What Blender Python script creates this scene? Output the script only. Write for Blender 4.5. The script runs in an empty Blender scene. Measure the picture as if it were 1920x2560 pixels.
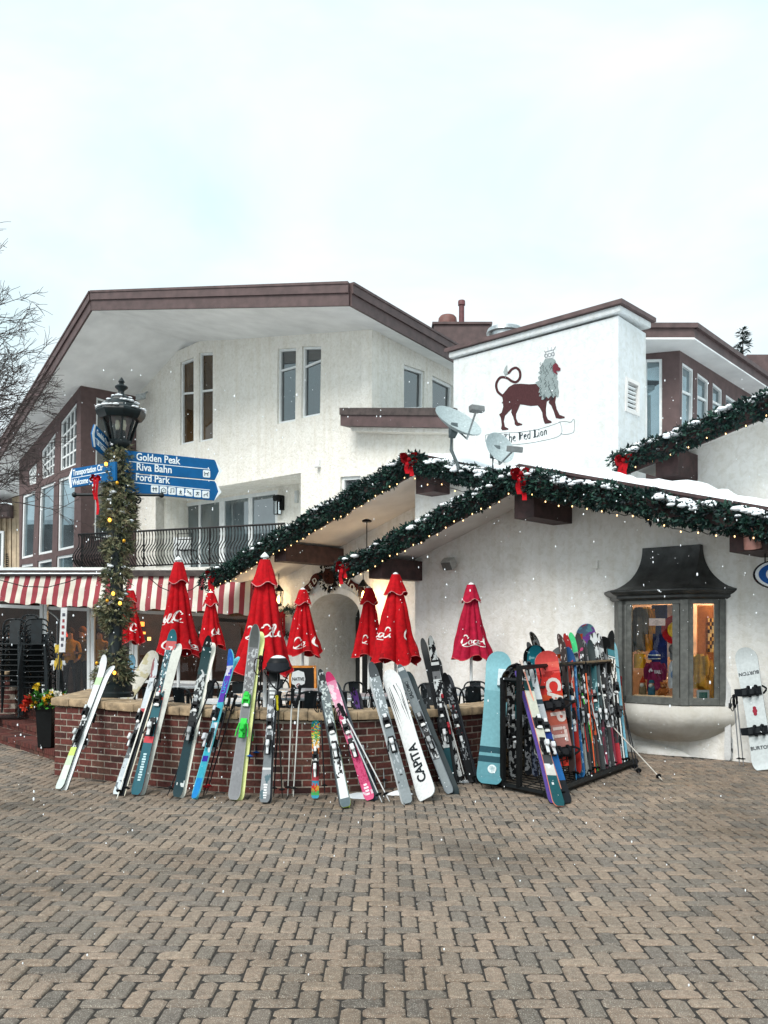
import bpy, bmesh, math, random
from mathutils import Vector, Matrix, noise
random.seed(7)
V = Vector
S = bpy.context.scene
COL = S.collection
PI = math.pi
# ------------------------------------------------------------------ survey of the place
F, CX, HY, EYE = 2200.0, 960.0, 1585.0, 1.70
AW = math.radians(43.0)
E1 = V((math.cos(AW), -math.sin(AW), 0)); E2 = V((math.sin(AW), math.cos(AW), 0)); UP = V((0, 0, 1))
G0 = V((3.71, 12.68, 0)); CAM = V((0, 0, EYE))
def ray(x, y): return V(((x-CX)/F, 1, (HY-y)/F))
def at(x, y, Y): return CAM + ray(x, y)*Y
def ground(x, y, z=0.0):
    r = ray(x, y); return CAM + r*((z-EYE)/r.z)
def sk(s, k, z=0.0): return G0 + E1*s + E2*k + UP*z
class Plane:
    def __init__(self, p, u):
        self.p = V(p); self.u = V(u).normalized(); self.n = V((self.u.y, -self.u.x, 0))   # n points to the viewer's side
        if self.n.y > 0: self.n = -self.n
    def hit(self, x, y, off=0.0):
        r = ray(x, y); p = self.p + self.n*off
        return CAM + r*((p-CAM).dot(self.n)/r.dot(self.n))
def wplane(k): return Plane(sk(0, k), E1)

# ------------------------------------------------------------------ objects
def thing(name, label, cat, loc=(0, 0, 0), group=None):
    o = bpy.data.objects.new(name, None); COL.objects.link(o); o.location = loc
    o.empty_display_size = 0.1
    o['label'] = label; o['category'] = cat
    if group: o['group'] = group
    return o
def tag(o, label=None, cat=None, group=None, kind=None):
    if label: o['label'] = label
    if cat: o['category'] = cat
    if group: o['group'] = group
    if kind: o['kind'] = kind
    return o
def copy_tree(o, parent=None):
    c = o.copy(); COL.objects.link(c)
    if parent: c.parent = parent
    for ch in list(o.children): copy_tree(ch, c)
    return c
def lin(c):
    return tuple(((v/255.0)/12.92 if v/255.0 <= 0.04045 else ((v/255.0+0.055)/1.055)**2.4) for v in c)
class MB:
    def __init__(self): self.v = []; self.f = []; self.c = []; self.col = (200, 200, 200); self.m = []; self.mi = 0
    def vert(self, p): self.v.append(tuple(p)); return len(self.v)-1
    def face(self, idx, col=None):
        self.f.append(tuple(idx)); self.c.append(col if col is not None else self.col); self.m.append(self.mi)
    def poly(self, pts, col=None): self.face([self.vert(p) for p in pts], col)
    def obox(self, o, a, b, c, col=None):
        o, a, b, c = V(o), V(a), V(b), V(c)
        p = [self.vert(o+a*i+b*j+c*k) for k in (0, 1) for j in (0, 1) for i in (0, 1)]
        for q in ((0, 2, 3, 1), (4, 5, 7, 6), (0, 1, 5, 4), (2, 6, 7, 3), (0, 4, 6, 2), (1, 3, 7, 5)):
            self.face([p[i] for i in q], col)
    def cbox(self, c, a, b, d, col=None):      # centre and three full edge vectors
        a, b, d = V(a), V(b), V(d); self.obox(V(c)-(a+b+d)/2, a, b, d, col)
    def box(self, lo, hi, col=None):
        lo, hi = V(lo), V(hi); d = hi-lo
        self.obox(lo, (d.x, 0, 0), (0, d.y, 0), (0, 0, d.z), col)
    def prism(self, pts, ext, col=None):
        ext = V(ext); n = len(pts)
        a = [self.vert(p) for p in pts]; b = [self.vert(V(p)+ext) for p in pts]
        self.face(a, col); self.face(b[::-1], col)
        for i in range(n):
            j = (i+1) % n; self.face((a[i], b[i], b[j], a[j]), col)
    def tube(self, pts, r, n=6, col=None, cap=True):
        pts = [V(p) for p in pts]; rs = r if isinstance(r, (list, tuple)) else [r]*len(pts)
        rings = []; up = None
        for i, p in enumerate(pts):
            d = (pts[min(i+1, len(pts)-1)]-pts[max(i-1, 0)])
            if d.length < 1e-9: d = V((0, 0, 1))
            d.normalize()
            if up is None: up = V((0, 0, 1)) if abs(d.z) < 0.9 else V((1, 0, 0))
            x = d.cross(up)
            if x.length < 1e-6: x = d.orthogonal()
            x.normalize(); y = d.cross(x).normalized(); up = -y if False else up
            rings.append([self.vert(p+(x*math.cos(2*PI*k/n)+y*math.sin(2*PI*k/n))*rs[i]) for k in range(n)])
        for a, b in zip(rings, rings[1:]):
            for k in range(n): self.face((a[k], a[(k+1) % n], b[(k+1) % n], b[k]), col)
        if cap: self.face(rings[0][::-1], col); self.face(rings[-1], col)
    def lathe(self, prof, o=(0, 0, 0), n=16, col=None, axis=None, off=0.0):
        o = V(o); M = Matrix.Identity(3) if axis is None else V((0, 0, 1)).rotation_difference(V(axis)).to_matrix()
        rings = []
        for r, z in prof:
            rings.append([self.vert(o+M @ V((r*math.cos(2*PI*(k+off)/n), r*math.sin(2*PI*(k+off)/n), z))) for k in range(n)])
        for a, b in zip(rings, rings[1:]):
            for k in range(n): self.face((a[k], a[(k+1) % n], b[(k+1) % n], b[k]), col)
        if prof[0][0] > 1e-5: self.face(rings[0][::-1], col)
        if prof[-1][0] > 1e-5: self.face(rings[-1], col)
    def ball(self, c, r, n=8, m=5, col=None, sq=(1, 1, 1)):
        c = V(c); rings = []
        for i in range(m+1):
            t = -PI/2+PI*i/m
            rings.append([self.vert(c+V((math.cos(t)*math.cos(2*PI*k/n)*r*sq[0], math.cos(t)*math.sin(2*PI*k/n)*r*sq[1], math.sin(t)*r*sq[2]))) for k in range(n)])
        for a, b in zip(rings, rings[1:]):
            for k in range(n): self.face((a[k], a[(k+1) % n], b[(k+1) % n], b[k]), col)
    def grid(self, rows, col=None):
        R = [[self.vert(p) for p in r] for r in rows]
        for i in range(len(R)-1):
            for j in range(len(R[0])-1):
                cc = col(i, j) if callable(col) else col
                self.face((R[i][j], R[i][j+1], R[i+1][j+1], R[i+1][j]), cc)
    def add_text(self, txt, o, u, w, size, col=None, ext=0.002, align='LEFT', bold=0.0, fit=None, flip=False):
        """lettering laid on the plane o + u*x + w*y"""
        vs, fs = text_mesh(txt, align, bold); u, w, o = V(u), V(w), V(o); n = u.cross(w).normalized()
        sx = size
        if fit:
            wd = max(p[0] for p in vs)-min(p[0] for p in vs); sx = fit/wd
        b = len(self.v)
        for x, y, z in vs: self.v.append(tuple(o+u*(x*sx)+w*(y*size)+n*((z+0.5)*ext)))
        for f in fs: self.face([b+i for i in f], col)
    def build(self, name, mat=None, parent=None, smooth=False, bevel=0.0, label=None, bseg=2, recalc=True):
        me = bpy.data.meshes.new(name)
        off = V((0, 0, 0))
        if parent is not None:
            r = parent
            while r.parent: r = r.parent
            off = V(r.location)
        vv = self.v if off.length == 0 else [(x-off.x, y-off.y, z-off.z) for x, y, z in self.v]
        me.from_pydata(vv, [], self.f)
        ca = me.color_attributes.new('Col', 'FLOAT_COLOR', 'CORNER')
        buf = []
        cache = {}
        for f, c in zip(self.f, self.c):
            l = cache.get(c)
            if l is None: l = lin(c)+(1.0,); cache[c] = l
            buf.extend(l*len(f))
        ca.data.foreach_set('color', buf)
        mats = mat if isinstance(mat, (list, tuple)) else [mat]
        for mm in mats: me.materials.append(mm)
        if len(mats) > 1: me.polygons.foreach_set('material_index', self.m)
        if recalc or bevel:
            bm = bmesh.new(); bm.from_mesh(me)
            bmesh.ops.recalc_face_normals(bm, faces=bm.faces)
            if bevel:
                es = [e for e in bm.edges if len(e.link_faces) == 2 and e.calc_face_angle(0) > 0.5]
                bmesh.ops.bevel(bm, geom=es, offset=bevel, segments=bseg, profile=0.6, affect='EDGES', clamp_overlap=True)
            bm.to_mesh(me); bm.free()
        if smooth:
            me.polygons.foreach_set('use_smooth', [True]*len(me.polygons))
            try: me.set_sharp_from_angle(angle=math.radians(smooth if smooth > 1 else 45))
            except Exception: pass
        o = bpy.data.objects.new(name, me); COL.objects.link(o)
        if parent is not None: o.parent = parent
        if label: o['label'] = label
        return o
_tc = {}
def text_mesh(txt, align='LEFT', bold=0.0):
    k = (txt, align, bold)
    if k in _tc: return _tc[k]
    cu = bpy.data.curves.new('lettering', 'FONT'); cu.body = txt; cu.size = 1.0; cu.extrude = 0.5; cu.align_x = align; cu.offset = bold
    cu.resolution_u = 3
    o = bpy.data.objects.new('lettering', cu); COL.objects.link(o)
    dg = bpy.context.evaluated_depsgraph_get(); dg.update()
    e = o.evaluated_get(dg); me = e.to_mesh()
    r = ([tuple(v.co) for v in me.vertices], [tuple(p.vertices) for p in me.polygons])
    e.to_mesh_clear(); bpy.data.objects.remove(o); bpy.data.curves.remove(cu)
    _tc[k] = r; return r
def pen(mb, pts, w, mapf, nib=None, col=None, dz=0.003):
    """a brush stroke: pts in 2-D, w width (or list), mapf(x,y)->point, nib=(dx,dy) for a broad pen"""
    n = len(pts); L, R = [], []
    for i, (x, y) in enumerate(pts):
        ww = w[i] if isinstance(w, (list, tuple)) else w
        if nib: nx, ny = nib[0]*ww, nib[1]*ww
        else:
            a, b = pts[max(i-1, 0)], pts[min(i+1, n-1)]
            dx, dy = b[0]-a[0], b[1]-a[1]; l = math.hypot(dx, dy) or 1
            nx, ny = -dy/l*ww/2, dx/l*ww/2
        L.append(mb.vert(mapf(x+nx, y+ny))); R.append(mb.vert(mapf(x-nx, y-ny)))
    for i in range(n-1): mb.face((L[i], L[i+1], R[i+1], R[i]), col)
def curve(pts, n=8):
    """Catmull-Rom through 2-D or 3-D points"""
    out = []
    P = [V(tuple(p)+(0,)*(3-len(p))) for p in pts]
    for i in range(len(P)-1):
        p0, p1, p2, p3 = P[max(i-1, 0)], P[i], P[i+1], P[min(i+2, len(P)-1)]
        for k in range(n):
            t = k/n
            out.append(0.5*((2*p1)+(p2-p0)*t+(2*p0-5*p1+4*p2-p3)*t*t+(3*p1-p0-3*p2+p3)*t**3))
    out.append(P[-1])
    return [tuple(p) for p in out] if len(pts[0]) == 3 else [(p.x, p.y) for p in out]

# ------------------------------------------------------------------ materials
def newmat(name):
    m = bpy.data.materials.new(name); m.use_nodes = True; nt = m.node_tree
    return m, nt, nt.nodes['Principled BSDF']
def nd(nt, t, **kw):
    n = nt.nodes.new(t)
    for k, v in kw.items():
        if k in n.inputs: n.inputs[k].default_value = v
        else: setattr(n, k, v)
    return n
def ramp(nt, fac, stops):
    r = nt.nodes.new('ShaderNodeValToRGB'); e = r.color_ramp.elements
    while len(e) < len(stops): e.new(0.5)
    for x, (p, c) in zip(e, stops): x.position = p; x.color = (*lin(c), 1)
    nt.links.new(fac, r.inputs['Fac']); return r
def mixc(nt, fac, a, b, mode='MIX'):
    m = nt.nodes.new('ShaderNodeMix'); m.data_type = 'RGBA'; m.blend_type = mode
    for s, v in ((0, fac), (6, a), (7, b)):
        if hasattr(v, 'links'): nt.links.new(v, m.inputs[s])
        elif s == 0: m.inputs[0].default_value = v
        else: m.inputs[s].default_value = (*lin(v), 1)
    return m.outputs[2]
def bump(nt, b, h, strength, dist=0.01):
    n = nd(nt, 'ShaderNodeBump'); n.inputs['Strength'].default_value = strength; n.inputs['Distance'].default_value = dist
    nt.links.new(h, n.inputs['Height']); nt.links.new(n.outputs[0], b.inputs['Normal'])
def noise_n(nt, scale, detail=4, rough=0.55, dist=0.0, vec=None):
    n = nd(nt, 'ShaderNodeTexNoise'); n.inputs['Scale'].default_value = scale; n.inputs['Detail'].default_value = detail
    n.inputs['Roughness'].default_value = rough; n.inputs['Distortion'].default_value = dist
    if vec is None: vec = objco(nt)
    nt.links.new(vec, n.inputs['Vector']); return n.outputs['Fac']
def objco(nt):
    return nd(nt, 'ShaderNodeTexCoord').outputs['Object']
def plain(name, col, rough=0.5, metal=0.0, var=0.12, scale=9, bmp=0.0, bscale=60, spec=0.5):
    m, nt, b = newmat(name)
    n = noise_n(nt, scale)
    d = tuple(max(0, c*(1-var)) for c in col); l = tuple(min(255, c*(1+var)) for c in col)
    r = ramp(nt, n, [(0.3, d), (0.7, l)])
    nt.links.new(r.outputs[0], b.inputs['Base Color'])
    b.inputs['Roughness'].default_value = rough; b.inputs['Metallic'].default_value = metal; b.inputs['Specular IOR Level'].default_value = spec
    if bmp: bump(nt, b, noise_n(nt, bscale), bmp)
    return m
def paint(name, rough=0.45, metal=0.0, var=0.15, bmp=0.0, spec=0.5, coat=0.0, scale=30):
    """colour comes from the mesh (the thing's own printed or dyed colours)"""
    m, nt, b = newmat(name)
    a = nd(nt, 'ShaderNodeAttribute'); a.attribute_name = 'Col'
    n = noise_n(nt, scale)
    r = ramp(nt, n, [(0.25, (int(255*(1-var)),)*3), (0.75, (255, 255, 255))])
    nt.links.new(mixc(nt, 1.0, a.outputs['Color'], r.outputs[0], 'MULTIPLY'), b.inputs['Base Color'])
    b.inputs['Roughness'].default_value = rough; b.inputs['Metallic'].default_value = metal; b.inputs['Specular IOR Level'].default_value = spec
    b.inputs['Coat Weight'].default_value = coat
    if bmp: bump(nt, b, noise_n(nt, 90), bmp)
    return m
def stucco(name, col, dirt=(180, 174, 160), amt=0.5, bmp=0.5, sc=14, fleck=(244, 243, 240)):
    m, nt, b = newmat(name)
    n1 = noise_n(nt, 0.8, 5, 0.6); n2 = noise_n(nt, sc, 5, 0.6, 0.6); n3 = noise_n(nt, 2.6, 6, 0.7)
    r = ramp(nt, n1, [(0.35, (0, 0, 0)), (0.75, (int(255*amt),)*3)])
    c = mixc(nt, r.outputs[0], col, dirt)
    r2 = ramp(nt, n2, [(0.36, fleck), (0.54, (255, 255, 255))])
    c = mixc(nt, 1.0, c, r2.outputs[0], 'MULTIPLY')
    r3 = ramp(nt, n3, [(0.3, (244, 243, 241)), (0.6, (255, 255, 255))])
    c = mixc(nt, 1.0, c, r3.outputs[0], 'MULTIPLY')
    mp = nd(nt, 'ShaderNodeMapping'); mp.inputs['Scale'].default_value = (7, 7, 0.35); nt.links.new(objco(nt), mp.inputs[0])
    r4 = ramp(nt, noise_n(nt, 1.0, 5, 0.6, 0.0, mp.outputs[0]), [(0.3, (247, 245, 241)), (0.55, (255, 255, 255))])      # rain streaks
    c = mixc(nt, 1.0, c, r4.outputs[0], 'MULTIPLY')
    nt.links.new(c, b.inputs['Base Color']); b.inputs['Roughness'].default_value = 0.9; b.inputs['Specular IOR Level'].default_value = 0.2
    bump(nt, b, n2, bmp, 0.03)
    return m
def emit(name, col, st):
    m, nt, b = newmat(name)
    b.inputs['Base Color'].default_value = (*lin(col), 1); b.inputs['Emission Color'].default_value = (*lin(col), 1); b.inputs['Emission Strength'].default_value = st
    return m
def island(name, cols, rough=0.85, var=0.2, speck=0.0, bmp=0.3, scale=40, stain=None):
    """one colour per loose piece of the mesh (pavers, bricks)"""
    m, nt, b = newmat(name)
    g = nd(nt, 'ShaderNodeNewGeometry')
    r = ramp(nt, g.outputs['Random Per Island'], cols); r.color_ramp.interpolation = 'LINEAR'
    n = noise_n(nt, scale, 6, 0.65)
    r2 = ramp(nt, n, [(0.28, (int(255*(1-var)),)*3), (0.7, (255, 255, 255))])
    c = mixc(nt, 1.0, r.outputs[0], r2.outputs[0], 'MULTIPLY')
    if stain:
        n4 = noise_n(nt, stain[0], 5, 0.6); r4 = ramp(nt, n4, [(stain[1], (255, 255, 255)), (stain[2], stain[3])])
        c = mixc(nt, 1.0, c, r4.outputs[0], 'MULTIPLY')
        rr = nd(nt, 'ShaderNodeMapRange'); rr.inputs['From Min'].default_value = stain[1]; rr.inputs['From Max'].default_value = stain[2]
        rr.inputs['To Min'].default_value = rough; rr.inputs['To Max'].default_value = rough-0.35
        nt.links.new(n4, rr.inputs['Value']); nt.links.new(rr.outputs[0], b.inputs['Roughness'])
    else: b.inputs['Roughness'].default_value = rough
    if speck:
        vo = nd(nt, 'ShaderNodeTexVoronoi'); vo.inputs['Scale'].default_value = 130
        nt.links.new(objco(nt), vo.inputs['Vector'])
        r3 = ramp(nt, vo.outputs['Distance'], [(0.12, (255, 255, 255)), (0.34, (0, 0, 0))])
        c = mixc(nt, r3.outputs[0], c, mixc(nt, speck, c, (225, 220, 205)))
    nt.links.new(c, b.inputs['Base Color']); b.inputs['Specular IOR Level'].default_value = 0.35
    if bmp: bump(nt, b, n, bmp, 0.006)
    return m
def glass_clear(name):
    m, nt, b = newmat(name); nt.nodes.remove(b); out = nt.nodes['Material Output']
    t = nd(nt, 'ShaderNodeBsdfTransparent'); t.inputs[0].default_value = (0.93, 0.96, 0.96, 1)
    g = nd(nt, 'ShaderNodeBsdfGlossy'); g.inputs['Roughness'].default_value = 0.02
    fr = nd(nt, 'ShaderNodeFresnel'); fr.inputs[0].default_value = 1.45
    mx = nd(nt, 'ShaderNodeMixShader'); nt.links.new(fr.outputs[0], mx.inputs[0]); nt.links.new(t.outputs[0], mx.inputs[1]); nt.links.new(g.outputs[0], mx.inputs[2])
    nt.links.new(mx.outputs[0], out.inputs[0]); return m
M = {}
M['stucco'] = stucco('white_stucco', (242, 240, 233), (234, 230, 222), 0.3, 0.9, 14, (243, 242, 239))
M['stucco_smooth'] = stucco('smooth_stucco', (240, 240, 237), (230, 229, 225), 0.4, 0.5, 11)
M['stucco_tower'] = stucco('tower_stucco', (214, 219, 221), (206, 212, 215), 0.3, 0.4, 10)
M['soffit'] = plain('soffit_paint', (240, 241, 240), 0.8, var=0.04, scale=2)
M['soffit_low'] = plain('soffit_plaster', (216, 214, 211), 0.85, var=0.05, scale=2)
M['fascia'] = plain('fascia_brown', (82, 65, 64), 0.6, var=0.14, scale=5, bmp=0.1)
M['wing'] = plain('wing_brown', (91, 74, 73), 0.8, var=0.08, scale=6, bmp=0.2, bscale=120)
M['darkwood'] = plain('dark_beam', (58, 40, 40), 0.7, var=0.25, scale=8, bmp=0.3)
M['rooftop'] = plain('roof_gravel', (70, 62, 60), 0.9, var=0.2)
M['copper'] = plain('aged_metal', (54, 56, 56), 0.45, metal=0.35, var=0.3, scale=5, bmp=0.15, bscale=20)
M['frame'] = plain('window_frame', (226, 230, 230), 0.5, var=0.03)
M['bayframe'] = plain('bay_frame_paint', (84, 86, 83), 0.55, var=0.16, scale=14, bmp=0.15)
M['black'] = plain('black_metal', (13, 15, 16), 0.5, var=0.25, scale=20, spec=.2)
M['iron'] = plain('wrought_iron', (22, 20, 21), 0.5, metal=0.1, var=0.2, scale=20)
M['chair'] = plain('chair_metal', (17, 24, 27), 0.45, metal=0.1, var=0.3, scale=12, spec=.3)
M['lamp'] = plain('lamp_green_black', (10, 22, 24), 0.4, var=0.3, scale=15, spec=.35)
M['snow'] = plain('snow', (240, 245, 250), 0.7, var=0.03, scale=8, bmp=0.3, bscale=25)
M['steel'] = plain('steel', (176, 182, 184), 0.3, metal=0.85, var=0.1, scale=20)
M['tabletop'] = plain('table_metal', (176, 184, 188), 0.3, metal=0.45, var=0.08, scale=10)
M['stone'] = plain('cap_stone', (148, 128, 102), 0.85, var=0.25, scale=10, bmp=0.5, bscale=30)
M['paint'] = paint('printed_gloss', 0.5, coat=0.0, var=0.10, spec=0.16)
M['matte'] = paint('painted_matte', 0.8, var=0.15, spec=0.12)
M['cloth'] = paint('dyed_cloth', 0.85, var=0.25, bmp=0.15, spec=0.2, scale=18)
M['foliage'] = paint('needles', 0.6, var=0.35, spec=0.3, scale=12)
M['bark'] = plain('bark', (70, 62, 60), 0.9, var=0.3, scale=14)
M['concrete'] = plain('tan_siding', (190, 172, 146), 0.85, var=0.08, scale=6)
M['brick'] = island('red_brick', [(0.0, (56, 32, 30)), (0.2, (98, 52, 46)), (0.5, (116, 62, 54)), (0.75, (88, 48, 44)), (0.9, (108, 72, 60)), (1.0, (74, 52, 48))], 0.85, 0.35, bmp=0.5, scale=30, stain=(1.6, 0.6, 0.75, (215, 215, 215)))
M['mortar'] = plain('mortar', (146, 137, 126), 0.95, var=0.2, scale=14, bmp=0.3)
M['paver'] = island('clay_pavers', [(0.0, (108, 100, 92)), (0.12, (127, 117, 106)), (0.24, (116, 107, 99)), (0.34, (133, 120, 107)), (0.5, (147, 129, 112)), (0.62, (137, 122, 108)), (0.74, (153, 134, 117)), (0.86, (126, 113, 101)), (1.0, (158, 140, 122))], 0.78, 0.26, speck=0.5, bmp=0.9, scale=26, stain=(0.42, 0.46, 0.68, (188, 182, 174)))
M['sand'] = plain('joint_sand', (38, 34, 30), 0.95, var=0.3, scale=30, bmp=0.4)
M['glass'] = glass_clear('clear_glass')
def dark_glass(name, col, ior=1.9, rough=0.02):
    m, nt, b = newmat(name)
    n = noise_n(nt, 0.9); r = ramp(nt, n, [(0.35, tuple(c*0.7 for c in col)), (0.7, col)])
    nt.links.new(r.outputs[0], b.inputs['Base Color']); b.inputs['Roughness'].default_value = rough; b.inputs['IOR'].default_value = ior
    bump(nt, b, noise_n(nt, 1.2, 1), 0.02, 0.05)
    return m
M['pane'] = dark_glass('window_glass', (46, 58, 62), 2.3)
M['pane_bright'] = dark_glass('window_glass_mirror', (150, 172, 180), 2.2)
M['pane_bright'].node_tree.nodes['Principled BSDF'].inputs['Metallic'].default_value = 0.75
M['pane_door'] = dark_glass('door_glass', (96, 112, 116), 2.2)
M['pane_warm'] = dark_glass('window_glass_warm', (84, 64, 40), 1.6)
M['bulb'] = emit('warm_bulb', (255, 206, 140), 1.7)
M['bulb_amber'] = emit('amber_bulb', (255, 176, 60), 1.6)
M['lamp_glow'] = emit('lamp_glow', (255, 200, 120), 4.0)
def stripes():
    m, nt, b = newmat('striped_awning')
    a = nd(nt, 'ShaderNodeAttribute'); a.attribute_name = 'Col'
    n = noise_n(nt, 2.0)
    r = ramp(nt, n, [(0.3, (225, 222, 215)), (0.7, (255, 255, 255))])
    nt.links.new(mixc(nt, 1.0, a.outputs['Color'], r.outputs[0], 'MULTIPLY'), b.inputs['Base Color']); b.inputs['Roughness'].default_value = 0.85
    return m
M['awning'] = stripes()
# ------------------------------------------------------------------ camera, daylight
cam = bpy.data.objects.new('camera', bpy.data.cameras.new('camera')); COL.objects.link(cam)
cam.location = CAM; cam.rotation_euler = (PI/2, 0, 0)
cam.data.sensor_fit = 'HORIZONTAL'; cam.data.sensor_width = 36; cam.data.lens = 36*F/1920
cam.data.shift_y = (HY-1280)/1920; cam.data.clip_start = 0.05; cam.data.clip_end = 2000
S.camera = cam
w = bpy.data.worlds.new('World'); S.world = w; w.use_nodes = True
nt = w.node_tree; bg = nt.nodes['Background']
SUN_EL, SUN_AZ = math.radians(46), math.radians(-150)      # behind the viewer's left shoulder, well above the cloud
sky = nd(nt, 'ShaderNodeTexSky'); sky.sky_type = 'NISHITA'; sky.sun_disc = False
sky.sun_elevation = SUN_EL; sky.sun_rotation = SUN_AZ; sky.air_density = 1.0; sky.dust_density = 3.0
tcw = nd(nt, 'ShaderNodeTexCoord'); mp = nd(nt, 'ShaderNodeMapping'); mp.inputs['Scale'].default_value = (1, 1, 2.2)
nt.links.new(tcw.outputs['Generated'], mp.inputs[0])
cl = noise_n(nt, 2.4, 5, 0.55, 0.4, mp.outputs[0])
cr = nt.nodes.new('ShaderNodeValToRGB'); ce = cr.color_ramp.elements
ce[0].position = 0.36; ce[0].color = (3.7, 4.75, 5.0, 1); ce[1].position = 0.62; ce[1].color = (4.75, 5.1, 5.2, 1)
nt.links.new(cl, cr.inputs[0])
nt.links.new(mixc(nt, 0.93, sky.outputs[0], cr.outputs[0]), bg.inputs[0])       # thick snow cloud over the clear-sky light
bg.inputs[1].default_value = 0.10
sun = bpy.data.objects.new('sun', bpy.data.lights.new('sun', 'SUN')); COL.objects.link(sun)
sun.data.energy = 1.5; sun.data.angle = math.radians(30); sun.data.color = (1.0, 0.97, 0.93)
sd = V((math.sin(SUN_AZ)*math.cos(SUN_EL), math.cos(SUN_AZ)*math.cos(SUN_EL), math.sin(SUN_EL)))
sun.rotation_euler = sd.to_track_quat('Z', 'Y').to_euler()
S.view_settings.view_transform = 'Standard'; S.view_settings.look = 'None'; S.view_settings.exposure = 1.16; S.view_settings.gamma = 1.0
S.cycles.max_bounces = 6; S.cycles.transparent_max_bounces = 16; S.cycles.caustics_reflective = False; S.cycles.caustics_refractive = False

# ------------------------------------------------------------------ ground
def struct(name, mb, mat, **k):
    o = mb.build(name, mat, **k); o['kind'] = 'structure'; return o
mb = MB(); n = 14
mb.grid([[(-300+600*i/n, -200+600*j/n, -0.035) for i in range(n+1)] for j in range(n+1)])
struct('ground', mb, plain('bounce_snow', (196, 198, 200), 0.9, var=.12, scale=.8, bmp=.3, bscale=5))  # unseen snow cover, added to bounce light up to soffits and walls
mb = MB(); mb.grid([[(-9+18*i/6, 0.6+20*j/6, -0.0085) for i in range(7)] for j in range(7)]); struct('paving_bed', mb, M['sand'])
# brick patio wall: the line of its outer face in plan
wall_px = [(137, 1937), (295, 1954), (418, 1968), (520, 1977), (615, 1982), (730, 1984), (850, 1981), (975, 1970), (1129, 1949)]
WLINE = [ground(x, y) for x, y in wall_px]
END_R = V((1.75, 11.0, 0)); END_R2 = V((2.35, 13.9, 0))
WLINE = [V((p[0], p[1], 0)) for p in curve([(q.x, q.y, 0) for q in WLINE]+[(1.32, 10.75, 0), (1.75, 11.3, 0), (2.08, 12.2, 0), (2.35, 13.9, 0)], 6)]
def wall_front_y(x):
    for a, b in zip(WLINE, WLINE[1:]):
        if min(a.x, b.x) <= x <= max(a.x, b.x) and abs(b.x-a.x) > 1e-6:
            return a.y+(b.y-a.y)*(x-a.x)/(b.x-a.x)
    return 99
STEP0 = ground(0, 1858); STEP1 = ground(135, 1901)
def on_plaza(x, y):
    if (V((x, y, 0))-G0).dot(E2) > -0.03 and x > 0: return False
    if WLINE[0].x-0.05 <= x <= 2.4 and y > wall_front_y(x)-0.02: return False
    if x < WLINE[0].x:
        d = (STEP1-STEP0).normalized(); nrm = V((-d.y, d.x, 0))
        if nrm.y < 0: nrm = -nrm
        if (V((x, y, 0))-STEP0).dot(nrm) > 0.0: return False
    return True
rnd = random.Random(3)
mb = MB(); U = 0.1003
def paver(x0, y0, x1, y1):
    g = 0.0022; b = 0.0115; z = rnd.gauss(0, .0022); tx, ty = rnd.gauss(0, .011), rnd.gauss(0, .011)
    jx, jy = rnd.uniform(-.0018, .0018), rnd.uniform(-.0018, .0018)
    x0 += g+jx; x1 += -g+jx; y0 += g+jy; y1 += -g+jy; cx, cy = (x0+x1)/2, (y0+y1)/2
    def ring(i, zz, r):
        P = []
        for sx, sy in ((1, 1), (-1, 1), (-1, -1), (1, -1)):
            ex, ey = (x1-i if sx > 0 else x0+i), (y1-i if sy > 0 else y0+i)
            q = [(ex, ey-sy*r), (ex-sx*r, ey)]
            if sx*sy < 0: q = q[::-1]
            P += [mb.vert((a+rnd.gauss(0, .0012), c+rnd.gauss(0, .0012), zz+z+(a-cx)*tx+(c-cy)*ty+rnd.gauss(0, .0006))) for a, c in q]
        return P
    A = ring(0, -0.028, 0.017); B = ring(0, -0.015, 0.017); Bm = ring(b*0.34, -0.0055, 0.019); Cc = ring(b, 0.0, 0.021)
    for a, c in ((A, B), (B, Bm), (Bm, Cc)):
        for k in range(8): mb.face((a[k], a[(k+1) % 8], c[(k+1) % 8], c[k]))
    mb.face(Cc)
for j in range(14, 150):
    y = j*U
    xm = int((0.47*y+1.4)/U)
    for i in range(-xm, xm):
        c = (i-j) % 4
        if c == 0: q = (i*U, y, (i+2)*U, y+U)
        elif c == 2: q = (i*U, y-U, (i+1)*U, y+U)
        else: continue
        q = (-q[2], q[1], -q[0], q[3])
        if on_plaza((q[0]+q[2])/2, (q[1]+q[3])/2): paver(*q)
struct('pavement', mb, M['paver'], recalc=False)
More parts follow.
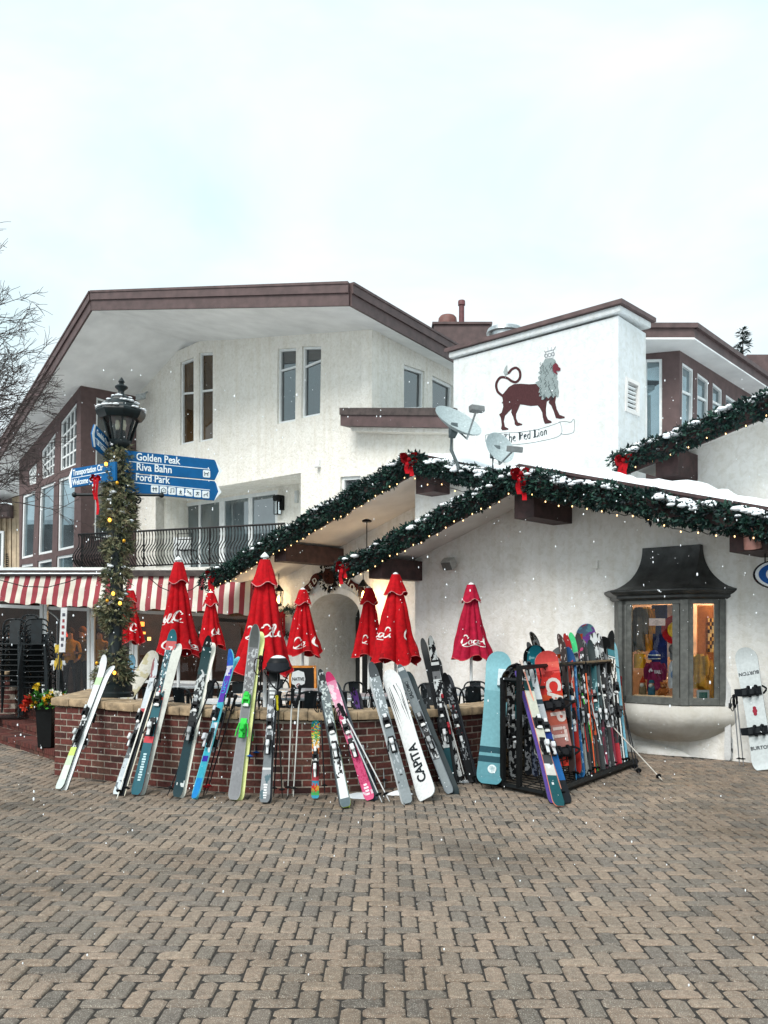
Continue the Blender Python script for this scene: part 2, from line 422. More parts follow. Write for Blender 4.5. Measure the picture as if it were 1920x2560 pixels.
# the patio and the raised terrace behind the steps
mb = MB()
pts = [V((p.x, p.y+0.25, 0)) for p in WLINE[:-8]]+[V((1.75, 12.3, 0)), sk(-1.6, -0.02), sk(-4.3, -0.02), sk(-4.3, 1.2), V((-2.3, 21, 0)), V((-3.9, 21, 0))]
mb.prism([V((p.x, p.y, -0.01)) for p in pts], (0, 0, 0.13))
struct('patio', mb, plain('patio_concrete', (120, 112, 104), 0.8, var=0.2, scale=4, bmp=0.2))
def brick_run(mb, pts, z0, courses, ztop=None, bw=0.19, bh=0.060, jt=0.016, dep=0.10):
    """running-bond bricks along a plan polyline, outer face on the line; each brick a block"""
    L = [0]
    for a, b in zip(pts, pts[1:]): L.append(L[-1]+(b-a).length)
    def P(s):
        s = max(0, min(L[-1], s))
        for i in range(len(L)-1):
            if s <= L[i+1]+1e-9:
                d = (pts[i+1]-pts[i]).normalized(); return pts[i]+d*(s-L[i]), d
        d = (pts[-1]-pts[-2]).normalized(); return pts[-1], d
    for c in range(courses):
        s = -(bw+jt)*(0.5 if c % 2 else 0)
        z = z0+c*(bh+jt)
        while s < L[-1]:
            a, b = max(0, s), min(L[-1], s+bw)
            if b-a > 0.02 and (ztop is None or z+bh < ztop(P((a+b)/2)[0].x)+.02):
                pa, d = P(a); pb, _ = P(b); d = (pb-pa)
                nrm = V((d.y, -d.x, 0)).normalized()
                o = rnd.uniform(-0.003, 0.003)
                mb.obox(pa+nrm*(0.002+o)+UP*z, d, -nrm*dep, UP*bh)
            s += bw+jt
# the low brick wall
wt = thing('brick_wall', 'curved low red brick patio wall with buff stone cap, skis leaning all along it', 'wall', (-1, 10, 0))
ZC = 0.84
def zcap(x): return ZC-.10*max(0, min(1, (x+3.9)/5.2))
lend = [WLINE[0]+V((-0.15, 1.9, 0)), WLINE[0]]
mbb = MB(); brick_run(mbb, WLINE, 0.0, 11, zcap); brick_run(mbb, lend, 0.0, 11)
mbb.build('brickwork', M['brick'], wt, bevel=0.0)
mm = MB(); inner = []
full = lend[:1]+WLINE
def offs(line, d):
    out = []
    for i, p in enumerate(line):
        a, b = line[max(i-1, 0)], line[min(i+1, len(line)-1)]
        t = (b-a).normalized(); out.append(p+V((-t.y, t.x, 0))*d)
    return out
fi, fo = offs(full, 0.28), offs(full, 0.004)
for (a, b, c, d) in zip(fo, fo[1:], fi[1:], fi): mm.prism([V((p.x, p.y, -0.01)) for p in (a, b, c, d)], (0, 0, zcap(b.x)-0.004))
mm.build('mortar_core', M['mortar'], wt)
mc = MB(); co, ci = offs(full, -0.045), offs(full, 0.42)
i = 0
while i < len(full)-1:
    j = min(i+3, len(full)-1); z = rnd.uniform(-0.006, 0.004)
    lo = [co[k] for k in range(i, j+1)]; li = [ci[k] for k in range(i, j+1)]
    g = 0.006
    lo[0] = lo[0].lerp(lo[1], 0.03); li[0] = li[0].lerp(li[1], 0.03)
    mc.prism([V((p.x, p.y, zcap(p.x)+z)) for p in lo+li[::-1]], (0, 0, 0.09)); i = j
mc.build('stone_cap', M['stone'], wt, bevel=0.014, smooth=50)
# brick steps and pier at the far left
d = (STEP1-STEP0).normalized(); nn = V((-d.y, d.x, 0)); nn = nn if nn.y > 0 else -nn
st = thing('brick_steps', 'red brick steps climbing to the terrace at the left end of the wall', 'steps', tuple(STEP0))
a0 = STEP0-d*2.5; a1 = STEP1+d*0.10
mbb, mm = MB(), MB()
for i in range(3):
    o = nn*(0.36*i)
    mm.obox(a0+o+UP*(-0.01), a1-a0, nn*(0.40 if i < 2 else 4.2), UP*(0.135*(i+1)))
    brick_run(mbb, [a0+o-nn*0.004, a1+o-nn*0.004], 0.135*i+0.005, 1, bh=0.055, dep=0.1)
    s = 0; L = (a1-a0).length
    while s < L-0.07:
        mbb.obox(a0+o+d*s+UP*(0.135*i+0.066)-nn*0.02, d*0.068, nn*0.20, UP*0.066); s += 0.078
    s = 0
    while s < L-0.2:
        mbb.obox(a0+o+d*s+UP*(0.135*i+0.115)+nn*0.19, d*0.2, nn*0.19, UP*0.017); s += 0.21
mbb.build('brickwork', M['brick'], st); mm.build('mortar_core', M['mortar'], st)
pr = thing('brick_pier', 'short red brick pier with stone cap at the left edge beside the stacked chairs', 'pier', (-6.4, 14.6, 0.4))
pc = at(-40, 1787, 14.6); pc.z = 0
q = [pc+V((-0.5, 0, 0)), pc+V((0.52, 0, 0)), pc+V((0.52, 0.5, 0))]
mbb, mm, mc = MB(), MB(), MB()
brick_run(mbb, q, 0.40, 8); mm.box((q[0].x, q[0].y+0.006, 0.38), (q[1].x-0.006, q[0].y+0.5, 1.0)); mc.box((q[0].x-0.05, q[0].y-0.05, 1.0), (q[1].x+0.05, q[0].y+0.55, 1.075))
mbb.build('brickwork', M['brick'], pr); mm.build('mortar_core', M['mortar'], pr); mc.build('stone_cap', M['stone'], pr, bevel=0.012)

# ------------------------------------------------------------------ building helpers
from mathutils.geometry import tessellate_polygon
def wall(mb, outer, holes, nrm, thick=0.28, reveal=0.12):
    outer = [V(p) for p in outer]; holes = [[V(p) for p in h] for h in holes]; nrm = V(nrm)
    loops = [outer]+holes; flat = [p for l in loops for p in l]
    idx = [mb.vert(p) for p in flat]
    for t in tessellate_polygon(loops): mb.face([idx[i] for i in t])
    bi = [mb.vert(p-nrm*thick) for p in outer]; n = len(outer)
    for i in range(n): mb.face((idx[i], idx[(i+1) % n], bi[(i+1) % n], bi[i]))
    if not holes: mb.face(bi[::-1])
    b = n
    for h in holes:
        m = len(h); ri = [mb.vert(p-nrm*reveal) for p in h]
        for i in range(m): mb.face((idx[b+i], idx[b+(i+1) % m], ri[(i+1) % m], ri[i]))
        b += m
def ringframe(mb, loop, nrm, w, d0, d1, col=None):
    """frame round a loop (lying on the plane), from depth d0 to d1 behind the plane, w wide"""
    c = sum(loop, V((0, 0, 0)))/len(loop); n = len(loop); inn = []
    for i, p in enumerate(loop):
        a, b = loop[i-1], loop[(i+1) % n]
        e1, e2 = (p-a).normalized(), (b-p).normalized()
        m1, m2 = nrm.cross(e1), nrm.cross(e2)
        if m1.dot(c-p) < 0: m1 = -m1
        if m2.dot(c-p) < 0: m2 = -m2
        bis = (m1+m2); k = w*2/ max(bis.length_squared, 0.4)
        inn.append(p+bis*k)
    A = [mb.vert(p-nrm*d0) for p in loop]; B = [mb.vert(p-nrm*d0) for p in inn]; C = [mb.vert(p-nrm*d1) for p in inn]; D = [mb.vert(p-nrm*d1) for p in loop]
    for i in range(n):
        j = (i+1) % n
        mb.face((A[i], A[j], B[j], B[i]), col); mb.face((B[i], B[j], C[j], C[i]), col); mb.face((A[i], D[i], D[j], A[j]), col); mb.face((C[i], C[j], D[j], D[i]), col)
    return inn
def quadpt(q, u, v):      # q = TL,TR,BR,BL
    return (q[0]*(1-u)+q[1]*u)*(1-v)+(q[3]*(1-u)+q[2]*u)*v
def window(parent, loop, nrm, pane='pane', fw=0.055, reveal=0.12, rails=(), cols=(), bars=0.025, frame='frame', name='window'):
    mb = MB(); nrm = V(nrm); loop = [V(p) for p in loop]
    inn = ringframe(mb, loop, nrm, fw, reveal-0.065, reveal+0.02)
    def bar(p, q, w_):
        dd = (q-p); s = nrm.cross(dd.normalized())*w_
        mb.obox(p-s/2-nrm*(reveal-0.045), dd, s, -nrm*0.05)
    for r in rails:
        a, b_ = (r, r) if not isinstance(r, tuple) else r
        bar(quadpt(inn, 0, a), quadpt(inn, 1, b_), 0.05)
    for c in cols:
        if isinstance(c, tuple): u, v0, v1, w_ = c
        else: u, v0, v1, w_ = c, 0, 1, bars
        bar(quadpt(inn, u, v0), quadpt(inn, u, v1), w_)
    f = mb.build(name, M[frame], parent)
    p = MB(); p.prism([x-nrm*(reveal-0.012) for x in loop], -nrm*0.02)
    p.build('pane', M[pane], f)
    return f
# ------------------------------------------------------------------ the big white chalet
PM = wplane(1.91); NM = PM.n
ch = thing('chalet', 'large white stucco chalet with sweeping purple-brown roof edge and balcony, rising behind the lamp post', 'chalet', (-3, 22, 0))
rA, rB = at(231, 735, 21.5), at(874, 714, 17.36)
rB2 = at(1128, 862, 20.9); rB2.z = rB.z
rD = at(-60, 1216, 28.0)
nR = V((-.841, .541, 0)); gR = (rA.z-rB.z)/((rA-rB).dot(nR))
nL = V((-.78, .62, 0)); gL = (rA.z-rD.z)/((rD-rA).dot(nL))
def roof_z(p):
    p = V((p.x, p.y, 0))
    return min(rB.z+gR*(p-V((rB.x, rB.y, 0))).dot(nR), rA.z-gL*(p-V((rA.x, rA.y, 0))).dot(nL))
TH = 0.40
rA2 = rA+V((.62, .78, 0))*9; rA2.z = rA.z-0.1
rB3 = rB2+(rB2-rB).normalized()*4; rD2 = rD+V((.62, .78, 0))*5
mb = MB()
for P in ([rA, rB, rB3, rA2], [rA, rA2, rD2, rD]):
    mb.poly([p+UP*0.03 for p in P])
for P in ([rA, rB, rB3, rA2], [rA, rA2, rD2, rD]):
    mb.mi = 1; mb.poly([p-UP*TH for p in P])
rf = mb.build('roof', [M['rooftop'], M['soffit']], ch, recalc=False)
def fascia(mb, a, b, out):
    out = V(out).normalized(); d = b-a
    mb.obox(a-UP*(TH+0.01), d, out*0.05, UP*(TH*0.60))
    mb.obox(a-UP*(TH*0.42), d, out*0.09, UP*(TH*0.42))
    mb.obox(a+UP*0.001, d, out*0.11-UP*0, UP*0.05)
mb = MB()
oL = V((-.62, -.78, 0)); fascia(mb, rD, rA, oL); fascia(mb, rA, rB, V((-.3, -.95, 0))); fascia(mb, rB, rB3, V((.83, -.56, 0)))
mb.build('fascia', M['fascia'], rf)
# front wall on the k=1.91 line
Cc = V((-.26, 19.0, 0))
def up(p, e=0.06): return V((p.x, p.y, roof_z(p)-TH+e))
p_l = PM.hit(338, 1430); 
top = [up(p_l)]+[up(p_l.lerp(PM.hit(930, 1430), t)) for t in (0.2, 0.35, 0.5, 0.65, 0.8, 1.0)]
outer = [PM.hit(338, 1470)]+top+[PM.hit(930, 1060), PM.hit(1134, 1060), PM.hit(1134, 1470), PM.hit(752, 1470), PM.hit(752, 1182), PM.hit(389, 1243), PM.hit(389, 1470)]
H = lambda *q: [PM.hit(x, y) for x, y in q]
w1 = H((450, 906), (484, 893), (484, 1106), (450, 1113)); w2 = H((497, 882), (532, 880), (532, 1099), (497, 1106))
w3 = H((694, 872), (740, 869), (738, 1052), (693, 1060)); w4 = H((755, 866), (803, 865), (800, 1037), (753, 1046))
w5 = H((851, 1192), (902, 1189), (902, 1240), (851, 1242)); w6 = H((918, 1186), (938, 1184), (938, 1222), (918, 1222))
mb = MB(); wall(mb, outer, [w1, w2, w3, w4, w5, w6], NM)
# right-hand wall
d2 = V((.555, .832, 0)); PR = Plane(Cc, d2); NR = V((.832, -.555, 0)); PR.n = NR
e = Cc+d2*4.6
h1 = [PR.hit(x, y) for x, y in ((1010, 911), (1062, 928), (1060, 1024), (1010, 1026))]
h2 = [PR.hit(x, y) for x, y in ((1081, 938), (1133, 964), (1131, 1024), (1081, 1026))]
zc = PM.hit(930, 1060).z
wall(mb, [V((Cc.x, Cc.y, zc)), up(Cc), up(e), V((e.x, e.y, zc))], [h1, h2], NR)
# wall of the balcony recess
PB = wplane(2.95); Hb = lambda *q: [PB.hit(x, y) for x, y in q]
door = Hb((441, 1262), (694, 1225), (694, 1424), (441, 1432))
l0, r0 = PB.hit(330, 1470), PB.hit(775, 1470)
wall(mb, [V((l0.x, l0.y, 2.9)), V((l0.x, l0.y, 6.4)), V((r0.x, r0.y, 6.4)), V((r0.x, r0.y, 2.9))], [door], NM, reveal=0.06)
la, ra = PM.hit(385, 1244), PM.hit(760, 1181)
mb.poly([la, ra, ra-NM*1.1, la-NM*1.1])
rj = PM.hit(752, 1182); mb.poly([rj, V((rj.x, rj.y, 2.9)), V((rj.x, rj.y, 2.9))-NM*1.1, rj-NM*1.1])
lj = PM.hit(389, 1243); mb.poly([lj, V((lj.x, lj.y, 2.9)), V((lj.x, lj.y, 2.9))-NM*1.1, lj-NM*1.1])
mb.build('wall', M['stucco'], ch)
window(ch, w1, NM, 'pane_warm', rails=((0.37, 0.40),)); window(ch, w2, NM, 'pane_warm', rails=(0.42,))
window(ch, w3, NM, rails=((0.27, 0.23),)); window(ch, w4, NM, rails=((0.26, 0.17),))
window(ch, w5, NM, fw=0.07); window(ch, w6, NM, fw=0.06)
window(ch, h1, NR, fw=0.07); window(ch, h2, NR, fw=0.07)
dr = window(ch, door, NM, fw=0.09, reveal=0.06, cols=((0.235, 0, 1, 0.08), (0.475, 0, 1, 0.24), (0.76, 0, 1, 0.16)), name='balcony_door', pane='pane_door')
# blinds hang behind the upper part of some panes
lowq = [(w3, 0.02, 0.26), (w4, 0.02, 0.2)]
# the brown glazed wing
PW = wplane(0.19); NW = PW.n; Hw = lambda *q: [PW.hit(x, y) for x, y in q]
ca = PW.hit(202, 955); cb = PW.hit(202, 1460); cl_ = PW.hit(48, 1460)
topw = [up(cb.lerp(cl_, t), 0.05) for t in (0, 0.25, 0.5, 0.75, 1.0)]
wins = [Hw((151, 1056), (194, 1000), (189, 1162), (149, 1178)), Hw((103, 1128), (139, 1078), (135, 1186), (104, 1199)), Hw((70, 1178), (92, 1151), (90, 1208), (72, 1214)),
        Hw((146, 1197), (187, 1183), (184, 1369), (143, 1378)), Hw((99, 1217), (135, 1204), (130, 1381), (94, 1388)), Hw((56, 1239), (88, 1225), (82, 1391), (52, 1398)),
        Hw((141, 1391), (183, 1384), (182, 1428), (140, 1431)), Hw((94, 1403), (129, 1396), (129, 1434), (93, 1437)), Hw((52, 1412), (82, 1408), (82, 1440), (51, 1442))]
mb = MB(); wall(mb, [cb]+topw+[cl_], wins, NW, thick=0.02, reveal=0.1)
PS = Plane(cb, E2); NS = E1.copy(); PS.n = NS
sb = cb+E2*1.95
sw = [PS.hit(x, y) for x, y in ((241, 993), (300, 1012), (300, 1335), (236, 1352))]
cb1 = cb+E2*0.021
wall(mb, [cb1, up(cb1, 0.05), up(sb, 0.05), sb], [sw], NS, reveal=0.08)
mb.build('glazed_wing', M['wing'], ch)
for i, q in enumerate(wins):
    if i < 3: window(ch, q, NW, 'pane', fw=0.06, reveal=0.1, rails=(0.28, 0.52, 0.76), cols=(0.25, 0.5, 0.75), bars=0.035)
    else: window(ch, q, NW, 'pane_bright', fw=0.07, reveal=0.1)
window(ch, sw, NS, 'pane', fw=0.05, reveal=0.08, rails=(0.3,))
# little flat canopy roof over the lower front
PC = wplane(1.43)
tl, tr, bl_, br_ = PC.hit(851, 1020), PC.hit(1138, 1020), PC.hit(851, 1064), PC.hit(1138, 1069)
ml, mr = tl.lerp(bl_, .40), tr.lerp(br_, .40)
mb = MB(); mb.prism([ml, mr, br_, bl_], E2*0.465); cp = mb.build('canopy', M['fascia'], ch)
mb = MB(); mb.prism([tl-E2*.03, tr-E2*.03, mr-E2*.03+UP*.002, ml-E2*.03+UP*.002], E2*0.495); mb.build('gutter', M['rooftop'], cp)
PC2 = wplane(1.58); mb = MB(); mb.prism([PC2.hit(x, y) for x, y in ((872, 1060), (1138, 1064), (1138, 1082), (880, 1078))], E2*0.315); mb.build('soffit', M['stucco'], cp)
# rooftop: parapet, domed vent, flue
Yr = 24.0
mb = MB(); a = at(1085, 862, Yr); b = at(1226, 812, Yr); mb.obox((a.x, Yr, a.z-0.3), (b.x-a.x, 0, 0), (0, 2, 0), (0, 0, b.z-a.z+0.3)); mb.obox((a.x-0.05, Yr-0.05, b.z+0.002), (b.x-a.x+0.1, 0, 0), (0, 2.1, 0), (0, 0, 0.07))
mb.build('parapet', M['fascia'], ch, bevel=0.01)
vc = at(1119, 812, Yr+0.5); mb = MB(); mb.lathe([(0.34, 0), (0.34, 0.12), (0.27, 0.14), (0.25, 0.3), (0.2, 0.36), (0.08, 0.39), (0, 0.4)], vc-UP*0.12, 18); mb.build('roof_vent', plain('rust_paint', (104, 68, 62), 0.6, var=0.15), ch, smooth=40)
vc = at(1154, 815, Yr+0.3); mb = MB(); mb.lathe([(0.075, 0), (0.075, 0.62), (0.10, 0.62), (0.10, 0.72), (0.09, 0.75), (0, 0.75)], vc-UP*0.05, 14); mb.build('flue_pipe', plain('flue_paint', (96, 56, 58), 0.6, var=0.15), ch, smooth=40)
# floodlight under the eaves, small camera on the wall
fc = PM.hit(352, 990, 0.16); fc = at(352, 992, PM.hit(352, 990).y-0.6)
mb = MB(); mb.cbox(fc, (0.26, 0.05, 0.07), (-.02, 0.12, 0), (0, 0.03, 0.16)); mb.tube([fc, fc+V((0.1, 0.3, 0.22))], 0.025); mb.build('floodlight', M['steel'], ch)
sc = PM.hit(799, 1160); mb = MB(); mb.cbox(sc+NM*0.04, E1*0.10, NM*0.08, UP*0.16); mb.ball(sc+NM*0.10-UP*0.06, 0.05); mb.build('security_camera', M['soffit'], ch)
sc = PB.hit(744, 1242); mb = MB(); mb.cbox(sc+NM*0.03, E1*0.1, NM*0.06, UP*0.30); mb.build('meter_box', M['stucco_tower'], ch)
# balcony slab
PBal = Plane(at(540, 1410, 20.6), V((math.cos(math.radians(22)), -math.sin(math.radians(22)), 0)))
bl, br = PBal.hit(196, 1419), PBal.hit(712, 1410)
bl.z = br.z = 3.30
mb = MB(); bk = V((.40, .92, 0))
mb.prism([bl+UP*-0.17, br+UP*-0.17, br+bk*3.4+UP*-0.17, bl+bk*3.2+UP*-0.17], (0, 0, 0.15)); mb.build('balcony_floor', M['frame'], ch)
# wall sconces at the balcony door
for i, (x, y) in enumerate(((426, 1296), (704, 1259))):
    c = PB.hit(x, y)
    sc = thing('wall_sconce', ('black wall lantern left of the balcony door' if i == 0 else 'black wall lantern right of the balcony door, near the garland'), 'wall lamp', tuple(c), 'wall lanterns beside the balcony door')
    mb = MB(); mb.cbox(c+NM*0.05+E1*0.07, E1*0.10, NM*0.1, UP*0.36); mb.cbox(c+NM*0.11+UP*0.13, E1*0.2, NM*0.2, UP*0.14); mb.build('bracket', M['black'], sc, bevel=0.008)
    mb = MB(); mb.obox(c+NM*0.05-E1*0.09-UP*0.27, E1*0.13, NM*0.13, UP*0.32); g = mb.build('lantern_glass', M['glass'], sc)
    mb = MB()
    for ax, ay in ((0, 0), (1, 0), (0, 1), (1, 1)): mb.obox(c+NM*(0.044+0.13*ay)-E1*(0.096-0.13*ax)-UP*0.28, E1*0.014, NM*0.014, UP*0.34)
    mb.obox(c+NM*0.045-E1*0.095-UP*0.29, E1*0.14, NM*0.14, UP*0.012); mb.build('lantern_frame', M['black'], sc)
# balcony railing: belly-shaped bars
rl = thing('balcony_railing', 'black wrought iron balcony railing of belly-shaped bars above the striped awning', 'railing', (bl.x, bl.y, 3.3))
mb = MB(); tk = MB()
run = br-bl; Lr = run.length; ud = run.normalized(); out = V((ud.y, -ud.x, 0))
ztop = at(540, 1318, 20.6).z; Hh = ztop-3.30
corner = bl+bk*1.3
def belly(v): return 0.20*math.sin(PI*min(1, v/0.62))**1.2*(1 if v < 0.62 else 0)-0.03*math.sin(PI*max(0, (v-0.62)/0.38))
def bars(p, q, o):
    n = int((q-p).length/0.082)
    for i in range(n+1):
        b = p.lerp(q, i/n)
        mb.tube([b+UP*(0.06+(Hh-0.06)*v)+o*belly(v) for v in (0, .12, .25, .37, .5, .62, .75, .88, 1)], 0.0135, 5, cap=False)
bars(bl, br, out); bars(corner, bl, V((-.92, .40, 0)))
for a, b in ((bl, br), (corner, bl)):
    tk.tube([a+UP*Hh, b+UP*Hh], 0.026, 6); tk.tube([a+UP*0.06, b+UP*0.06], 0.02, 6)
for t in (0.02, 0.34, 0.66, 0.985): tk.tube([bl.lerp(br, t), bl.lerp(br, t)+UP*Hh], 0.022, 6)
mb.build('railing_bars', M['iron'], rl); tk.build('handrail', M['iron'], rl)
# a pale folding board and a chair back stand on the balcony
pb = bl.lerp(br, 0.44)+V((0.1, 0.55, 0)); mb = MB(); mb.obox(pb-UP*0.0, (0.42, -0.1, 0), (0.02, 0.05, 0), (0, 0, 0.78)); tag(mb.build('folding_panel', M['frame']), 'white upright panel standing on the balcony behind the bars', 'panel')
ct = thing('metal_chair', 'slim black metal chair on the balcony beside the white panel', 'chair', tuple(pb))
mb = MB(); o = pb+V((0.16, -0.25, 0))
for dx, dy in ((0, 0), (0.36, -0.08), (0.05, 0.34), (0.41, 0.26)): mb = MB(); mb.tube([o+V((dx, dy, 0)), o+V((dx, dy, 0.44))], 0.013); mb.build('leg', M['black'], ct)
mb = MB(); mb.prism([o+V((0, 0, .44)), o+V((.36, -.08, .44)), o+V((.41, .26, .44)), o+V((.05, .34, .44))], (0, 0, .02)); mb.build('seat', M['black'], ct)
mb = MB(); mb.tube([o+V((0, 0, .44)), o+V((0, 0, .84)), o+V((.36, -.08, .84)), o+V((.36, -.08, .44))], 0.014); mb.tube([o+V((0, 0, .7)), o+V((.36, -.08, .7))], 0.012); mb.build('backrest', M['black'], ct)

# ------------------------------------------------------------------ lion tower
tw = thing('tower', 'bright white stucco tower with a painted red lion and sloping brown roof edge', 'tower', tuple(sk(-1.7, 1.5)))
PT = wplane(1.5); NT = PT.n
zt = 6.97; T0, T1 = sk(-4.64, 1.5), sk(-1.166, 1.5)
vt = [PT.hit(0, 0)]
PTr = Plane(T1, E2); PTr.n = E1.copy()
vent = [PTr.hit(x, y) for x, y in ((1564, 942), (1598, 958), (1597, 1042), (1562, 1028))]
mb = MB()
wall(mb, [V((T0.x, T0.y, 2)), V((T0.x, T0.y, zt)), V((T1.x, T1.y, zt)), V((T1.x, T1.y, 2))], [], NT, thick=0.02)
B1 = T1+E2*0.98
T1q = T1+E2*0.021
wall(mb, [V((T1q.x, T1q.y, 2)), V((T1q.x, T1q.y, zt)), V((B1.x, B1.y, zt-0.05)), V((B1.x, B1.y, 2))], [vent], E1, thick=0.2, reveal=0.1)
T0b = T0+E2*0.98; mb.obox(T0+UP*2+E2*0.3, E2*0.48, E1*0.2, UP*(zt-2)); mb.obox(T0b+UP*2-E2*0.2, E1*3.3, E2*0.19, UP*(zt-2))
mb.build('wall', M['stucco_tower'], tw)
mb = MB()
q = [T0-E1*0.07-E2*0.07, T1+E1*0.07-E2*0.07, B1+E1*0.07+E2*0.07, T0b-E1*0.07+E2*0.07]
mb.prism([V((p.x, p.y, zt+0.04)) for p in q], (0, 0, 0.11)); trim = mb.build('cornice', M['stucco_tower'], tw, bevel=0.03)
mb = MB(); q = [T0-E1*0.13-E2*0.13, T1+E1*0.13-E2*0.13, B1+E1*0.13+E2*0.13, T0b-E1*0.13+E2*0.13]
mb.prism([V((p.x, p.y, zt+0.153)) for p in q], (0, 0, 0.07)); mb.build('roof_edge', M['fascia'], tw)
vc = sk(-3.0, 2.0, zt+0.22); mb = MB(); mb.lathe([(0.30, 0), (0.30, 0.18), (0.36, 0.19), (0.33, 0.27), (0.1, 0.33), (0, 0.33)], at(1262, 830, 17.1)-UP*0.22, 20); mb.build('roof_vent', M['steel'], tw, smooth=40)
mb = MB(); ringframe(mb, [p+E1*0.0 for p in vent], E1, 0.06, -0.02, 0.08)
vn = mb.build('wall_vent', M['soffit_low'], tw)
mb = MB()
for i in range(7):
    v = 0.08+0.84*i/6.5
    a, b = quadpt(vent, 0.14, v), quadpt(vent, 0.86, v); mb.obox(a-E1*0.02, b-a, -E1*0.035-UP*0.02, UP*0.016)
mb.build('louvre', M['frame'], vn); mb = MB(); mb.prism([p-E1*0.09 for p in vent], -E1*0.01); mb.build('vent_back', M['black'], vn)
# painted mural, laid on the wall in the wall's own plane
def mural(name, loops, col, off, mat='matte', parent=tw, th=0.004, strokes=()):
    mb = MB(); mb.col = col
    for l in loops:
        pts = [PT.hit(1200+x/5.53, 840+y/5.53, off) for x, y in l]
        mb.prism(pts, NT*th)
    for pts, wd, nib in strokes: pen(mb, pts, wd, lambda x, y: PT.hit(1200+x/5.53, 840+y/5.53, off), nib)
    return mb.build(name, M[mat], parent, recalc=bool(loops))
body = [(330, 790), (400, 705), (470, 665), (560, 660), (680, 668), (800, 660), (900, 640), (1010, 700), (1050, 850), (1040, 920), (1060, 1010), (1100, 1090), (1170, 1115), (1172, 1135), (1110, 1145), (1050, 1135), (1042, 1110), (1020, 1040), (985, 960), (950, 925), (962, 885), (925, 905), (912, 1000), (915, 1100), (940, 1155), (990, 1180), (990, 1200), (900, 1215), (885, 1185), (868, 1120), (862, 1060), (835, 1005), (800, 960), (700, 968), (600, 950), (555, 945), (530, 1010), (500, 1075), (500, 1140), (525, 1195), (585, 1215), (582, 1232), (510, 1245), (480, 1220), (478, 1180), (460, 1120), (432, 1060), (440, 1005), (400, 1045), (345, 1105), (330, 1180), (345, 1255), (395, 1280), (392, 1295), (310, 1305), (292, 1280), (302, 1230), (288, 1130), (265, 1085), (300, 1060), (322, 980), (318, 930), (300, 930), (318, 900), (310, 850), (290, 830)]
mural('lion_body', [body], (76, 48, 50), 0.003)
tail = curve([(300, 820), (240, 760), (225, 660), (280, 575), (370, 580), (440, 625), (500, 635), (550, 580), (550, 490), (500, 440), (440, 460), (400, 505), (360, 520)], 5)
mural('lion_tail', [], (76, 48, 50), 0.006, strokes=[(tail, 34, None)])
mural('tail_tuft', [[(345, 545), (325, 500), (345, 440), (375, 400), (372, 460), (385, 520)]], (158, 168, 168), 0.010)
mane = [(900, 320), (1000, 305), (1040, 330), (1050, 370), (1010, 400), (1005, 470), (1045, 510), (1070, 570), (1050, 600), (1082, 620), (1075, 700), (1090, 760), (1080, 845), (1040, 820), (1015, 860), (985, 820), (945, 865), (915, 835), (880, 880), (850, 880), (858, 830), (815, 835), (840, 780), (810, 785), (830, 720), (800, 690), (765, 640), (820, 620), (800, 570), (840, 540), (805, 505), (850, 470), (820, 440), (860, 400)]
mural('lion_mane', [mane], (142, 154, 154), 0.008)
face = [(1010, 400), (1050, 370), (1075, 395), (1085, 425), (1112, 445), (1110, 478), (1080, 485), (1060, 480), (1050, 500), (1078, 515), (1060, 530), (1015, 500), (1005, 450)]
mural('lion_face', [face], (112, 52, 62), 0.013)
rl_ = random.Random(5); stks = []
for i in range(34):
    x, y = rl_.uniform(840, 1050), rl_.uniform(340, 840)
    stks.append((curve([(x, y), (x-14, y+22), (x+8, y+48), (x-8, y+74)], 3), 5, None))
mural('mane_lines', [], (46, 58, 62), 0.014, strokes=stks)
cr_ = []
for cx, cy in ((912, 272), (962, 262), (1008, 250)): cr_.append(([(cx+22*math.cos(t*PI/6), cy+24*math.sin(t*PI/6)) for t in range(13)], 7, None))
cr_ += [([(885, 205), (905, 222), (960, 205), (1020, 190), (1045, 145)], 7, None), ([(905, 222), (905, 310), (1010, 300), (1015, 190)], 4, None), ([(938, 155), (940, 205)], 4, None), ([(985, 150), (985, 200)], 4, None)]
mural('lion_crown', [], (104, 112, 118), 0.006, strokes=cr_)
bn = [(curve([(75, 1370), (240, 1345), (540, 1330), (820, 1285), (1100, 1195)], 6), 5, None), (curve([(75, 1370), (90, 1480), (240, 1510), (500, 1500), (800, 1460), (1110, 1370), (1110, 1195)], 6), 5, None), (curve([(1085, 1190), (1180, 1180), (1250, 1195), (1300, 1150), (1300, 1310), (1260, 1345), (1180, 1360), (1110, 1350)], 6), 5, None)]
mural('banner_outline', [], (58, 82, 88), 0.005, strokes=bn)
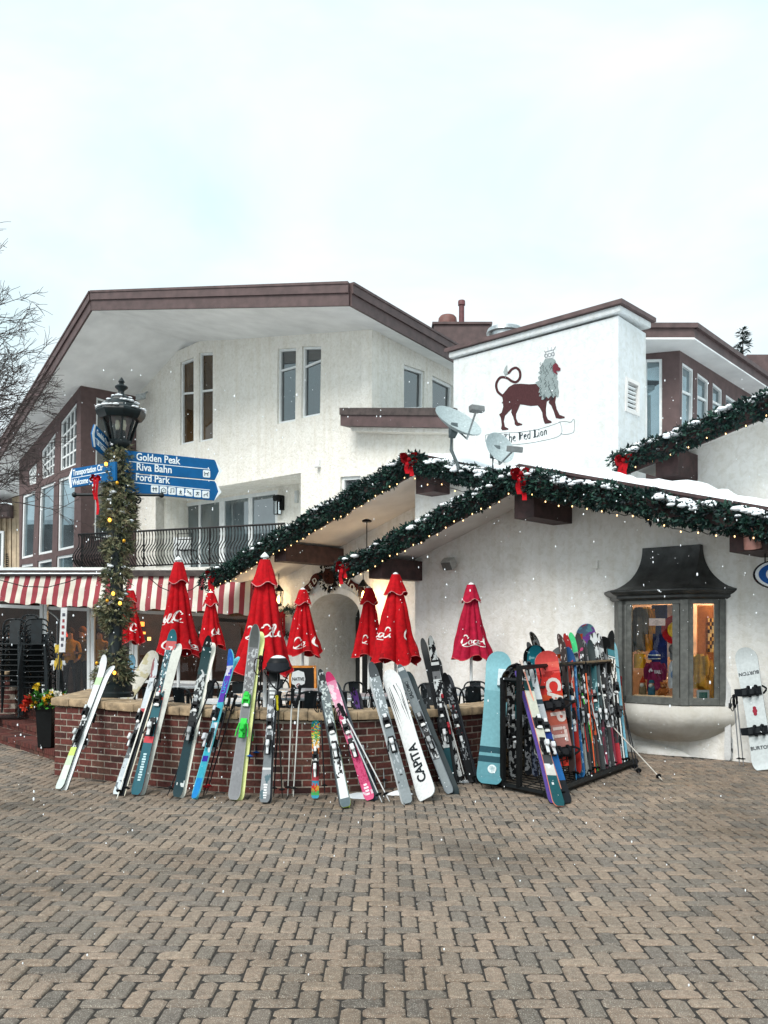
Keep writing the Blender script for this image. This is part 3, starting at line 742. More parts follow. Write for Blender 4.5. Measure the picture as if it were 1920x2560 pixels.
# blackletter words with a broad pen
GL = {'T': [[(0, .95), (.2, 1), (.7, .92)], [(.35, .95), (.2, .6), (.3, .1), (.62, .08)], [(.08, .7), (.05, .2), (.3, 0)]],
 'h': [[(.1, 1.05), (.12, 0)], [(.12, .55), (.4, .65), (.45, .3), (.36, -.1)]], 'e': [[(.1, .55), (.1, .12), (.35, 0), (.45, .1)], [(.1, .55), (.38, .65), (.4, .45), (.12, .33)]],
 'R': [[(.12, 1), (.12, 0)], [(0, .98), (.3, 1), (.56, .88), (.56, .66), (.2, .5)], [(.26, .5), (.46, .2), (.72, 0)], [(.26, .9), (.26, .1)]], 'd': [[(.42, 1.05), (.42, 0)], [(.42, .55), (.2, .62), (.06, .45), (.06, .15), (.2, 0), (.42, .1)]],
 'L': [[(.16, 1), (.16, .05)], [(0, .98), (.3, .98)], [(0, .04), (.4, .06), (.66, .02), (.68, .25)], [(.3, .95), (.3, .1)]], 'i': [[(.05, .6), (.15, .55), (.15, .05), (.28, 0)], [(.12, .82), (.18, .88)]], 'o': [[(.1, .5), (.1, .1), (.28, 0)], [(.1, .5), (.3, .62), (.42, .5), (.42, .15), (.26, 0)]],
 'n': [[(.05, .6), (.12, .5), (.12, 0)], [(.12, .5), (.36, .64), (.4, .45), (.4, .05), (.5, 0)]]}
st_ = []
base = lambda x: (330+x*0.88, 1475-x*0.085-(x*x)*0.00011)
X = 0
for c in 'The Red Lion':
    if c == ' ': X += 38; continue
    for s in GL[c]:
        pts = []
        for a, b in s:
            bx, by = base(X+a*105); pts.append((bx, by-b*108-4))
        st_.append((pts, 9, (0.62, 0.5)))
    X += {'T': 76, 'R': 78, 'L': 72, 'i': 34}.get(c, 58)
mural('banner_lettering', [], (38, 50, 56), 0.005, strokes=st_)

# ------------------------------------------------------------------ brown-windowed house on the right
rh = thing('brown_house', 'brown-walled upper house with white windows and low roof behind the tower on the right', 'house', (6, 18, 0))
Cr = at(1699, 876, 17.0); Cr.z = 0
dA = V((math.cos(math.radians(18)), -math.sin(math.radians(18)), 0)); dB = V((.65, .76, 0))
PA = Plane(Cr, dA); PBr = Plane(Cr, dB); PBr.n = V((.76, -.65, 0)); nA, nB = PA.n, PBr.n
la = PA.hit(1590, 1000); zr = 7.2
ha = [[PA.hit(x, y) for x, y in ((1611, 898), (1655, 897), (1655, 1106), (1611, 1100))]]
hb = [[PBr.hit(x, y) for x, y in q] for q in (((1706, 905), (1734, 924), (1732, 1100), (1704, 1100)), ((1744, 931), (1772, 952), (1770, 1090), (1742, 1090)), ((1782, 955), (1806, 975), (1805, 1080), (1781, 1080)), ((1815, 985), (1842, 1004), (1840, 1075), (1814, 1075)))]
mb = MB(); e = Cr+dB*7
wall(mb, [V((la.x, la.y, 3)), V((la.x, la.y, zr)), V((Cr.x, Cr.y, zr)), V((Cr.x, Cr.y, 3))], ha, nA, reveal=0.08)
wall(mb, [V((Cr.x, Cr.y, 3)), V((Cr.x, Cr.y, zr)), V((e.x, e.y, zr)), V((e.x, e.y, 3))], hb, nB, reveal=0.08)
mb.build('wall', M['wing'], rh)
for q in ha: window(rh, q, nA, 'pane_bright', fw=0.05, reveal=0.08)
for q in hb: window(rh, q, nB, 'pane_bright', fw=0.05, reveal=0.08, rails=(0.35,))
f0 = at(1736, 848, 16.35); z0 = f0.z; f1 = at(1560, 848, 16.35); f1.z = z0; f2 = f0+dB*8
mb = MB(); mb.prism([V((p.x, p.y, z0)) for p in (f1, f0, f2, f2+V((-5, 3, 0)), f1+V((0, 6, 0)))], (0, 0, 0.03)); rr = mb.build('roof', M['soffit'], rh)
mb = MB(); mb.obox(f1+UP*0.031, f0-f1, (0, 0.2, 0), UP*0.17); mb.obox(f0+UP*0.031, f2-f0, V((-.15, .13, 0)), UP*0.17)
mb.obox(f1+UP*0.203-V((0, .05, 0)), f0-f1+V((0.05, 0, 0)), (0, 0.25, 0), UP*0.09); mb.obox(f0+UP*0.203+V((.05, -.05, 0)), f2-f0, V((-.2, .17, 0)), UP*0.09)
mb.build('fascia', M['fascia'], rr)
mb = MB(); a = at(1868, 905, 21); mb.box((a.x, 21, a.z-1), (a.x+2.2, 23, a.z+0.18)); mb.build('roof_block', M['fascia'], rh)

# ------------------------------------------------------------------ tan building at the left edge
tb = thing('tan_building', 'tan vertical-board building with brown eave at the far left edge behind the awning', 'building', (-13, 29, 0))
Yt = 28.6; x0, x1 = at(-120, 1300, Yt).x, at(50, 1300, Yt).x; xm = at(30, 1300, Yt).x
mb = MB()
mb.box((xm, Yt, 0), (x1, Yt+1.6, at(0, 1212, Yt).z)); mb.box((x0, Yt+0.05, 0), (xm-0.002, Yt+3, at(0, 1290, Yt).z))
n = 0
x = x0
while x < x1-0.05:
    mb.box((x, Yt-0.02, 0), (x+0.05, Yt+(0.048 if x < xm-.06 else -0.001), at(0, 1292 if x < xm-0.05 else 1214, Yt).z)); x += 0.17
mb.build('wall', M['concrete'], tb)
mb = MB(); mb.box((x0, Yt-0.5, at(0, 1296, Yt).z), (xm+0.05, Yt+3, at(0, 1264, Yt).z)); mb.build('eave', M['fascia'], tb)
mb = MB(); mb.box((xm-0.06, Yt-0.04, at(0, 1216, Yt).z), (x1+0.05, Yt+1.7, at(0, 1204, Yt).z)); mb.build('cap', M['concrete'], tb)
q = [at(x, y, Yt-0.021) for x, y in ((-60, 1330), (12, 1328), (10, 1420), (-60, 1422))]
window(tb, q, V((0, -1, 0)), 'pane', fw=0.07, reveal=-0.02)
mb = MB()
for i in range(8): a = at(17, 1385+i*5.2, Yt-0.03); mb.box((a.x-0.03, Yt-0.05, a.z-0.02), (a.x+0.04, Yt-0.022, a.z+0.01))
mb.build('wall_vent', M['black'], tb)
# ------------------------------------------------------------------ the lodge with its garlanded gables
lg = thing('lodge', 'white plastered lodge of garlanded snowy gables with arched entrance and bay shop window', 'lodge', tuple(sk(-2, 1)))
NWL = -E2
PW0 = wplane(0.0)
K1, K2, K3 = -1.1, -0.45, 0.8
def sval(p): return (V(p)-G0).dot(E1)
def gable(k, pts):
    P = wplane(k); return [(sval(P.hit(x, y)), P.hit(x, y).z) for x, y in pts]
g1 = gable(K1, [(864, 1404), (1305, 1163), (1920, 1270)]); g1[2] = (3.5, g1[1][1]+(g1[2][1]-g1[1][1])*(3.5-g1[1][0])/(g1[2][0]-g1[1][0]))
g2 = gable(K2, [(530, 1436), (1042, 1134), (1290, 1186)])
g3 = gable(K3, [(1545, 1142), (1920, 983)]); g3[1] = (3.6, g3[0][1]+(g3[1][1]-g3[0][1])*(3.6-g3[0][0])/(g3[1][0]-g3[0][0]))
def zs(g, s):
    for (a, za), (b, zb) in zip(g, g[1:]):
        if s <= b or (b, zb) == g[-1]: return za+(zb-za)*(s-a)/(b-a)
TR = 0.14; FB = 0.34
FR = V((4.02, 11.85, 0)); FL = FR-E1*0.90; Rr = PW0.hit(1815, 1765); Rr = V((Rr.x, Rr.y, 0)); Ll = FL+V((0.04, 0.62, 0))
dR = (Rr-FR).normalized(); nRt = V((dR.y, -dR.x, 0)); nF = -E2
zb, ztb = 0.735, 2.17
bh0, bh1 = sval(Ll)+.12, sval(Rr)-.10
mbw = MB()      # plaster walls
o1 = [(-4.317, 0), (-4.317, zs(g2, -4.317)-TR+.04)]
for s in (g2[1][0], -3.4, -2.9): o1.append((s, zs(g2, s)-TR+.04 if s > -9 else 0))
o1 += [(-2.6, zs(g1, -2.6)-TR+.05), (g1[1][0], g1[1][1]-TR+.04), (3.4, zs(g1, 3.4)-TR+.05), (3.4, 0)]
wall(mbw, [sk(s, 0, z) for s, z in o1], [[sk(s, 0, z) for s, z in ((bh0, zb+.02), (bh1, zb+.02), (bh1, ztb-.02), (bh0, ztb-.02))]], NWL, thick=0.3, reveal=0.28)
# entrance wall with its arch
KE = 1.2; PE = wplane(KE)
ac = [PE.hit(x, 1541) for x in (776, 904)]; sa0, sa1 = sval(ac[0]), sval(ac[1]); zsp = ac[0].z*0.5+ac[1].z*0.5; ztp = PE.hit(838, 1484).z
sc_, ra, rz = (sa0+sa1)/2, (sa1-sa0)/2, ztp-zsp
arch = [(sa0, 0.12), (sa0, zsp)]+[(sc_-ra*math.cos(t), zsp+rz*math.sin(t)) for t in [PI*i/14 for i in range(1, 14)]]+[(sa1, zsp), (sa1, 0.12)]
sL = -9.6
o2 = [(sL, 0.1), (sL, zs(g2, sL)-TR+.05), (-6.8, zs(g2, -6.8)-TR+.05), (-4.1, zs(g2, -4.3)-TR+.05), (-4.1, 0.1)]
wall(mbw, [sk(s, KE, z) for s, z in o2], [[sk(s, KE, z) for s, z in arch]], NWL, thick=0.2, reveal=1.4)
mbw.obox(sk(-4.317, 0.3, 0), E1*0.3, E2*0.95, UP*4.2)
mbw.prism([sk(s, KE+1.4, z) for s, z in arch], E2*0.05)
# upper wall under the right-hand gable
wall(mbw, [sk(s, 1.55, z) for s, z in ((-0.35, 2.6), (-0.35, zs(g3, -0.35)-TR+.03), (3.4, zs(g3, 3.4)-TR+.03), (3.4, 2.6))], [], NWL)
mbw.obox(sk(-0.35, 1.85, 2.6), E1*0.3, E2*1.5, UP*1.7)
mbw.build('wall', M['stucco_smooth'], lg)
mb = MB(); out = [(sc_-(ra+.15)*math.cos(PI*i/20), zsp+(rz+.13)*math.sin(PI*i/20)) for i in range(21)]; inn = [(sc_-ra*1.0*math.cos(PI*i/20), zsp+rz*math.sin(PI*i/20)) for i in range(21)]
out = [(sc_-(ra+.15), 0.1)]+out+[(sc_+(ra+.15), 0.1)]; inn = [(sa0, 0.1)]+inn+[(sa1, 0.1)]
for (a, b, c, d) in zip(out, out[1:], inn[1:], inn): mb.prism([sk(s, KE-0.05, z) for s, z in (a, b, c, d)], E2*0.05)
mb.build('arch_surround', M['stucco_smooth'], lg, smooth=40)
mb = MB(); mb.prism([sk(s+(.08 if s < sc_ else -.08), KE+1.37, z-.04) for s, z in arch], -E2*.05); mb.build('arch_shade_panel', plain('arch_shade_dark', (34, 38, 38), .5, var=.2, scale=3), lg)  # near-black door panel filling the arch, added so the recess reads as shaded
a, b = PE.hit(892, 1640), PE.hit(922, 1640)
mb = MB(); mb.obox(sk(sval(b)-.10, KE-0.10, 0.12), E1*0.5, E2*0.09, UP*1.25); mb.build('notice_panel', M['black'], lg, bevel=0.01)
# roofs
def roof(g, k, kb, name, mat_under):
    mb = MB()
    T = [sk(s, k, z) for s, z in g]; n = len(g)
    for i in range(n-1):
        mb.mi = 0; mb.poly([T[i], T[i+1], T[i+1]+E2*(kb-k), T[i]+E2*(kb-k)])
        mb.mi = 1; mb.poly([T[i]-UP*TR, T[i+1]-UP*TR, T[i+1]-UP*TR+E2*(kb-k), T[i]-UP*TR+E2*(kb-k)])
    for p in (T[0], T[-1]): mb.mi = 0; mb.poly([p, p-UP*TR, p-UP*TR+E2*(kb-k), p+E2*(kb-k)])
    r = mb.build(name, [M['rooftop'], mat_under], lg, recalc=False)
    mb = MB()
    for i in range(n-1):
        mb.prism([T[i], T[i+1], T[i+1]-UP*FB, T[i]-UP*FB], -E2*0.05)
        mb.prism([T[i]+UP*0.012, T[i+1]+UP*0.012, T[i+1]-UP*0.03, T[i]-UP*0.03], -E2*0.075)
    mb.build('fascia', M['darkwood'], r)
    return r
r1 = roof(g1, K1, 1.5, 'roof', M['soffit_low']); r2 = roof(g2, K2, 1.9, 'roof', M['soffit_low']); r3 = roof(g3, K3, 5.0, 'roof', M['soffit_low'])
def beam(k0, k1, s0, s1, ztop, h, mat='darkwood'):
    mb = MB(); mb.obox(sk(s0, k0, ztop-h), E1*(s1-s0), E2*(k1-k0), UP*h); return mb.build('roof_beam', M[mat], lg, bevel=0.008)
s_ = g1[1][0]; beam(K1+0.05, 0.1, s_-.17, s_+.17, g1[1][1]-TR-.26, .36)
p = PW0.hit(1043, 1405); beam(K1+0.05, 0.1, sval(p)-.18, sval(p)+.12, zs(g1, sval(p))-TR-.06, .34)
p = wplane(K1).hit(1850, 1360); beam(K1+0.05, 0.1, sval(p)-.15, sval(p)+.25, zs(g1, sval(p))-TR-.04, .40)
s_ = g2[1][0]; beam(K2+0.03, 0.1, s_-.05, s_+.36, g2[1][1]-TR-.12, .42)
p = PE.hit(848, 1355); beam(K2+0.05, KE+0.1, sval(p)-.22, sval(p)+.14, zs(g2, sval(p))-TR-.03, .36)
p = wplane(K3).hit(1660, 1150); beam(K3+0.05, 1.6, sval(p)-.16, sval(p)+.20, zs(g3, sval(p))-TR-.04, .40)
# copper spotlight hood at the right-hand beam
p = wplane(K1-0.05).hit(1880, 1350); mb = MB(); mb.lathe([(0.0, .16), (.05, .15), (.09, .08), (.10, -.10), (.0, -.10)], p, 14, axis=(-.2, -.2, 1)); mb.build('spotlight', plain('copper_hood', (176, 128, 118), 0.4, metal=0.3), lg, smooth=40)
# snow lying on the roofs
def snow_on(g, i0, k0, k1, th, name='roof_snow', s_lim=None, par=lg):
    mb = MB(); rows = []
    (sa, za), (sb, zb) = g[i0], g[i0+1]
    if s_lim: sa, sb = max(sa, s_lim[0]), min(sb, s_lim[1])
    ns, nk = max(14, int((sb-sa)/0.09)), 10
    for j in range(nk+1):
        r = []
        for i in range(ns+1):
            s = sa+(sb-sa)*i/ns; kk = k0+(k1-k0)*j/nk
            edge = noise.noise(V((s*2.3, i0*7.1, 0.3)))*0.10+noise.noise(V((s*7, 2, 0)))*0.04
            f = min(1.0, j/2.0)
            h = (th*(0.75+0.7*noise.noise(V((s*1.7, kk*1.7, 4)))+.25*noise.noise(V((s*6, kk*6, 1)))))*math.sqrt(f) if j else -0.004
            e = min(1, i/2, (ns-i)/2)
            r.append(sk(s, kk+(edge if j < 3 else 0), zs(g, s)+max(-.004, h*math.sqrt(max(0, e)))))
        rows.append(r)
    mb.grid(rows); return mb.build(name, M['snow'], par, smooth=180)
snow_on(g1, 1, K1+0.22, 1.4, 0.19); snow_on(g1, 0, K1-0.02, 0.0, 0.05, s_lim=(-3.6, 0)); snow_on(g1, 0, K1+0.05, 0.0, 0.03)
snow_on(g2, 1, K2+0.02, 1.4, 0.13); snow_on(g2, 0, K2-0.01, 1.5, 0.035, s_lim=(-6.2, 0)); snow_on(g3, 0, K3-0.02, 4.5, 0.22)
# bay shop window
PF = Plane(FR, E1); PRt = Plane(FR, dR); PRt.n = nRt
bw = None
mb = MB()
def post(p, w, z0=zb, z1=ztb, d=0.07): mb.cbox(V((p.x, p.y, (z0+z1)/2)), E1*w, E2*d, UP*(z1-z0))
mb.cbox(FR.lerp(FR+E2*0.05, 1)+UP*(zb+ztb)/2, V((.10, -.03, 0)), V((.03, .10, 0)), UP*(ztb-zb))
mb.cbox(FL+E2*0.05+UP*(zb+ztb)/2, E1*.11, E2*.10, UP*(ztb-zb))
for a, b, n_ in ((FL, FR, nF), (FR, Rr, nRt)):
    d_ = (b-a)
    mb.obox(a+UP*zb-n_*0.05, d_, -n_*-.05, UP*0.10); mb.obox(a+UP*(ztb-.06)-n_*0.05, d_, n_*.05, UP*0.06)
    dn = d_.normalized()
    mb.obox(a+dn*0.05+UP*zb-n_*0.05, dn*0.10, n_*.04, UP*(ztb-zb)); mb.obox(b-dn*0.15+UP*zb-n_*0.05, dn*0.10, n_*.04, UP*(ztb-zb))
mb.obox(Rr-dR*0.09+UP*zb-nRt*0.05, dR*0.08, nRt*.075, UP*(ztb-zb))
mb.obox(Ll+UP*zb, FL-Ll, E1*0.08, UP*(ztb-zb))
bw = mb.build('bay_window', M['bayframe'], lg, bevel=0.006)
mb = MB()
for a, b, n_ in ((FL, FR, nF), (FR, Rr, nRt)):
    dn = (b-a).normalized(); p, q = a+dn*.15-n_*.03, b-dn*.15-n_*.03
    mb.poly([p+UP*(zb+.1), q+UP*(zb+.1), q+UP*(ztb-.06), p+UP*(ztb-.06)])
mb.build('pane', M['glass'], bw, recalc=False)
# cornice and flared roof
def off3(d):
    return [Ll-E1*d, FL-E1*d*.55-E2*d, FR+E1*d*.30-E2*d*1.0+V((d*.15, 0, 0)), Rr+dR*d*0.9+nRt*d*.6]
mb = MB()
lev = [(.02, ztb), (.07, ztb+.03), (.07, ztb+.06), (.12, ztb+.085), (.16, ztb+.12), (.16, ztb+.14)]
rows = [[V((p.x, p.y, z)) for p in off3(d_)] for d_, z in lev]
mb.grid(rows); mb.poly([V((p.x, p.y, ztb+.001)) for p in off3(0.02)])
mb.build('cornice', M['copper'], bw)
TL, TRp = PW0.hit(1614, 1372, 0.02), PW0.hit(1757, 1364, 0.02); TRp.z = TL.z+0.0
eav = off3(.17); ze = ztb+.142
topl = [TL-E2*0.0, TL-E2*0.10, TRp-E2*0.10, TRp]
mb = MB(); rows = []
for i in range(15):
    t = i/14; f = t**0.55 if t > 0 else 0
    rows.append([V((e_.x+(t_.x-e_.x)*(1-(1-t)**2.0), e_.y+(t_.y-e_.y)*(1-(1-t)**2.0), ze+(t_.z-ze)*(t**1.45))) for e_, t_ in zip(eav, topl)])
mb.grid(rows); mb.poly([p+UP*.0 for p in rows[-1]])
mb.build('bay_roof', M['copper'], bw, smooth=25)
# plaster bowl beneath the bay
mb = MB(); rows = []
base = [V((p.x, p.y, 0)) for p in (Ll-E1*.03, FL-E1*.06-E2*.10, FR-E2*.13+E1*.03, Rr+dR*.08+nRt*.08)]
pl = [V((p[0], p[1], 0)) for p in curve([tuple(base[0]), tuple(base[0].lerp(base[1], .75)), tuple(base[1].lerp(base[2], .12)), tuple(base[1].lerp(base[2], .5)), tuple(base[1].lerp(base[2], .88)), tuple(base[2].lerp(base[3], .25)), tuple(base[3])], 6)]
cen = (base[0]+base[3])/2+E2*0.05
for i in range(13):
    t = i/12; z = zb-0.01-0.55*t; f = math.sqrt(max(0, 1-(t**2.6)))*0.97+0.03
    bul = 1+0.06*math.sin(PI*min(1, t*1.6))
    rows.append([cen+(p-cen)*f*bul+UP*z for p in pl])
mb.grid(rows); mb.poly([p for p in rows[0]])
mb.build('plaster_sill', stucco('sill_plaster', (214, 212, 206), (150, 148, 142), 0.7, 0.5, 4), bw, smooth=180)
# plinth bulge at the foot of the wall
mb = MB(); rows = []
for i in range(25):
    s = -2.6+i*0.14
    rows.append([sk(s, -.02-.16*math.sin(PI*i/24)**.6*math.sin(t*PI/2)*(0.7+.5*noise.noise(V((s*1.5, 0, 0)))), 0.30*math.sin(PI*i/24)**.6*(1-t)**0.8*(.7+.5*noise.noise(V((s, 3, 0))))) for t in [j/6 for j in range(7)]])
mb.grid(rows); mb.build('plinth', M['stucco_smooth'], lg, smooth=180)
# inside of the shop
# interior lining inside the bay only: shelf and back panels
shelf = [Ll+E1*.09, FL+E2*.06+E1*.06, FR+E2*.06, Rr-dR*.02, Rr+E2*.0]
mbs = MB(); mbs.prism([V((p.x, p.y, zb+.02)) for p in (FL+E2*.055+E1*.05, FR+E2*.055-E1*0.03, Rr-dR*.04-nRt*.055, sk(sval(Rr), 0.6), sk(sval(Ll)+.1, 0.6))], (0, 0, .03)); mbs.build('display_shelf', M['bayframe'], bw)

mb = MB(); a0_, a1_ = bh0-.5, bh1+.5
mb.poly([sk(a0_, 1.35, .3), sk(a1_, 1.35, .3), sk(a1_, 1.35, 2.5), sk(a0_, 1.35, 2.5)]); mb.poly([sk(a0_, .29, .3), sk(a0_, 1.35, .3), sk(a0_, 1.35, 2.5), sk(a0_, .29, 2.5)])
mb.poly([sk(a1_, .29, .3), sk(a1_, 1.35, .3), sk(a1_, 1.35, 2.5), sk(a1_, .29, 2.5)]); mb.poly([sk(a0_, .29, 2.5), sk(a1_, .29, 2.5), sk(a1_, 1.35, 2.5), sk(a0_, 1.35, 2.5)]); mb.poly([sk(a0_, .29, .3), sk(a1_, .29, .3), sk(a1_, 1.35, .3), sk(a0_, 1.35, .3)])
mb.build('shop_interior', plain('timber_lining', (96, 74, 58), 0.7, var=0.3, scale=6), lg, recalc=False)
def lamp(name, p, col, e, r=0.05):
    l = bpy.data.objects.new(name, bpy.data.lights.new(name, 'POINT')); COL.objects.link(l); l.location = p
    l.data.energy = e; l.data.color = col; l.data.shadow_soft_size = r; return l
lamp('shop_light', sk(bh0+.5, .55, 2.3), (1.0, .80, .55), 70, .12); lamp('shop_light', sk(bh1-.3, .75, 2.3), (1.0, .74, .45), 80, .12)
# ------------------------------------------------------------------ evergreen garlands with fairy lights
GREENS = [(18, 44, 44), (26, 58, 54), (12, 30, 34), (34, 70, 62), (46, 84, 70), (20, 50, 44)]
def garland(label, pts, rad, per_m=430, droop=0.6, seed=1, snow=0.5, group='garlands along the lodge roof edges', snowdir=UP):
    rg = random.Random(seed); fo, sn = MB(), MB()
    pts = [V(p) for p in pts]
    o = thing('garland', label, 'garland', tuple(pts[len(pts)//2]), group)
    segs = []; tot = 0
    for a, b in zip(pts, pts[1:]): segs.append((a, b, (b-a).length)); tot += (b-a).length
    for a, b, l in segs:
        d = (b-a).normalized(); side = d.cross(UP).normalized(); upv = side.cross(d).normalized()
        for q in range(int(l*per_m)):
            t = rg.random(); ang = rg.uniform(0, 2*PI)
            lump = 1+0.35*noise.noise(V((a+(b-a)*t)*2.4)+V((seed, 0, 0)))
            rr = rad*lump*math.sqrt(rg.uniform(0.25, 1))
            rdir = side*math.cos(ang)+upv*math.sin(ang)
            p = a+(b-a)*t+rdir*rr
            colr = GREENS[rg.randrange(6)]
            for k in range(4):
                dv = (rdir*rg.uniform(.2, 1)+d*rg.uniform(-1, 1)+side*rg.uniform(-.7, .7)+upv*rg.uniform(-.8, .5)).normalized()
                L = rg.uniform(.05, .095)*(rad/0.16)**.5; wv = dv.cross(V((rg.uniform(-1, 1), rg.uniform(-1, 1), rg.uniform(-1, 1)))).normalized()*L*.2
                m = p+dv*L*.55
                fo.poly([p, m+wv, p+dv*L, m-wv], colr)
        if snow:
            for q in range(int(l*55*snow)):
                t = rg.random(); pp = a+(b-a)*t
                if noise.noise(V(pp)*3.1+V((0, seed, 0))) < -0.12: continue
                ang = rg.gauss(PI/2, .55); rdir = side*math.cos(ang)+UP*math.sin(ang)
                sn.ball(pp+rdir*rad*rg.uniform(.75, 1.02), rg.uniform(.02, .065), 7, 4, sq=(1.4, 1.2, .55))
    fo.build('foliage', M['foliage'], o, recalc=False)
    if snow: sn.build('snow_lumps', M['snow'], o, smooth=180)['kind'] = 'stuff'
    return o
def light_string(label, pts, n, seed, group='warm light strings under the roof edges'):
    rg = random.Random(seed); pts = [V(p) for p in pts]
    o = thing('light_string', label, 'fairy lights', tuple(pts[0]), group)
    L = [0]
    for a, b in zip(pts, pts[1:]): L.append(L[-1]+(b-a).length)
    def P(s):
        for i in range(len(pts)-1):
            if s <= L[i+1]+1e-6: return pts[i].lerp(pts[i+1], (s-L[i])/max(1e-6, L[i+1]-L[i]))
        return pts[-1]
    cd = MB(); ps = []
    for i in range(n):
        p = P(L[-1]*(i+.5)/n)+UP*rg.uniform(-.05, .02); ps.append(p)
    line = []
    for a, b in zip(ps, ps[1:]): line += [a+UP*.02, a.lerp(b, .5)-UP*.012]
    cd.tube(line+[ps[-1]+UP*.02], 0.005, 4); cd.build('cord', M['black'], o)
    for p in ps:
        m = MB(); m.ball(p-UP*.012, .0085, 6, 4, sq=(1, 1, 1.5)); m.build('bulb', M['bulb'], o, smooth=180)
def along(g, k, i0, i1, dz, dk, s0=None, s1=None, n=10):
    (a, _), (b, _) = g[i0], g[i1]
    a = a if s0 is None else s0; b = b if s1 is None else s1
    return [sk(a+(b-a)*i/n, k+dk, zs(g, a+(b-a)*i/n)+dz+.03*math.sin(i*2.1)) for i in range(n+1)]
garland('snow-dusted green garland on the low middle gable, left slope from ridge bow to entrance', along(g1, K1, 0, 1, -.20, -.17), 0.15, seed=1)
garland('thick snowy green garland on the front gable, right slope above the bay window', along(g1, K1, 1, 2, -.23, -.18), 0.165, seed=2, snow=1.6)
garland('long green garland on the far left roof slope, from the awning up to its bow', along(g2, K2, 0, 1, -.20, -.18, n=16), 0.165, seed=3, snow=.4)
garland('short snowy garland behind the two satellite dishes', along(g2, K2, 1, 2, -.18, -.16), 0.155, seed=4, snow=1.2)
garland('green garland on the upper right roof edge beside the tower', along(g3, K3, 0, 1, -.17, -.16), 0.155, seed=6, snow=.6)
light_string('warm white bulbs under the left slope of the low middle gable', along(g1, K1, 0, 1, -.40, -.22), 22, 1)
light_string('warm white bulbs under the right slope above the bay window', along(g1, K1, 1, 2, -.42, -.24), 22, 2)
light_string('warm white bulbs under the long left roof slope by the tall umbrella', along(g2, K2, 0, 1, -.42, -.22), 34, 3)
light_string('few warm white bulbs below the satellite dishes', along(g2, K2, 1, 2, -.40, -.22), 7, 4)
light_string('warm white bulbs under the upper right roof edge', along(g3, K3, 0, 1, -.36, -.22), 16, 5)
RED = (196, 18, 32)
def bow(label, c, sc=1.0, seed=1, tails=(0.34, 0.42), name='ribbon_bow'):
    rg = random.Random(seed); c = V(c); o = thing(name, label, 'bow', tuple(c), 'red ribbon bows on the garlands')
    u, f = V((1, 0, 0)), V((0, -1, 0))
    m = MB(); m.col = RED
    for q in range(6):
        a = rg.uniform(-.5, .6)+(0 if q % 2 else PI); r = rg.uniform(.11, .15)*sc
        dv = u*math.cos(a)+UP*math.sin(a)*(1 if q % 2 else -1)*.9+f*rg.uniform(.1, .6)
        dv.normalize(); sd = dv.cross(f).normalized()
        L = [c+dv*r*t+sd*(.045*sc*math.sin(PI*t)) for t in (0, .3, .6, .9, 1)]; Rr_ = [c+dv*r*t-sd*(.045*sc*math.sin(PI*t)) for t in (1, .9, .6, .3, 0)]
        loop = L+Rr_
        wv = f*.028*sc+UP*.02*sc
        for a_, b_ in zip(loop, loop[1:]): m.poly([a_-wv, b_-wv, b_+wv, a_+wv], (RED if q % 2 else (170, 12, 26)))
    m.ball(c+f*.03, .035*sc, 8, 5, (150, 8, 20)); m.build('loops', M['cloth'], o, recalc=False)
    for i, t in enumerate(tails):
        m = MB(); x = (-.03 if i == 0 else .035)*sc
        pts = [c+f*.02+u*(x+.012*math.sin(k*1.3+i))*1-UP*(t*sc*k/6)+f*.02*math.sin(k+i) for k in range(7)]
        for a_, b_ in zip(pts, pts[1:]): m.poly([a_-u*.03*sc, b_-u*.03*sc, b_+u*.03*sc, a_+u*.03*sc], RED)
        m.build('tail', M['cloth'], o, recalc=False)
    return o
P1 = wplane(K1-.32)
bow('big red bow at the peak of the front gable beside the small dish', P1.hit(1302, 1185), 1.1, 1, tails=(.26, .34))
bow('red bow at the ridge of the left roof, left of the large dish', wplane(K2-.30).hit(1022, 1150), 1.15, 2, tails=(.2, .24))
bow('red bow at the lower end of the middle gable, beside the carved sign', P1.hit(857, 1416), 1.0, 3, tails=(.30, .2))
bow('red bow where the long left garland meets the striped awning', wplane(K2-.30).hit(528, 1438), 1.0, 4, tails=(.3, .42))
bow('red bow at the low end of the upper right garland beside the tower', wplane(K3-.3).hit(1556, 1152), 1.1, 5, tails=(.22, .3))

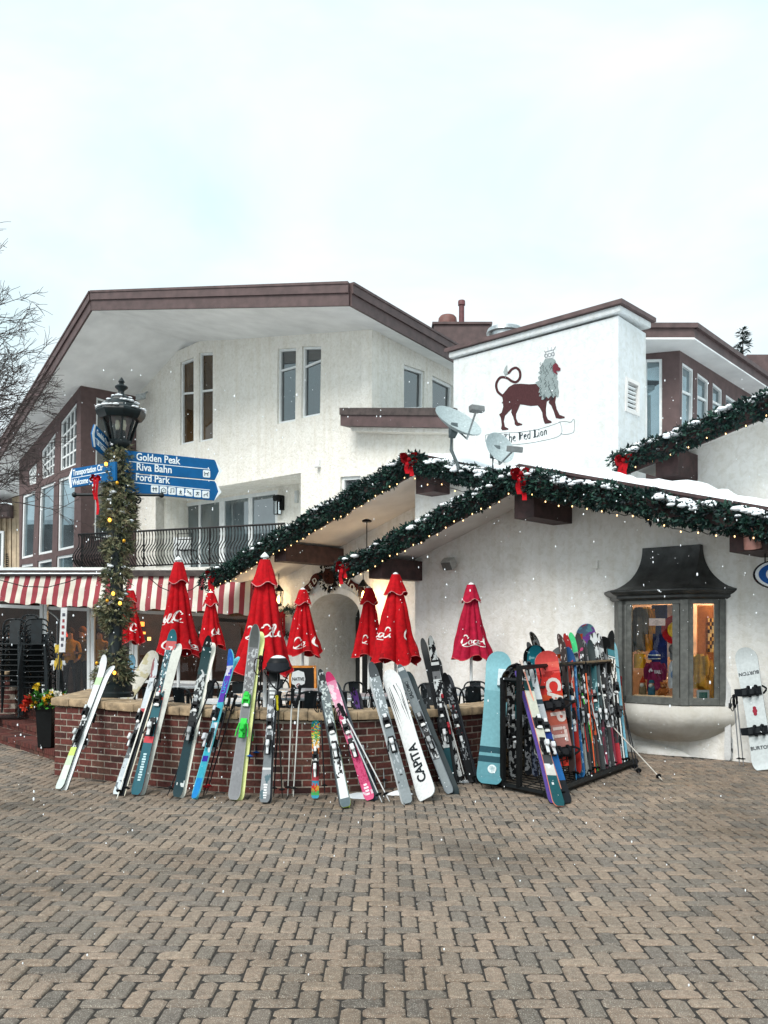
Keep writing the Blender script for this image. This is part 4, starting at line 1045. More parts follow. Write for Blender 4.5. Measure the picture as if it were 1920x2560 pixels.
# ------------------------------------------------------------------ satellite dishes
def dish(label, c, r, nrm, lnb, foot, grp='satellite dishes on the roof'):
    c = V(c); nrm = V(nrm).normalized(); o = thing('satellite_dish', label, 'satellite dish', tuple(V(foot)), grp)
    m = MB(); m.col = (176, 190, 192); prof = [(r*i/7, .30*r*((i/7)**2)) for i in range(8)]+[(r*1.02, .31*r), (r*1.01, .27*r)]+[(r*i/7, .30*r*((i/7)**2)-.02) for i in (6, 4, 2, 0)]
    m.lathe(prof, c-nrm*.28*r, 36, axis=nrm); m.build('reflector', M['matte'], o, smooth=50)
    m = MB(); back = c-nrm*.32*r; lnb = V(lnb)
    low = c-UP*0+nrm.cross(V((0, 0, 1))).cross(nrm).normalized()*(-r*.9)
    m.tube([back, low-nrm*.1, lnb], .018, 8); m.build('feed_arm', M['steel'], o)
    m = MB(); ax = (c-lnb).normalized(); s_ = ax.cross(UP).normalized()
    m.cbox(lnb, s_*.24, ax*.10, ax.cross(s_)*.09); m.cbox(lnb+ax*.07, s_*.16, ax*.06, ax.cross(s_)*.07); m.build('feed_horn', plain('grey_plastic', (112, 116, 116), .6), o, bevel=.015)
    m = MB(); foot = V(foot); m.tube([back, back-nrm*.10-UP*.02, back-nrm*.12-UP*.25, foot], .028, 8); m.cbox(back-nrm*.05, s_*.12, nrm*.1, UP*.16); m.lathe([(.09, 0), (.09, .02), (.03, .03)], foot-UP*.01, 10); m.build('mast', plain('mast_grey', (96, 106, 108), .5, metal=.4), o)
dish('large round grey satellite dish with boxy feed arm beside the tower', at(1146, 1052, 13.9), .40, (.42, -.54, .73), at(1192, 1022, 13.45), at(1157, 1192, 14.05))
dish('small oval satellite dish tilted right, in front of the painted banner', at(1250, 1119, 13.7), .26, (.48, -.80, .35), at(1287, 1123, 13.3), at(1243, 1178, 13.75))

# ------------------------------------------------------------------ entrance: carved sign, lamps, wreath, speaker
sg = thing('carved_sign', 'carved dark wood sign with lion crest and white letters arched over the doorway', 'sign', tuple(PE.hit(826, 1450)))
PSg = wplane(KE-.10)
Z = lambda x, y: PSg.hit(640+x/3.95, 1380+y/3.95)
for line in ([(478, 420), (500, 360), (545, 320), (575, 255), (610, 235), (650, 240)], [(845, 250), (890, 280), (935, 320), (985, 345), (1030, 380), (1040, 440)]):
    m = MB(); m.col = (86, 40, 36)
    pen(m, curve(line, 5), [58]*26, lambda x, y: Z(x, y))
    mm_ = [tuple(v) for v in m.v]; k = len(mm_)
    m.v += [tuple(V(p)+E2*.05) for p in mm_]; m.f += [tuple(i+k for i in f[::-1]) for f in m.f]; m.c += m.c[:]; m.m += m.m[:]
    m.build('ribbon', M['matte'], sg, recalc=False)
m = MB(); cz = Z(725, 240); m.ball(cz, .15, 14, 9, (74, 44, 36), (1, .5, 1.15)); m.ball(cz-E2*.08-UP*.04, .07, 10, 7, (60, 34, 28)); m.ball(cz-E2*.07-UP*.12, .05, 8, 5, (50, 28, 24)); m.ball(cz-E2*.07+UP*.05-E1*.05, .018, 6, 4, (20, 12, 10)); m.ball(cz-E2*.07+UP*.05+E1*.05, .018, 6, 4, (20, 12, 10)); m.ball(cz+UP*.14-E1*.1, .04, 6, 4, (70, 40, 34)); m.ball(cz+UP*.14+E1*.1, .04, 6, 4, (70, 40, 34))
m.build('lion_head', M['matte'], sg, smooth=180)
m = MB(); rg = random.Random(4)
for i in range(150):
    a = rg.uniform(0, 2*PI); r = rg.uniform(.16, .26); p = cz+E1*r*math.cos(a)+UP*r*math.sin(a)*1.15-E2*rg.uniform(0, .06)
    dv = (E1*math.cos(a)+UP*math.sin(a)+E1*rg.uniform(-.6, .6)).normalized()*.09; wv = dv.cross(E2).normalized()*.025
    m.poly([p, p+dv*.5+wv, p+dv, p+dv*.5-wv], rg.choice([(18, 24, 24), (30, 36, 34), (24, 18, 18)]))
m.build('leaf_crest', M['matte'], sg, recalc=False)
m = MB(); m.col = (226, 222, 208)
for x in (645, 690):
    pen(m, curve([(x-20, 290), (x+10, 300), (x-5, 330), (x+20, 350)], 4), 12, lambda a, b: PSg.hit(640+a/3.95, 1380+b/3.95, .07))
m.build('scroll_gilding', M['matte'], sg, recalc=False)
def letters(word, spots, size, par, mat, off):
    for c_, (x, y, rot) in zip(word, spots):
        m = MB(); m.col = (232, 228, 216); o_ = PSg.hit(640+x/3.95, 1380+y/3.95, off); ca, sa = math.cos(rot), math.sin(rot)
        m.add_text(c_, o_, E1*ca+UP*sa, UP*ca-E1*sa, size, ext=.01, align='CENTER', bold=.02); m.build('letter', M[mat], par, recalc=False)
letters('RED', [(520, 412, .85), (553, 358, .75), (590, 305, .6)], .17, sg, 'matte', .02)
letters('LION', [(872, 290, -.45), (908, 318, -.5), (940, 368, -.55), (972, 412, -.6)], .17, sg, 'matte', .02)
def lantern(label, c, hang, grp='wall lanterns lighting the entrance'):
    c = V(c); o = thing('lantern', label, 'lantern', tuple(c), grp)
    m = MB(); m.lathe([(.11, .16), (.10, .18), (.05, .25), (.02, .30), (0, .30)], c, 6); m.lathe([(.05, -.17), (.07, -.15), (.07, -.13)], c, 6)
    for i in range(6):
        a = 2*PI*i/6; m.tube([c+V((.068*math.cos(a), .068*math.sin(a), -.14)), c+V((.10*math.cos(a), .10*math.sin(a), .17))], .007, 4)
    m.tube([c+UP*.29, c+UP*(.29+hang)], .008, 5); m.build('lantern_frame', M['black'], o)
    m = MB(); m.lathe([(.02, -.10), (.035, -.04), (.03, .03), (0, .08)], c, 8); m.build('bulb', M['lamp_glow'], o, smooth=180)
PLn = wplane(KE-.32)
lantern('black lantern with warm glow behind the tall umbrella, left of the arch', PLn.hit(697, 1496), .9)
lantern('black lantern hanging right of the carved sign, behind the umbrella', PLn.hit(908, 1486), .55)
lamp('entrance_light', PLn.hit(694, 1500)-UP*.0-E2*.06, (1.0, .72, .42), 9, .06); lamp('entrance_light', PLn.hit(916, 1494)-E2*.06, (1.0, .66, .34), 12, .06)
pd = thing('pendant_lamp', 'small dark pendant lamp on a chain under the left roof soffit', 'lamp', tuple(at(917, 1310, 16.6)))
c = at(917, 1305, 16.6); m = MB(); m.lathe([(.09, 0), (.09, .03), (.03, .06), (0, .06)], c, 12); m.tube([c, at(917, 1385, 16.6)], .01, 5); m.lathe([(.02, .1), (.07, .06), (.08, -.05), (.0, -.05)], at(917, 1390, 16.6), 10); m.build('lamp_body', M['black'], pd)
wr = thing('wreath', 'round green holiday wreath with red ribbon on the entrance wall', 'wreath', tuple(PE.hit(721, 1556, .05)))
m = MB(); rg = random.Random(9); wc = PE.hit(724, 1556, .08)
for i in range(1100):
    a = rg.uniform(0, 2*PI); R_ = .27+rg.gauss(0, .05); p = wc+E1*R_*math.cos(a)+UP*R_*math.sin(a)-E2*rg.uniform(-.03, .08)
    dv = (E1*math.cos(a+rg.uniform(-1, 1))+UP*math.sin(a+rg.uniform(-1, 1))-E2*rg.uniform(0, .8)).normalized()*.09; wv = dv.cross(E2+E1*.3).normalized()*.010
    m.poly([p, p+dv*.5+wv, p+dv, p+dv*.5-wv], rg.choice(GREENS))
m.build('foliage', M['foliage'], wr, recalc=False)
m = MB(); m.col = (150, 14, 26); b0 = wc-E1*.16+UP*.12-E2*.1
for a in (.4, 1.2, 2.2, 3.0): dv = (E1*math.cos(a)+UP*math.sin(a))*.16; sd = dv.cross(E2)*.35; m.poly([b0, b0+dv*.6+sd, b0+dv, b0+dv*.6-sd])
for x in (-.04, .05): m.poly([b0+E1*x, b0+E1*(x+.07), b0+E1*(x+.08)-UP*.42, b0+E1*(x-.0)-UP*.44])
m.build('ribbon', M['cloth'], wr, recalc=False)
spk = thing('wall_speaker', 'pale box loudspeaker under the eave of the plaster wall', 'speaker', tuple(PW0.hit(1120, 1411)))
c = PW0.hit(1122, 1410, .16); ax = (-E2*.8+E1*.15-UP*.45).normalized(); s_ = E1; u_ = s_.cross(ax).normalized()
m = MB(); m.cbox(c, s_*.22, ax*.18, u_*.17, (186, 186, 182)); m.build('cabinet', M['matte'], spk, bevel=.015)
m = MB(); m.cbox(c+ax*.092, s_*.19, ax*.006, u_*.14, (112, 112, 110)); m.build('grille', M['matte'], spk); m = MB(); m.tube([c-ax*.05, PW0.hit(1122, 1400)], .03); m.build('bracket', M['black'], spk)
bx = MB(); c = PW0.hit(1489, 1412, .02); bx.cbox(c, E1*.09, E2*.05, UP*.12); tag(bx.build('junction_box', M['stucco_smooth'], bevel=.006), 'small pale junction box on the plaster wall left of the bay roof', 'box')

# ------------------------------------------------------------------ restaurant front under the striped awning
rs = thing('restaurant_front', 'white framed restaurant windows with dark interior under the striped awning', 'shopfront', (-6, 20.5, 0))
Ys = 20.5; q = lambda x, y: at(x, y, Ys)
m = MB()
def vbar(x0, x1, y0=1505, y1=1800, d=.1): a, b = q(x0, y1), q(x1, y0); m.box((a.x, Ys-d/2, max(.1, a.z)), (b.x, Ys+d/2, b.z))
for x0, x1 in ((101, 109), (111, 119), (219, 226), (228, 237), (329, 335), (337, 345), (-40, -28)): vbar(x0, x1)
def hbar(xa, ya, xb, yb, hpx, d=.12):
    a, b = q(xa, ya), q(xb, yb); h = hpx*Ys/F; m.prism([a, b, b-UP*h, a-UP*h], (0, d, 0))
hbar(-60, 1508, 540, 1534, 8); hbar(345, 1700, 690, 1706, 7); hbar(119, 1733, 219, 1736, 8); hbar(-60, 1733, 101, 1733, 8)
m.build('window_frame', M['frame'], rs)
m = MB(); a, b = q(540, 1545), q(692, 1552); m.prism([a, b, b-UP*.08, a-UP*.08], (0, .12, 0)); vb0, vb1 = q(628, 1700), q(634, 1548); m.box((vb0.x, Ys-.06, .1), (vb1.x, Ys+.06, vb1.z))
m.build('side_frame', M['iron'], rs)
m = MB()
for x0, x1 in ((-28, 101), (119, 219), (237, 329), (345, 540), (540, 690)): a, b = q(x0, 1800), q(x1, 1505); m.poly([(a.x, Ys+.02, .1), (b.x, Ys+.02, .1), (b.x, Ys+.02, b.z), (a.x, Ys+.02, b.z)])
m.build('pane', M['glass'], rs, recalc=False)
xa, xb = q(-80, 1500).x, q(700, 1500).x
m = MB(); m.poly([(xa, Ys+3.4, 0), (xb+1, Ys+3.4, 0), (xb+1, Ys+3.4, 3), (xa, Ys+3.4, 3)]); m.poly([(xa, Ys, 2.95), (xb+1, Ys, 2.95), (xb+1, Ys+3.4, 2.95), (xa, Ys+3.4, 2.95)])
m.poly([(xb, Ys, 0), (xb+1, Ys+3.4, 0), (xb+1, Ys+3.4, 3), (xb, Ys, 3)]); m.poly([(xa, Ys, 0), (xa, Ys+3.4, 0), (xa, Ys+3.4, 3), (xa, Ys, 3)]); m.poly([(xa, Ys, .11), (xb+1, Ys, .11), (xb+1, Ys+3.4, .11), (xa, Ys+3.4, .11)])
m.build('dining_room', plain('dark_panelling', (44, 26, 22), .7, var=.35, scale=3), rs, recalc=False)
m = MB(); a, b = q(-80, 1506), q(700, 1500); m.box((xa, Ys-.06, at(0, 1503, Ys).z), (xb, Ys+.2, 3.25)); m.build('header', M['stucco'], rs)
rg = random.Random(12)
for i in range(9):     # things glowing along the bar at the back of the room
    x = rg.choice([rg.uniform(-20, 100), rg.uniform(345, 470), rg.uniform(120, 215)]); y = rg.uniform(1545, 1600)
    m = MB(); p = at(x, y, Ys+3.2); m.cbox(p, (rg.uniform(.06, .22), 0, 0), (0, .08, 0), (0, 0, rg.uniform(.05, .16))); m.build('bar_lamp' , emit('bar_glow%d' % i, rg.choice([(255, 150, 60), (255, 190, 110), (200, 60, 40), (240, 200, 150)]), rg.uniform(.4, 1.6)), rs)
m = MB(); a = at(345, 1640, Ys+3.0); m.box((xa, Ys+2.6, .1), (xb, Ys+3.0, 1.15)); m.build('bar_counter', M['darkwood'], rs)
lamp('dining_light', (-6.5, Ys+1.6, 2.7), (1, .6, .3), 40, .2); lamp('dining_light', (-3.6, Ys+1.9, 2.7), (1, .6, .3), 26, .2)
# awning
aw = thing('awning', 'red and white striped fabric awning over the restaurant windows', 'awning', (-6, 19.4, 3))
Ya0, Ya1 = 20.35, 19.35
m = MB(); X0, X1 = at(-90, 1500, Ya1).x, at(642, 1500, Ya1).x; step = .0286; nx = int((X1-X0)/step)
rows = []; zt_, per = at(0, 1440, Ya1+.25).z, .2286
for j in range(8):
    r = []
    for i in range(nx+1):
        x = X0+(X1-X0)*i/nx; t = j/7
        px_ = 960+x*F/Ya1; zlow = at(px_, 1507+26*px_/540, Ya1).z
        y_ = Ya1+.30*(1-t)**1.3; z = zt_+(zlow-zt_)*t+.012*math.sin(j*2.2+x*1.7)*t
        y_ += .03*noise.noise(V((x*1.3, j*.8, 0)))+.012*math.sin(x*11+j)
        if j == 7: z += .02*math.sin(x*7.3)+.015*math.sin(x*17)
        r.append((x, y_, z))
    rows.append(r)
WH, RD = (222, 217, 206), (150, 58, 68)
m.grid(rows, lambda i, j: (RD if ((X0+(X1-X0)*(j+.5)/nx) % per) < per*.46 else WH))
m.build('striped_fabric', M['awning'], aw, smooth=180, recalc=False)
m = MB(); m.box((X0, Ya1+.22, zt_-.005), (X1-.1, Ya0, zt_+.13)); m.build('head_box', M['rooftop'], aw, bevel=.01)
m = MB(); xs = at(256, 1440, Ya1).x
rws = []
for j in range(5):
    rws.append([(X0+(xs-X0)*i/60, Ya1+.17+.25*j, zt_+.131+(.055+.02*noise.noise(V((i*.35, j, 2))))*(1 if 0 < j < 4 and 0 < i < 60 else 0)-(.09 if j == 0 else 0)) for i in range(61)])
m.grid(rws); m.build('snow_cap', M['snow'], aw, smooth=180)
m = MB(); m.tube([at(-20, 1445, Ya1-.04)]+[at(x, y, Ya1-.06) for x, y in ((60, 1466), (120, 1468), (170, 1455), (210, 1440))], .010, 5); m.build('loose_cable', M['black'], aw); m = MB(); m.tube([at(x, y, Ya1-.06) for x, y in ((372, 1444), (400, 1468), (440, 1484), (480, 1474), (520, 1442))], .010, 5); m.build('loose_cable', M['black'], aw)
# ------------------------------------------------------------------ lamp post at the wall's left end
LB = V((-3.36, 10.95, ZC+.085)); LT = V((-3.265, 10.95, 4.88))
lp = thing('street_lamp', 'dark green cast iron lamp post with glazed lantern, standing on the brick wall', 'street lamp', tuple(LB))
ax = (LT-LB).normalized(); HL = (LT-LB).length
def lz(y): return (1585-y)*10.95/F+1.7-LB.z
m = MB(); m.lathe([(.24, 0), (.24, .05), (.22, .07), (.22, .14), (.17, .18), (.15, .32), (.11, .40), (.085, .46), (.08, 1.2), (.072, 2.2), (.066, lz(1195)), (.09, lz(1190)), (.09, lz(1170)), (.07, lz(1160)), (.07, lz(1128)), (.11, lz(1118)), (.13, lz(1111)), (.13, lz(1105)), (0, lz(1105))], LB, 20, axis=ax); m.build('post', M['lamp'], lp, smooth=40)
zb_, zm_ = lz(1104), lz(1030)
m = MB(); r0, r1 = .125, .235
m.lathe([(r0+.015, zb_-.02), (r0+.015, zb_+.012), (r0-.02, zb_+.012)], LB, 8, axis=ax)
Mx = V((0, 0, 1)).rotation_difference(ax).to_matrix()
def lpt(r, z, a): return LB+Mx @ V((r*math.cos(a), r*math.sin(a), z))
for i in range(8):
    a = 2*PI*(i+.5)/8; m.tube([lpt(r0, zb_, a), lpt(r1, zm_, a)], .013, 5)
m.build('lantern_frame', M['lamp'], lp)
m = MB(); m.lathe([(r0-.005, zb_+.01), (r1-.008, zm_)], LB, 8, axis=ax, off=.5); 
m.f = [f for f in m.f if len(f) == 4]; m.c = m.c[:len(m.f)]; m.m = m.m[:len(m.f)]
m.build('lantern_glass', M['glass'], lp, recalc=False)
m = MB(); m.lathe([(r1+.02, zm_-.10), (r1+.055, zm_-.055), (.305, zm_-.01), (.30, zm_+.015), (.262, zm_+.045), (.255, zm_+.062), (.20, zm_+.108), (.155, zm_+.135), (.15, zm_+.148), (.125, zm_+.162), (.12, zm_+.174), (.085, zm_+.20), (.06, zm_+.215), (0, zm_+.215)], LB, 8, axis=ax, off=.5)
m.build('lantern_roof', M['lamp'], lp, smooth=25)
m = MB(); zf = zm_+.215; m.lathe([(.05, zf), (.035, zf+.025), (.04, zf+.05), (.078, zf+.085), (.08, zf+.10), (.055, zf+.12), (.03, zf+.13), (.03, zf+.15), (.042, zf+.16), (.03, zf+.18), (.012, zf+.205), (0, zf+.22)], LB, 14, axis=ax); m.build('finial', M['lamp'], lp, smooth=50)
m = MB(); m.lathe([(r1+.03, zm_+.09), (.17, zm_+.160), (.14, zm_+.19)], LB, 8, axis=ax, off=.5)
m = MB(); rg = random.Random(2)
for i in range(70):
    a = rg.uniform(0, 2*PI); t = rg.choice([.0, .0, .5, 1]); r = (.285, .19, .10)[int(t*2)]; z = zm_+(.030, .120, .188)[int(t*2)]
    m.ball(lpt(r, z, a), rg.uniform(.014, .03), 6, 4, sq=(1.3, 1.3, .5))
m.build('snow_lumps', M['snow'], lp, smooth=180)['kind'] = 'stuff'
m = MB(); m.lathe([(.075, zb_), (.075, zb_+.12), (.05, zb_+.14)], LB, 12, axis=ax); m.build('bulb_holder', M['lamp'], lp)
for dx in (-.035, .045):
    m = MB(); c = lpt(0, zb_+.14, 0)+V((dx, 0, 0)); m.lathe([(.018, 0), (.03, .06), (.026, .10), (.012, .15), (0, .17)], c, 10); m.build('bulb', plain('frosted_bulb', (232, 222, 196), .4), lp, smooth=180)
m = MB(); zc_ = lz(1236); c0 = lpt(0, zc_, 0); l_ = at(186, 1237, 10.9); r_ = at(404, 1238, 10.9)
m.tube([l_, c0, r_], .018, 8); m.ball(l_, .034, 8, 6); m.ball(r_, .034, 8, 6)
m.tube([V(p) for p in curve([tuple(c0-UP*.22), tuple(at(325, 1258, 10.9)), tuple(at(345, 1243, 10.9)), tuple(at(352, 1250, 10.9)), tuple(at(346, 1258, 10.9)), tuple(at(340, 1254, 10.9))], 5)], .011, 6); m.build('banner_arm', M['lamp'], lp, smooth=60)
# finger signs
BLUE = plain('sign_blue', (8, 88, 142), .6, var=.05, spec=.2); SW = plain('sign_white', (226, 234, 236), .5, var=.03)
def sign(label, pl, outline, arrow, lines, rules, icons=(), n=None):
    """outline etc. in photo positions on the sign's own plane; lines = (text, left, right-end baseline, height)"""
    c = pl.hit(*outline[0]); o = thing('finger_sign', label, 'direction sign', tuple(c), 'finger signs on the lamp post')
    m = MB(); m.prism([pl.hit(x, y) for x, y in outline], -pl.n*.03); m.build('panel', BLUE, o, bevel=.004)
    m = MB(); m.prism([pl.hit(x, y, .003) for x, y in arrow], pl.n*-.002); m.build('arrow', SW, o)
    for (p0, p1, w_) in rules:
        m = MB(); a, b = pl.hit(*p0, .003), pl.hit(*p1, .003); u = (b-a).normalized(); v = pl.n.cross(u); m.obox(a-v*w_/2, b-a, v*w_, -pl.n*.002); m.build('rule_line', SW, o)
    for txt, p0, p1, h in lines:
        a, b = pl.hit(*p0, .002), pl.hit(*p1, .002); u = (b-a).normalized(); v = UP
        m = MB(); m.add_text(txt, a, u, v, h, ext=.003, bold=.018, fit=(b-a).length); m.build('lettering', SW, o, recalc=False)
    for (x, y, sz, kind) in icons:
        a = pl.hit(x, y, .0025); u = V((pl.u.x, pl.u.y, 0)); sx = sz*10.95/F
        tl = -.1
        m = MB(); R_ = [a+u*(sx*(.5*cx))+UP*(sx*(.5*cy))+UP*(tl*u.x*0) for cx, cy in ((-.8, -1), (.8, -1), (1, -.8), (1, .8), (.8, 1), (-.8, 1), (-1, .8), (-1, -.8))]
        m.prism(R_, pl.n*.002); ic = m.build('icon', SW, o)
        m = MB(); m.col = (16, 60, 84); f = lambda px, py: a+pl.n*.0075+u*(sx*px*.5)+UP*(sx*py*.5)
        G = {'dog': [[(-.6, .1), (.3, .1), (.6, .5)], [(-.5, .1), (-.6, -.6)], [(.25, .1), (.3, -.6)], [(-.6, .1), (-.7, .5)]], 'people': [[(-.4, .5), (-.4, -.6)], [(.3, .6), (.3, -.6)], [(-.7, .1), (.6, .2)]], 'house': [[(-.6, -.6), (-.6, .1), (0, .6), (.6, .1), (.6, -.6), (-.6, -.6)], [(-.1, -.1), (.15, -.1)]],
             'note': [[(-.3, -.5), (-.3, .6), (.5, .7), (.5, -.3)], [(-.6, -.5), (-.3, -.5)], [(.2, -.3), (.5, -.3)]], 'hiker': [[(0, .4), (0, -.1), (-.3, -.7)], [(0, -.1), (.3, -.7)], [(-.3, .1), (.35, .15)], [(-.03, .65), (.05, .65)]], 'ski': [[(-.6, .6), (.6, -.6)], [(-.5, 0), (-.1, .3)], [(.1, -.3), (.5, .1)]],
             'skate': [[(.1, .5), (-.05, 0), (.3, -.4)], [(-.05, 0), (-.5, -.5)], [(-.5, .3), (.5, .25)]], 'horse': [[(-.6, -.1), (.3, .15), (.6, .6)], [(-.5, -.1), (-.55, -.6)], [(.25, .1), (.5, -.5)]]}[kind]
        for s_ in G: pen(m, s_, .17, f)
        m.build('pictogram', M['matte'], ic, recalc=False)
    return o
pg = Plane(LB+V((.09, -.09, 0)), V((math.cos(math.radians(28)), math.sin(math.radians(28)), 0)))
R3 = lambda x, y: (160+x/3.95, 920+y/3.95)
sign('upper right blue finger sign reading Golden Peak and Riva Bahn', pg, [R3(600, 812), R3(1485, 905), R3(1562, 1018), R3(1488, 1106), R3(600, 1028)], [R3(1492, 905), R3(1562, 1018), R3(1490, 1106), R3(1530, 1018)],
     [('Golden Peak', R3(712, 908), R3(1146, 950), .13), ('Riva Bahn', R3(712, 1008), R3(1058, 1038), .13)], [(R3(640, 922), R3(1440, 1000), .009)], [(*R3(1408, 1045), 19, 'dog')])
sign('lower right blue finger sign reading Ford Park above a row of pictograms', pg, [R3(600, 1040), R3(1488, 1116), R3(1556, 1225), R3(1482, 1308), R3(600, 1226)], [R3(1495, 1116), R3(1556, 1225), R3(1484, 1308), R3(1524, 1220)],
     [('Ford Park', R3(705, 1108), R3(1042, 1142), .13)], [(R3(640, 1126), R3(1440, 1205), .009)],
     [(*R3(x, y), 19, k) for x, y, k in ((896, 1196, 'people'), (982, 1206, 'house'), (1066, 1214, 'note'), (1150, 1222, 'hiker'), (1235, 1231, 'ski'), (1318, 1240, 'skate'), (1400, 1249, 'horse'))])
pg2 = Plane(LB+V((-.07, -.12, 0)), V((math.cos(math.radians(37)), -math.sin(math.radians(37)), 0)))
R1 = lambda x, y: (x/4.097, 900+y/4.097)
sign('left blue finger sign reading Transportation Ctr and Welcome Center', pg2, [R1(742, 1112), R1(1180, 1040), R1(1180, 1235), R1(722, 1308), R1(708, 1205)], [R1(742, 1112), R1(728, 1205), R1(736, 1305), R1(718, 1308), R1(702, 1205), R1(734, 1112)],
     [('Transportation Ctr', R1(748, 1186), R1(1056, 1126), .105), ('Welcome Center', R1(742, 1284), R1(1040, 1236), .105)], [(R1(735, 1212), R1(1130, 1142), .008)])
pg3 = Plane(LB+V((-.1, -.05, 0)), V((math.cos(math.radians(84)), -math.sin(math.radians(84)), 0))); pg3.n = V((-.99, -.1, 0)) if True else pg3.n
pg3 = Plane(LB+V((-.09, -.05, 0)), V((-.20, -.98, 0))); 
sign('blue finger sign below the lantern pointing forward, reading Gondola One and Lift Tickets', pg3, [R1(978, 660), R1(1180, 868), R1(1178, 1064), R1(968, 892), R1(950, 755)], [R1(984, 664), R1(968, 760), R1(978, 892), R1(964, 890), R1(944, 755), R1(972, 658)],
     [('Gondola One', R1(990, 762), R1(1108, 884), .10), ('Lift Tickets', R1(990, 860), R1(1085, 962), .10)], [(R1(975, 795), R1(1150, 960), .008)])
# spruce garland wound round the post with amber bells and lights
OL = [(112, 118, 86), (134, 136, 102), (86, 96, 72), (158, 156, 122), (66, 78, 62), (138, 128, 98)]
ga = thing('garland', 'shaggy olive spruce garland wound round the lamp post', 'garland', tuple(LB+UP*.6))
rg = random.Random(21); m = MB(); sn = MB()
prof = [(a_, b_*.68) for a_, b_ in [(1118, .04), (1140, .12), (1158, .05), (1175, .10), (1205, .12), (1240, .15), (1262, .16), (1290, .13), (1310, .22), (1326, .04), (1340, .02), (1355, .12), (1375, .13), (1392, .02), (1412, .01), (1428, .11), (1450, .09), (1466, .01), (1500, .13), (1530, .20), (1550, .12), (1572, .01), (1612, .0), (1640, .08), (1665, .13), (1690, .24), (1706, .14), (1730, .01)]]
def gr(y):
    for (a, ra_), (b, rb_) in zip(prof, prof[1:]):
        if a <= y <= b: return ra_+(rb_-ra_)*(y-a)/(b-a)
    return .05
xo = lambda y: .05*math.sin(y*.021)-(.10 if y > 1480 and y < 1570 else 0)
for i in range(8000):
    y = rg.uniform(1118, 1736); g_ = gr(y)
    if rg.random() > .03+g_*4.6: continue
    a = rg.uniform(0, 2*PI); c = lpt(.07+g_*math.sqrt(rg.random()), lz(y), a)+V((xo(y)*g_*3, 0, 0))
    dv = V((math.cos(a)+rg.uniform(-.6, .6), math.sin(a)+rg.uniform(-.6, .6), rg.uniform(-.9, .5))).normalized()*rg.uniform(.055, .10)
    cc = OL[rg.randrange(6)]
    for k in range(9):
        t = k/9; q = c+dv*t; sd = V((rg.uniform(-1, 1), rg.uniform(-1, 1), rg.uniform(-1, 1))).normalized(); tip = q+dv*.3+sd*.036
        wv = sd.cross(dv).normalized()*.0075
        m.poly([q-wv, q+wv, tip], cc)
    if rg.random() < .03 and y < 1560: sn.ball(c+UP*.03, rg.uniform(.015, .04), 6, 4, sq=(1.3, 1.3, .6))
m.build('foliage', M['foliage'], ga, recalc=False); sn.build('snow_lumps', M['snow'], ga, smooth=180)['kind'] = 'stuff'
for k, (x, y) in enumerate(((265, 1160), (293, 1207), (274, 1300), (310, 1352), (283, 1484), (268, 1502), (300, 1508), (242, 1658), (286, 1682))):
    p = at(x, y, 10.70); m = MB(); m.ball(p, .021, 10, 7, sq=(1, 1, 1.15)); m.build('ornament', plain('gold_bell', (216, 158, 40), .3, metal=.6) if k % 2 else M['bulb_amber'], ga, smooth=60)
bow('long red ribbon bow on the lamp post garland below the left finger sign', at(240, 1196, 10.62), .52, 8, tails=(.5, .85))

# ------------------------------------------------------------------ closed red umbrellas
def coke(mapf, mb, col=(240, 236, 232)):
    """the white script on the canopies, in a box about 3.4 wide and 1 high"""
    st = [([(.62, .80), (.55, .95), (.35, .9), (.15, .55), (.12, .2), (.28, .02), (.5, .1), (.62, .25)], .15), ([(.62, .80), (.7, .7), (.62, .6)], .08),
          ([(.85, .45), (.72, .3), (.75, .08), (.9, .08), (.97, .28), (.85, .45), (1.05, .4)], .11), ([(1.32, .38), (1.2, .45), (1.1, .25), (1.15, .06), (1.3, .1), (1.38, .2)], .11),
          ([(1.62, .4), (1.48, .45), (1.4, .2), (1.48, .05), (1.62, .25), (1.66, .45), (1.64, .12), (1.72, .06)], .11), ([(1.76, .3), (1.92, .33)], .1),
          ([(2.5, .82), (2.4, .96), (2.2, .9), (2.02, .55), (2.0, .2), (2.15, .02), (2.36, .1), (2.45, .25)], .15), ([(2.5, .82), (2.58, .7), (2.48, .62)], .08),
          ([(2.62, .45), (2.5, .3), (2.53, .08), (2.67, .08), (2.75, .28), (2.62, .45), (2.8, .42)], .11), ([(2.86, .2), (3.0, .75), (2.98, .98), (2.88, .8), (2.85, .2), (2.93, .05), (3.05, .15)], .1),
          ([(3.3, .4), (3.16, .45), (3.08, .2), (3.16, .05), (3.3, .25), (3.34, .45), (3.32, .12), (3.44, .08)], .11),
          ([(.3, -.02), (.7, -.16), (1.2, -.10), (1.7, -.2), (2.1, -.08)], .09)]
    for pts, w_ in st:
        c = curve(pts, 4); n = len(c); pen(mb, c, [w_*(.45+.55*math.sin(PI*min(1, (i+1)/(n+1)))) for i in range(n)], mapf, col=col)
UCOL = (192, 10, 24)
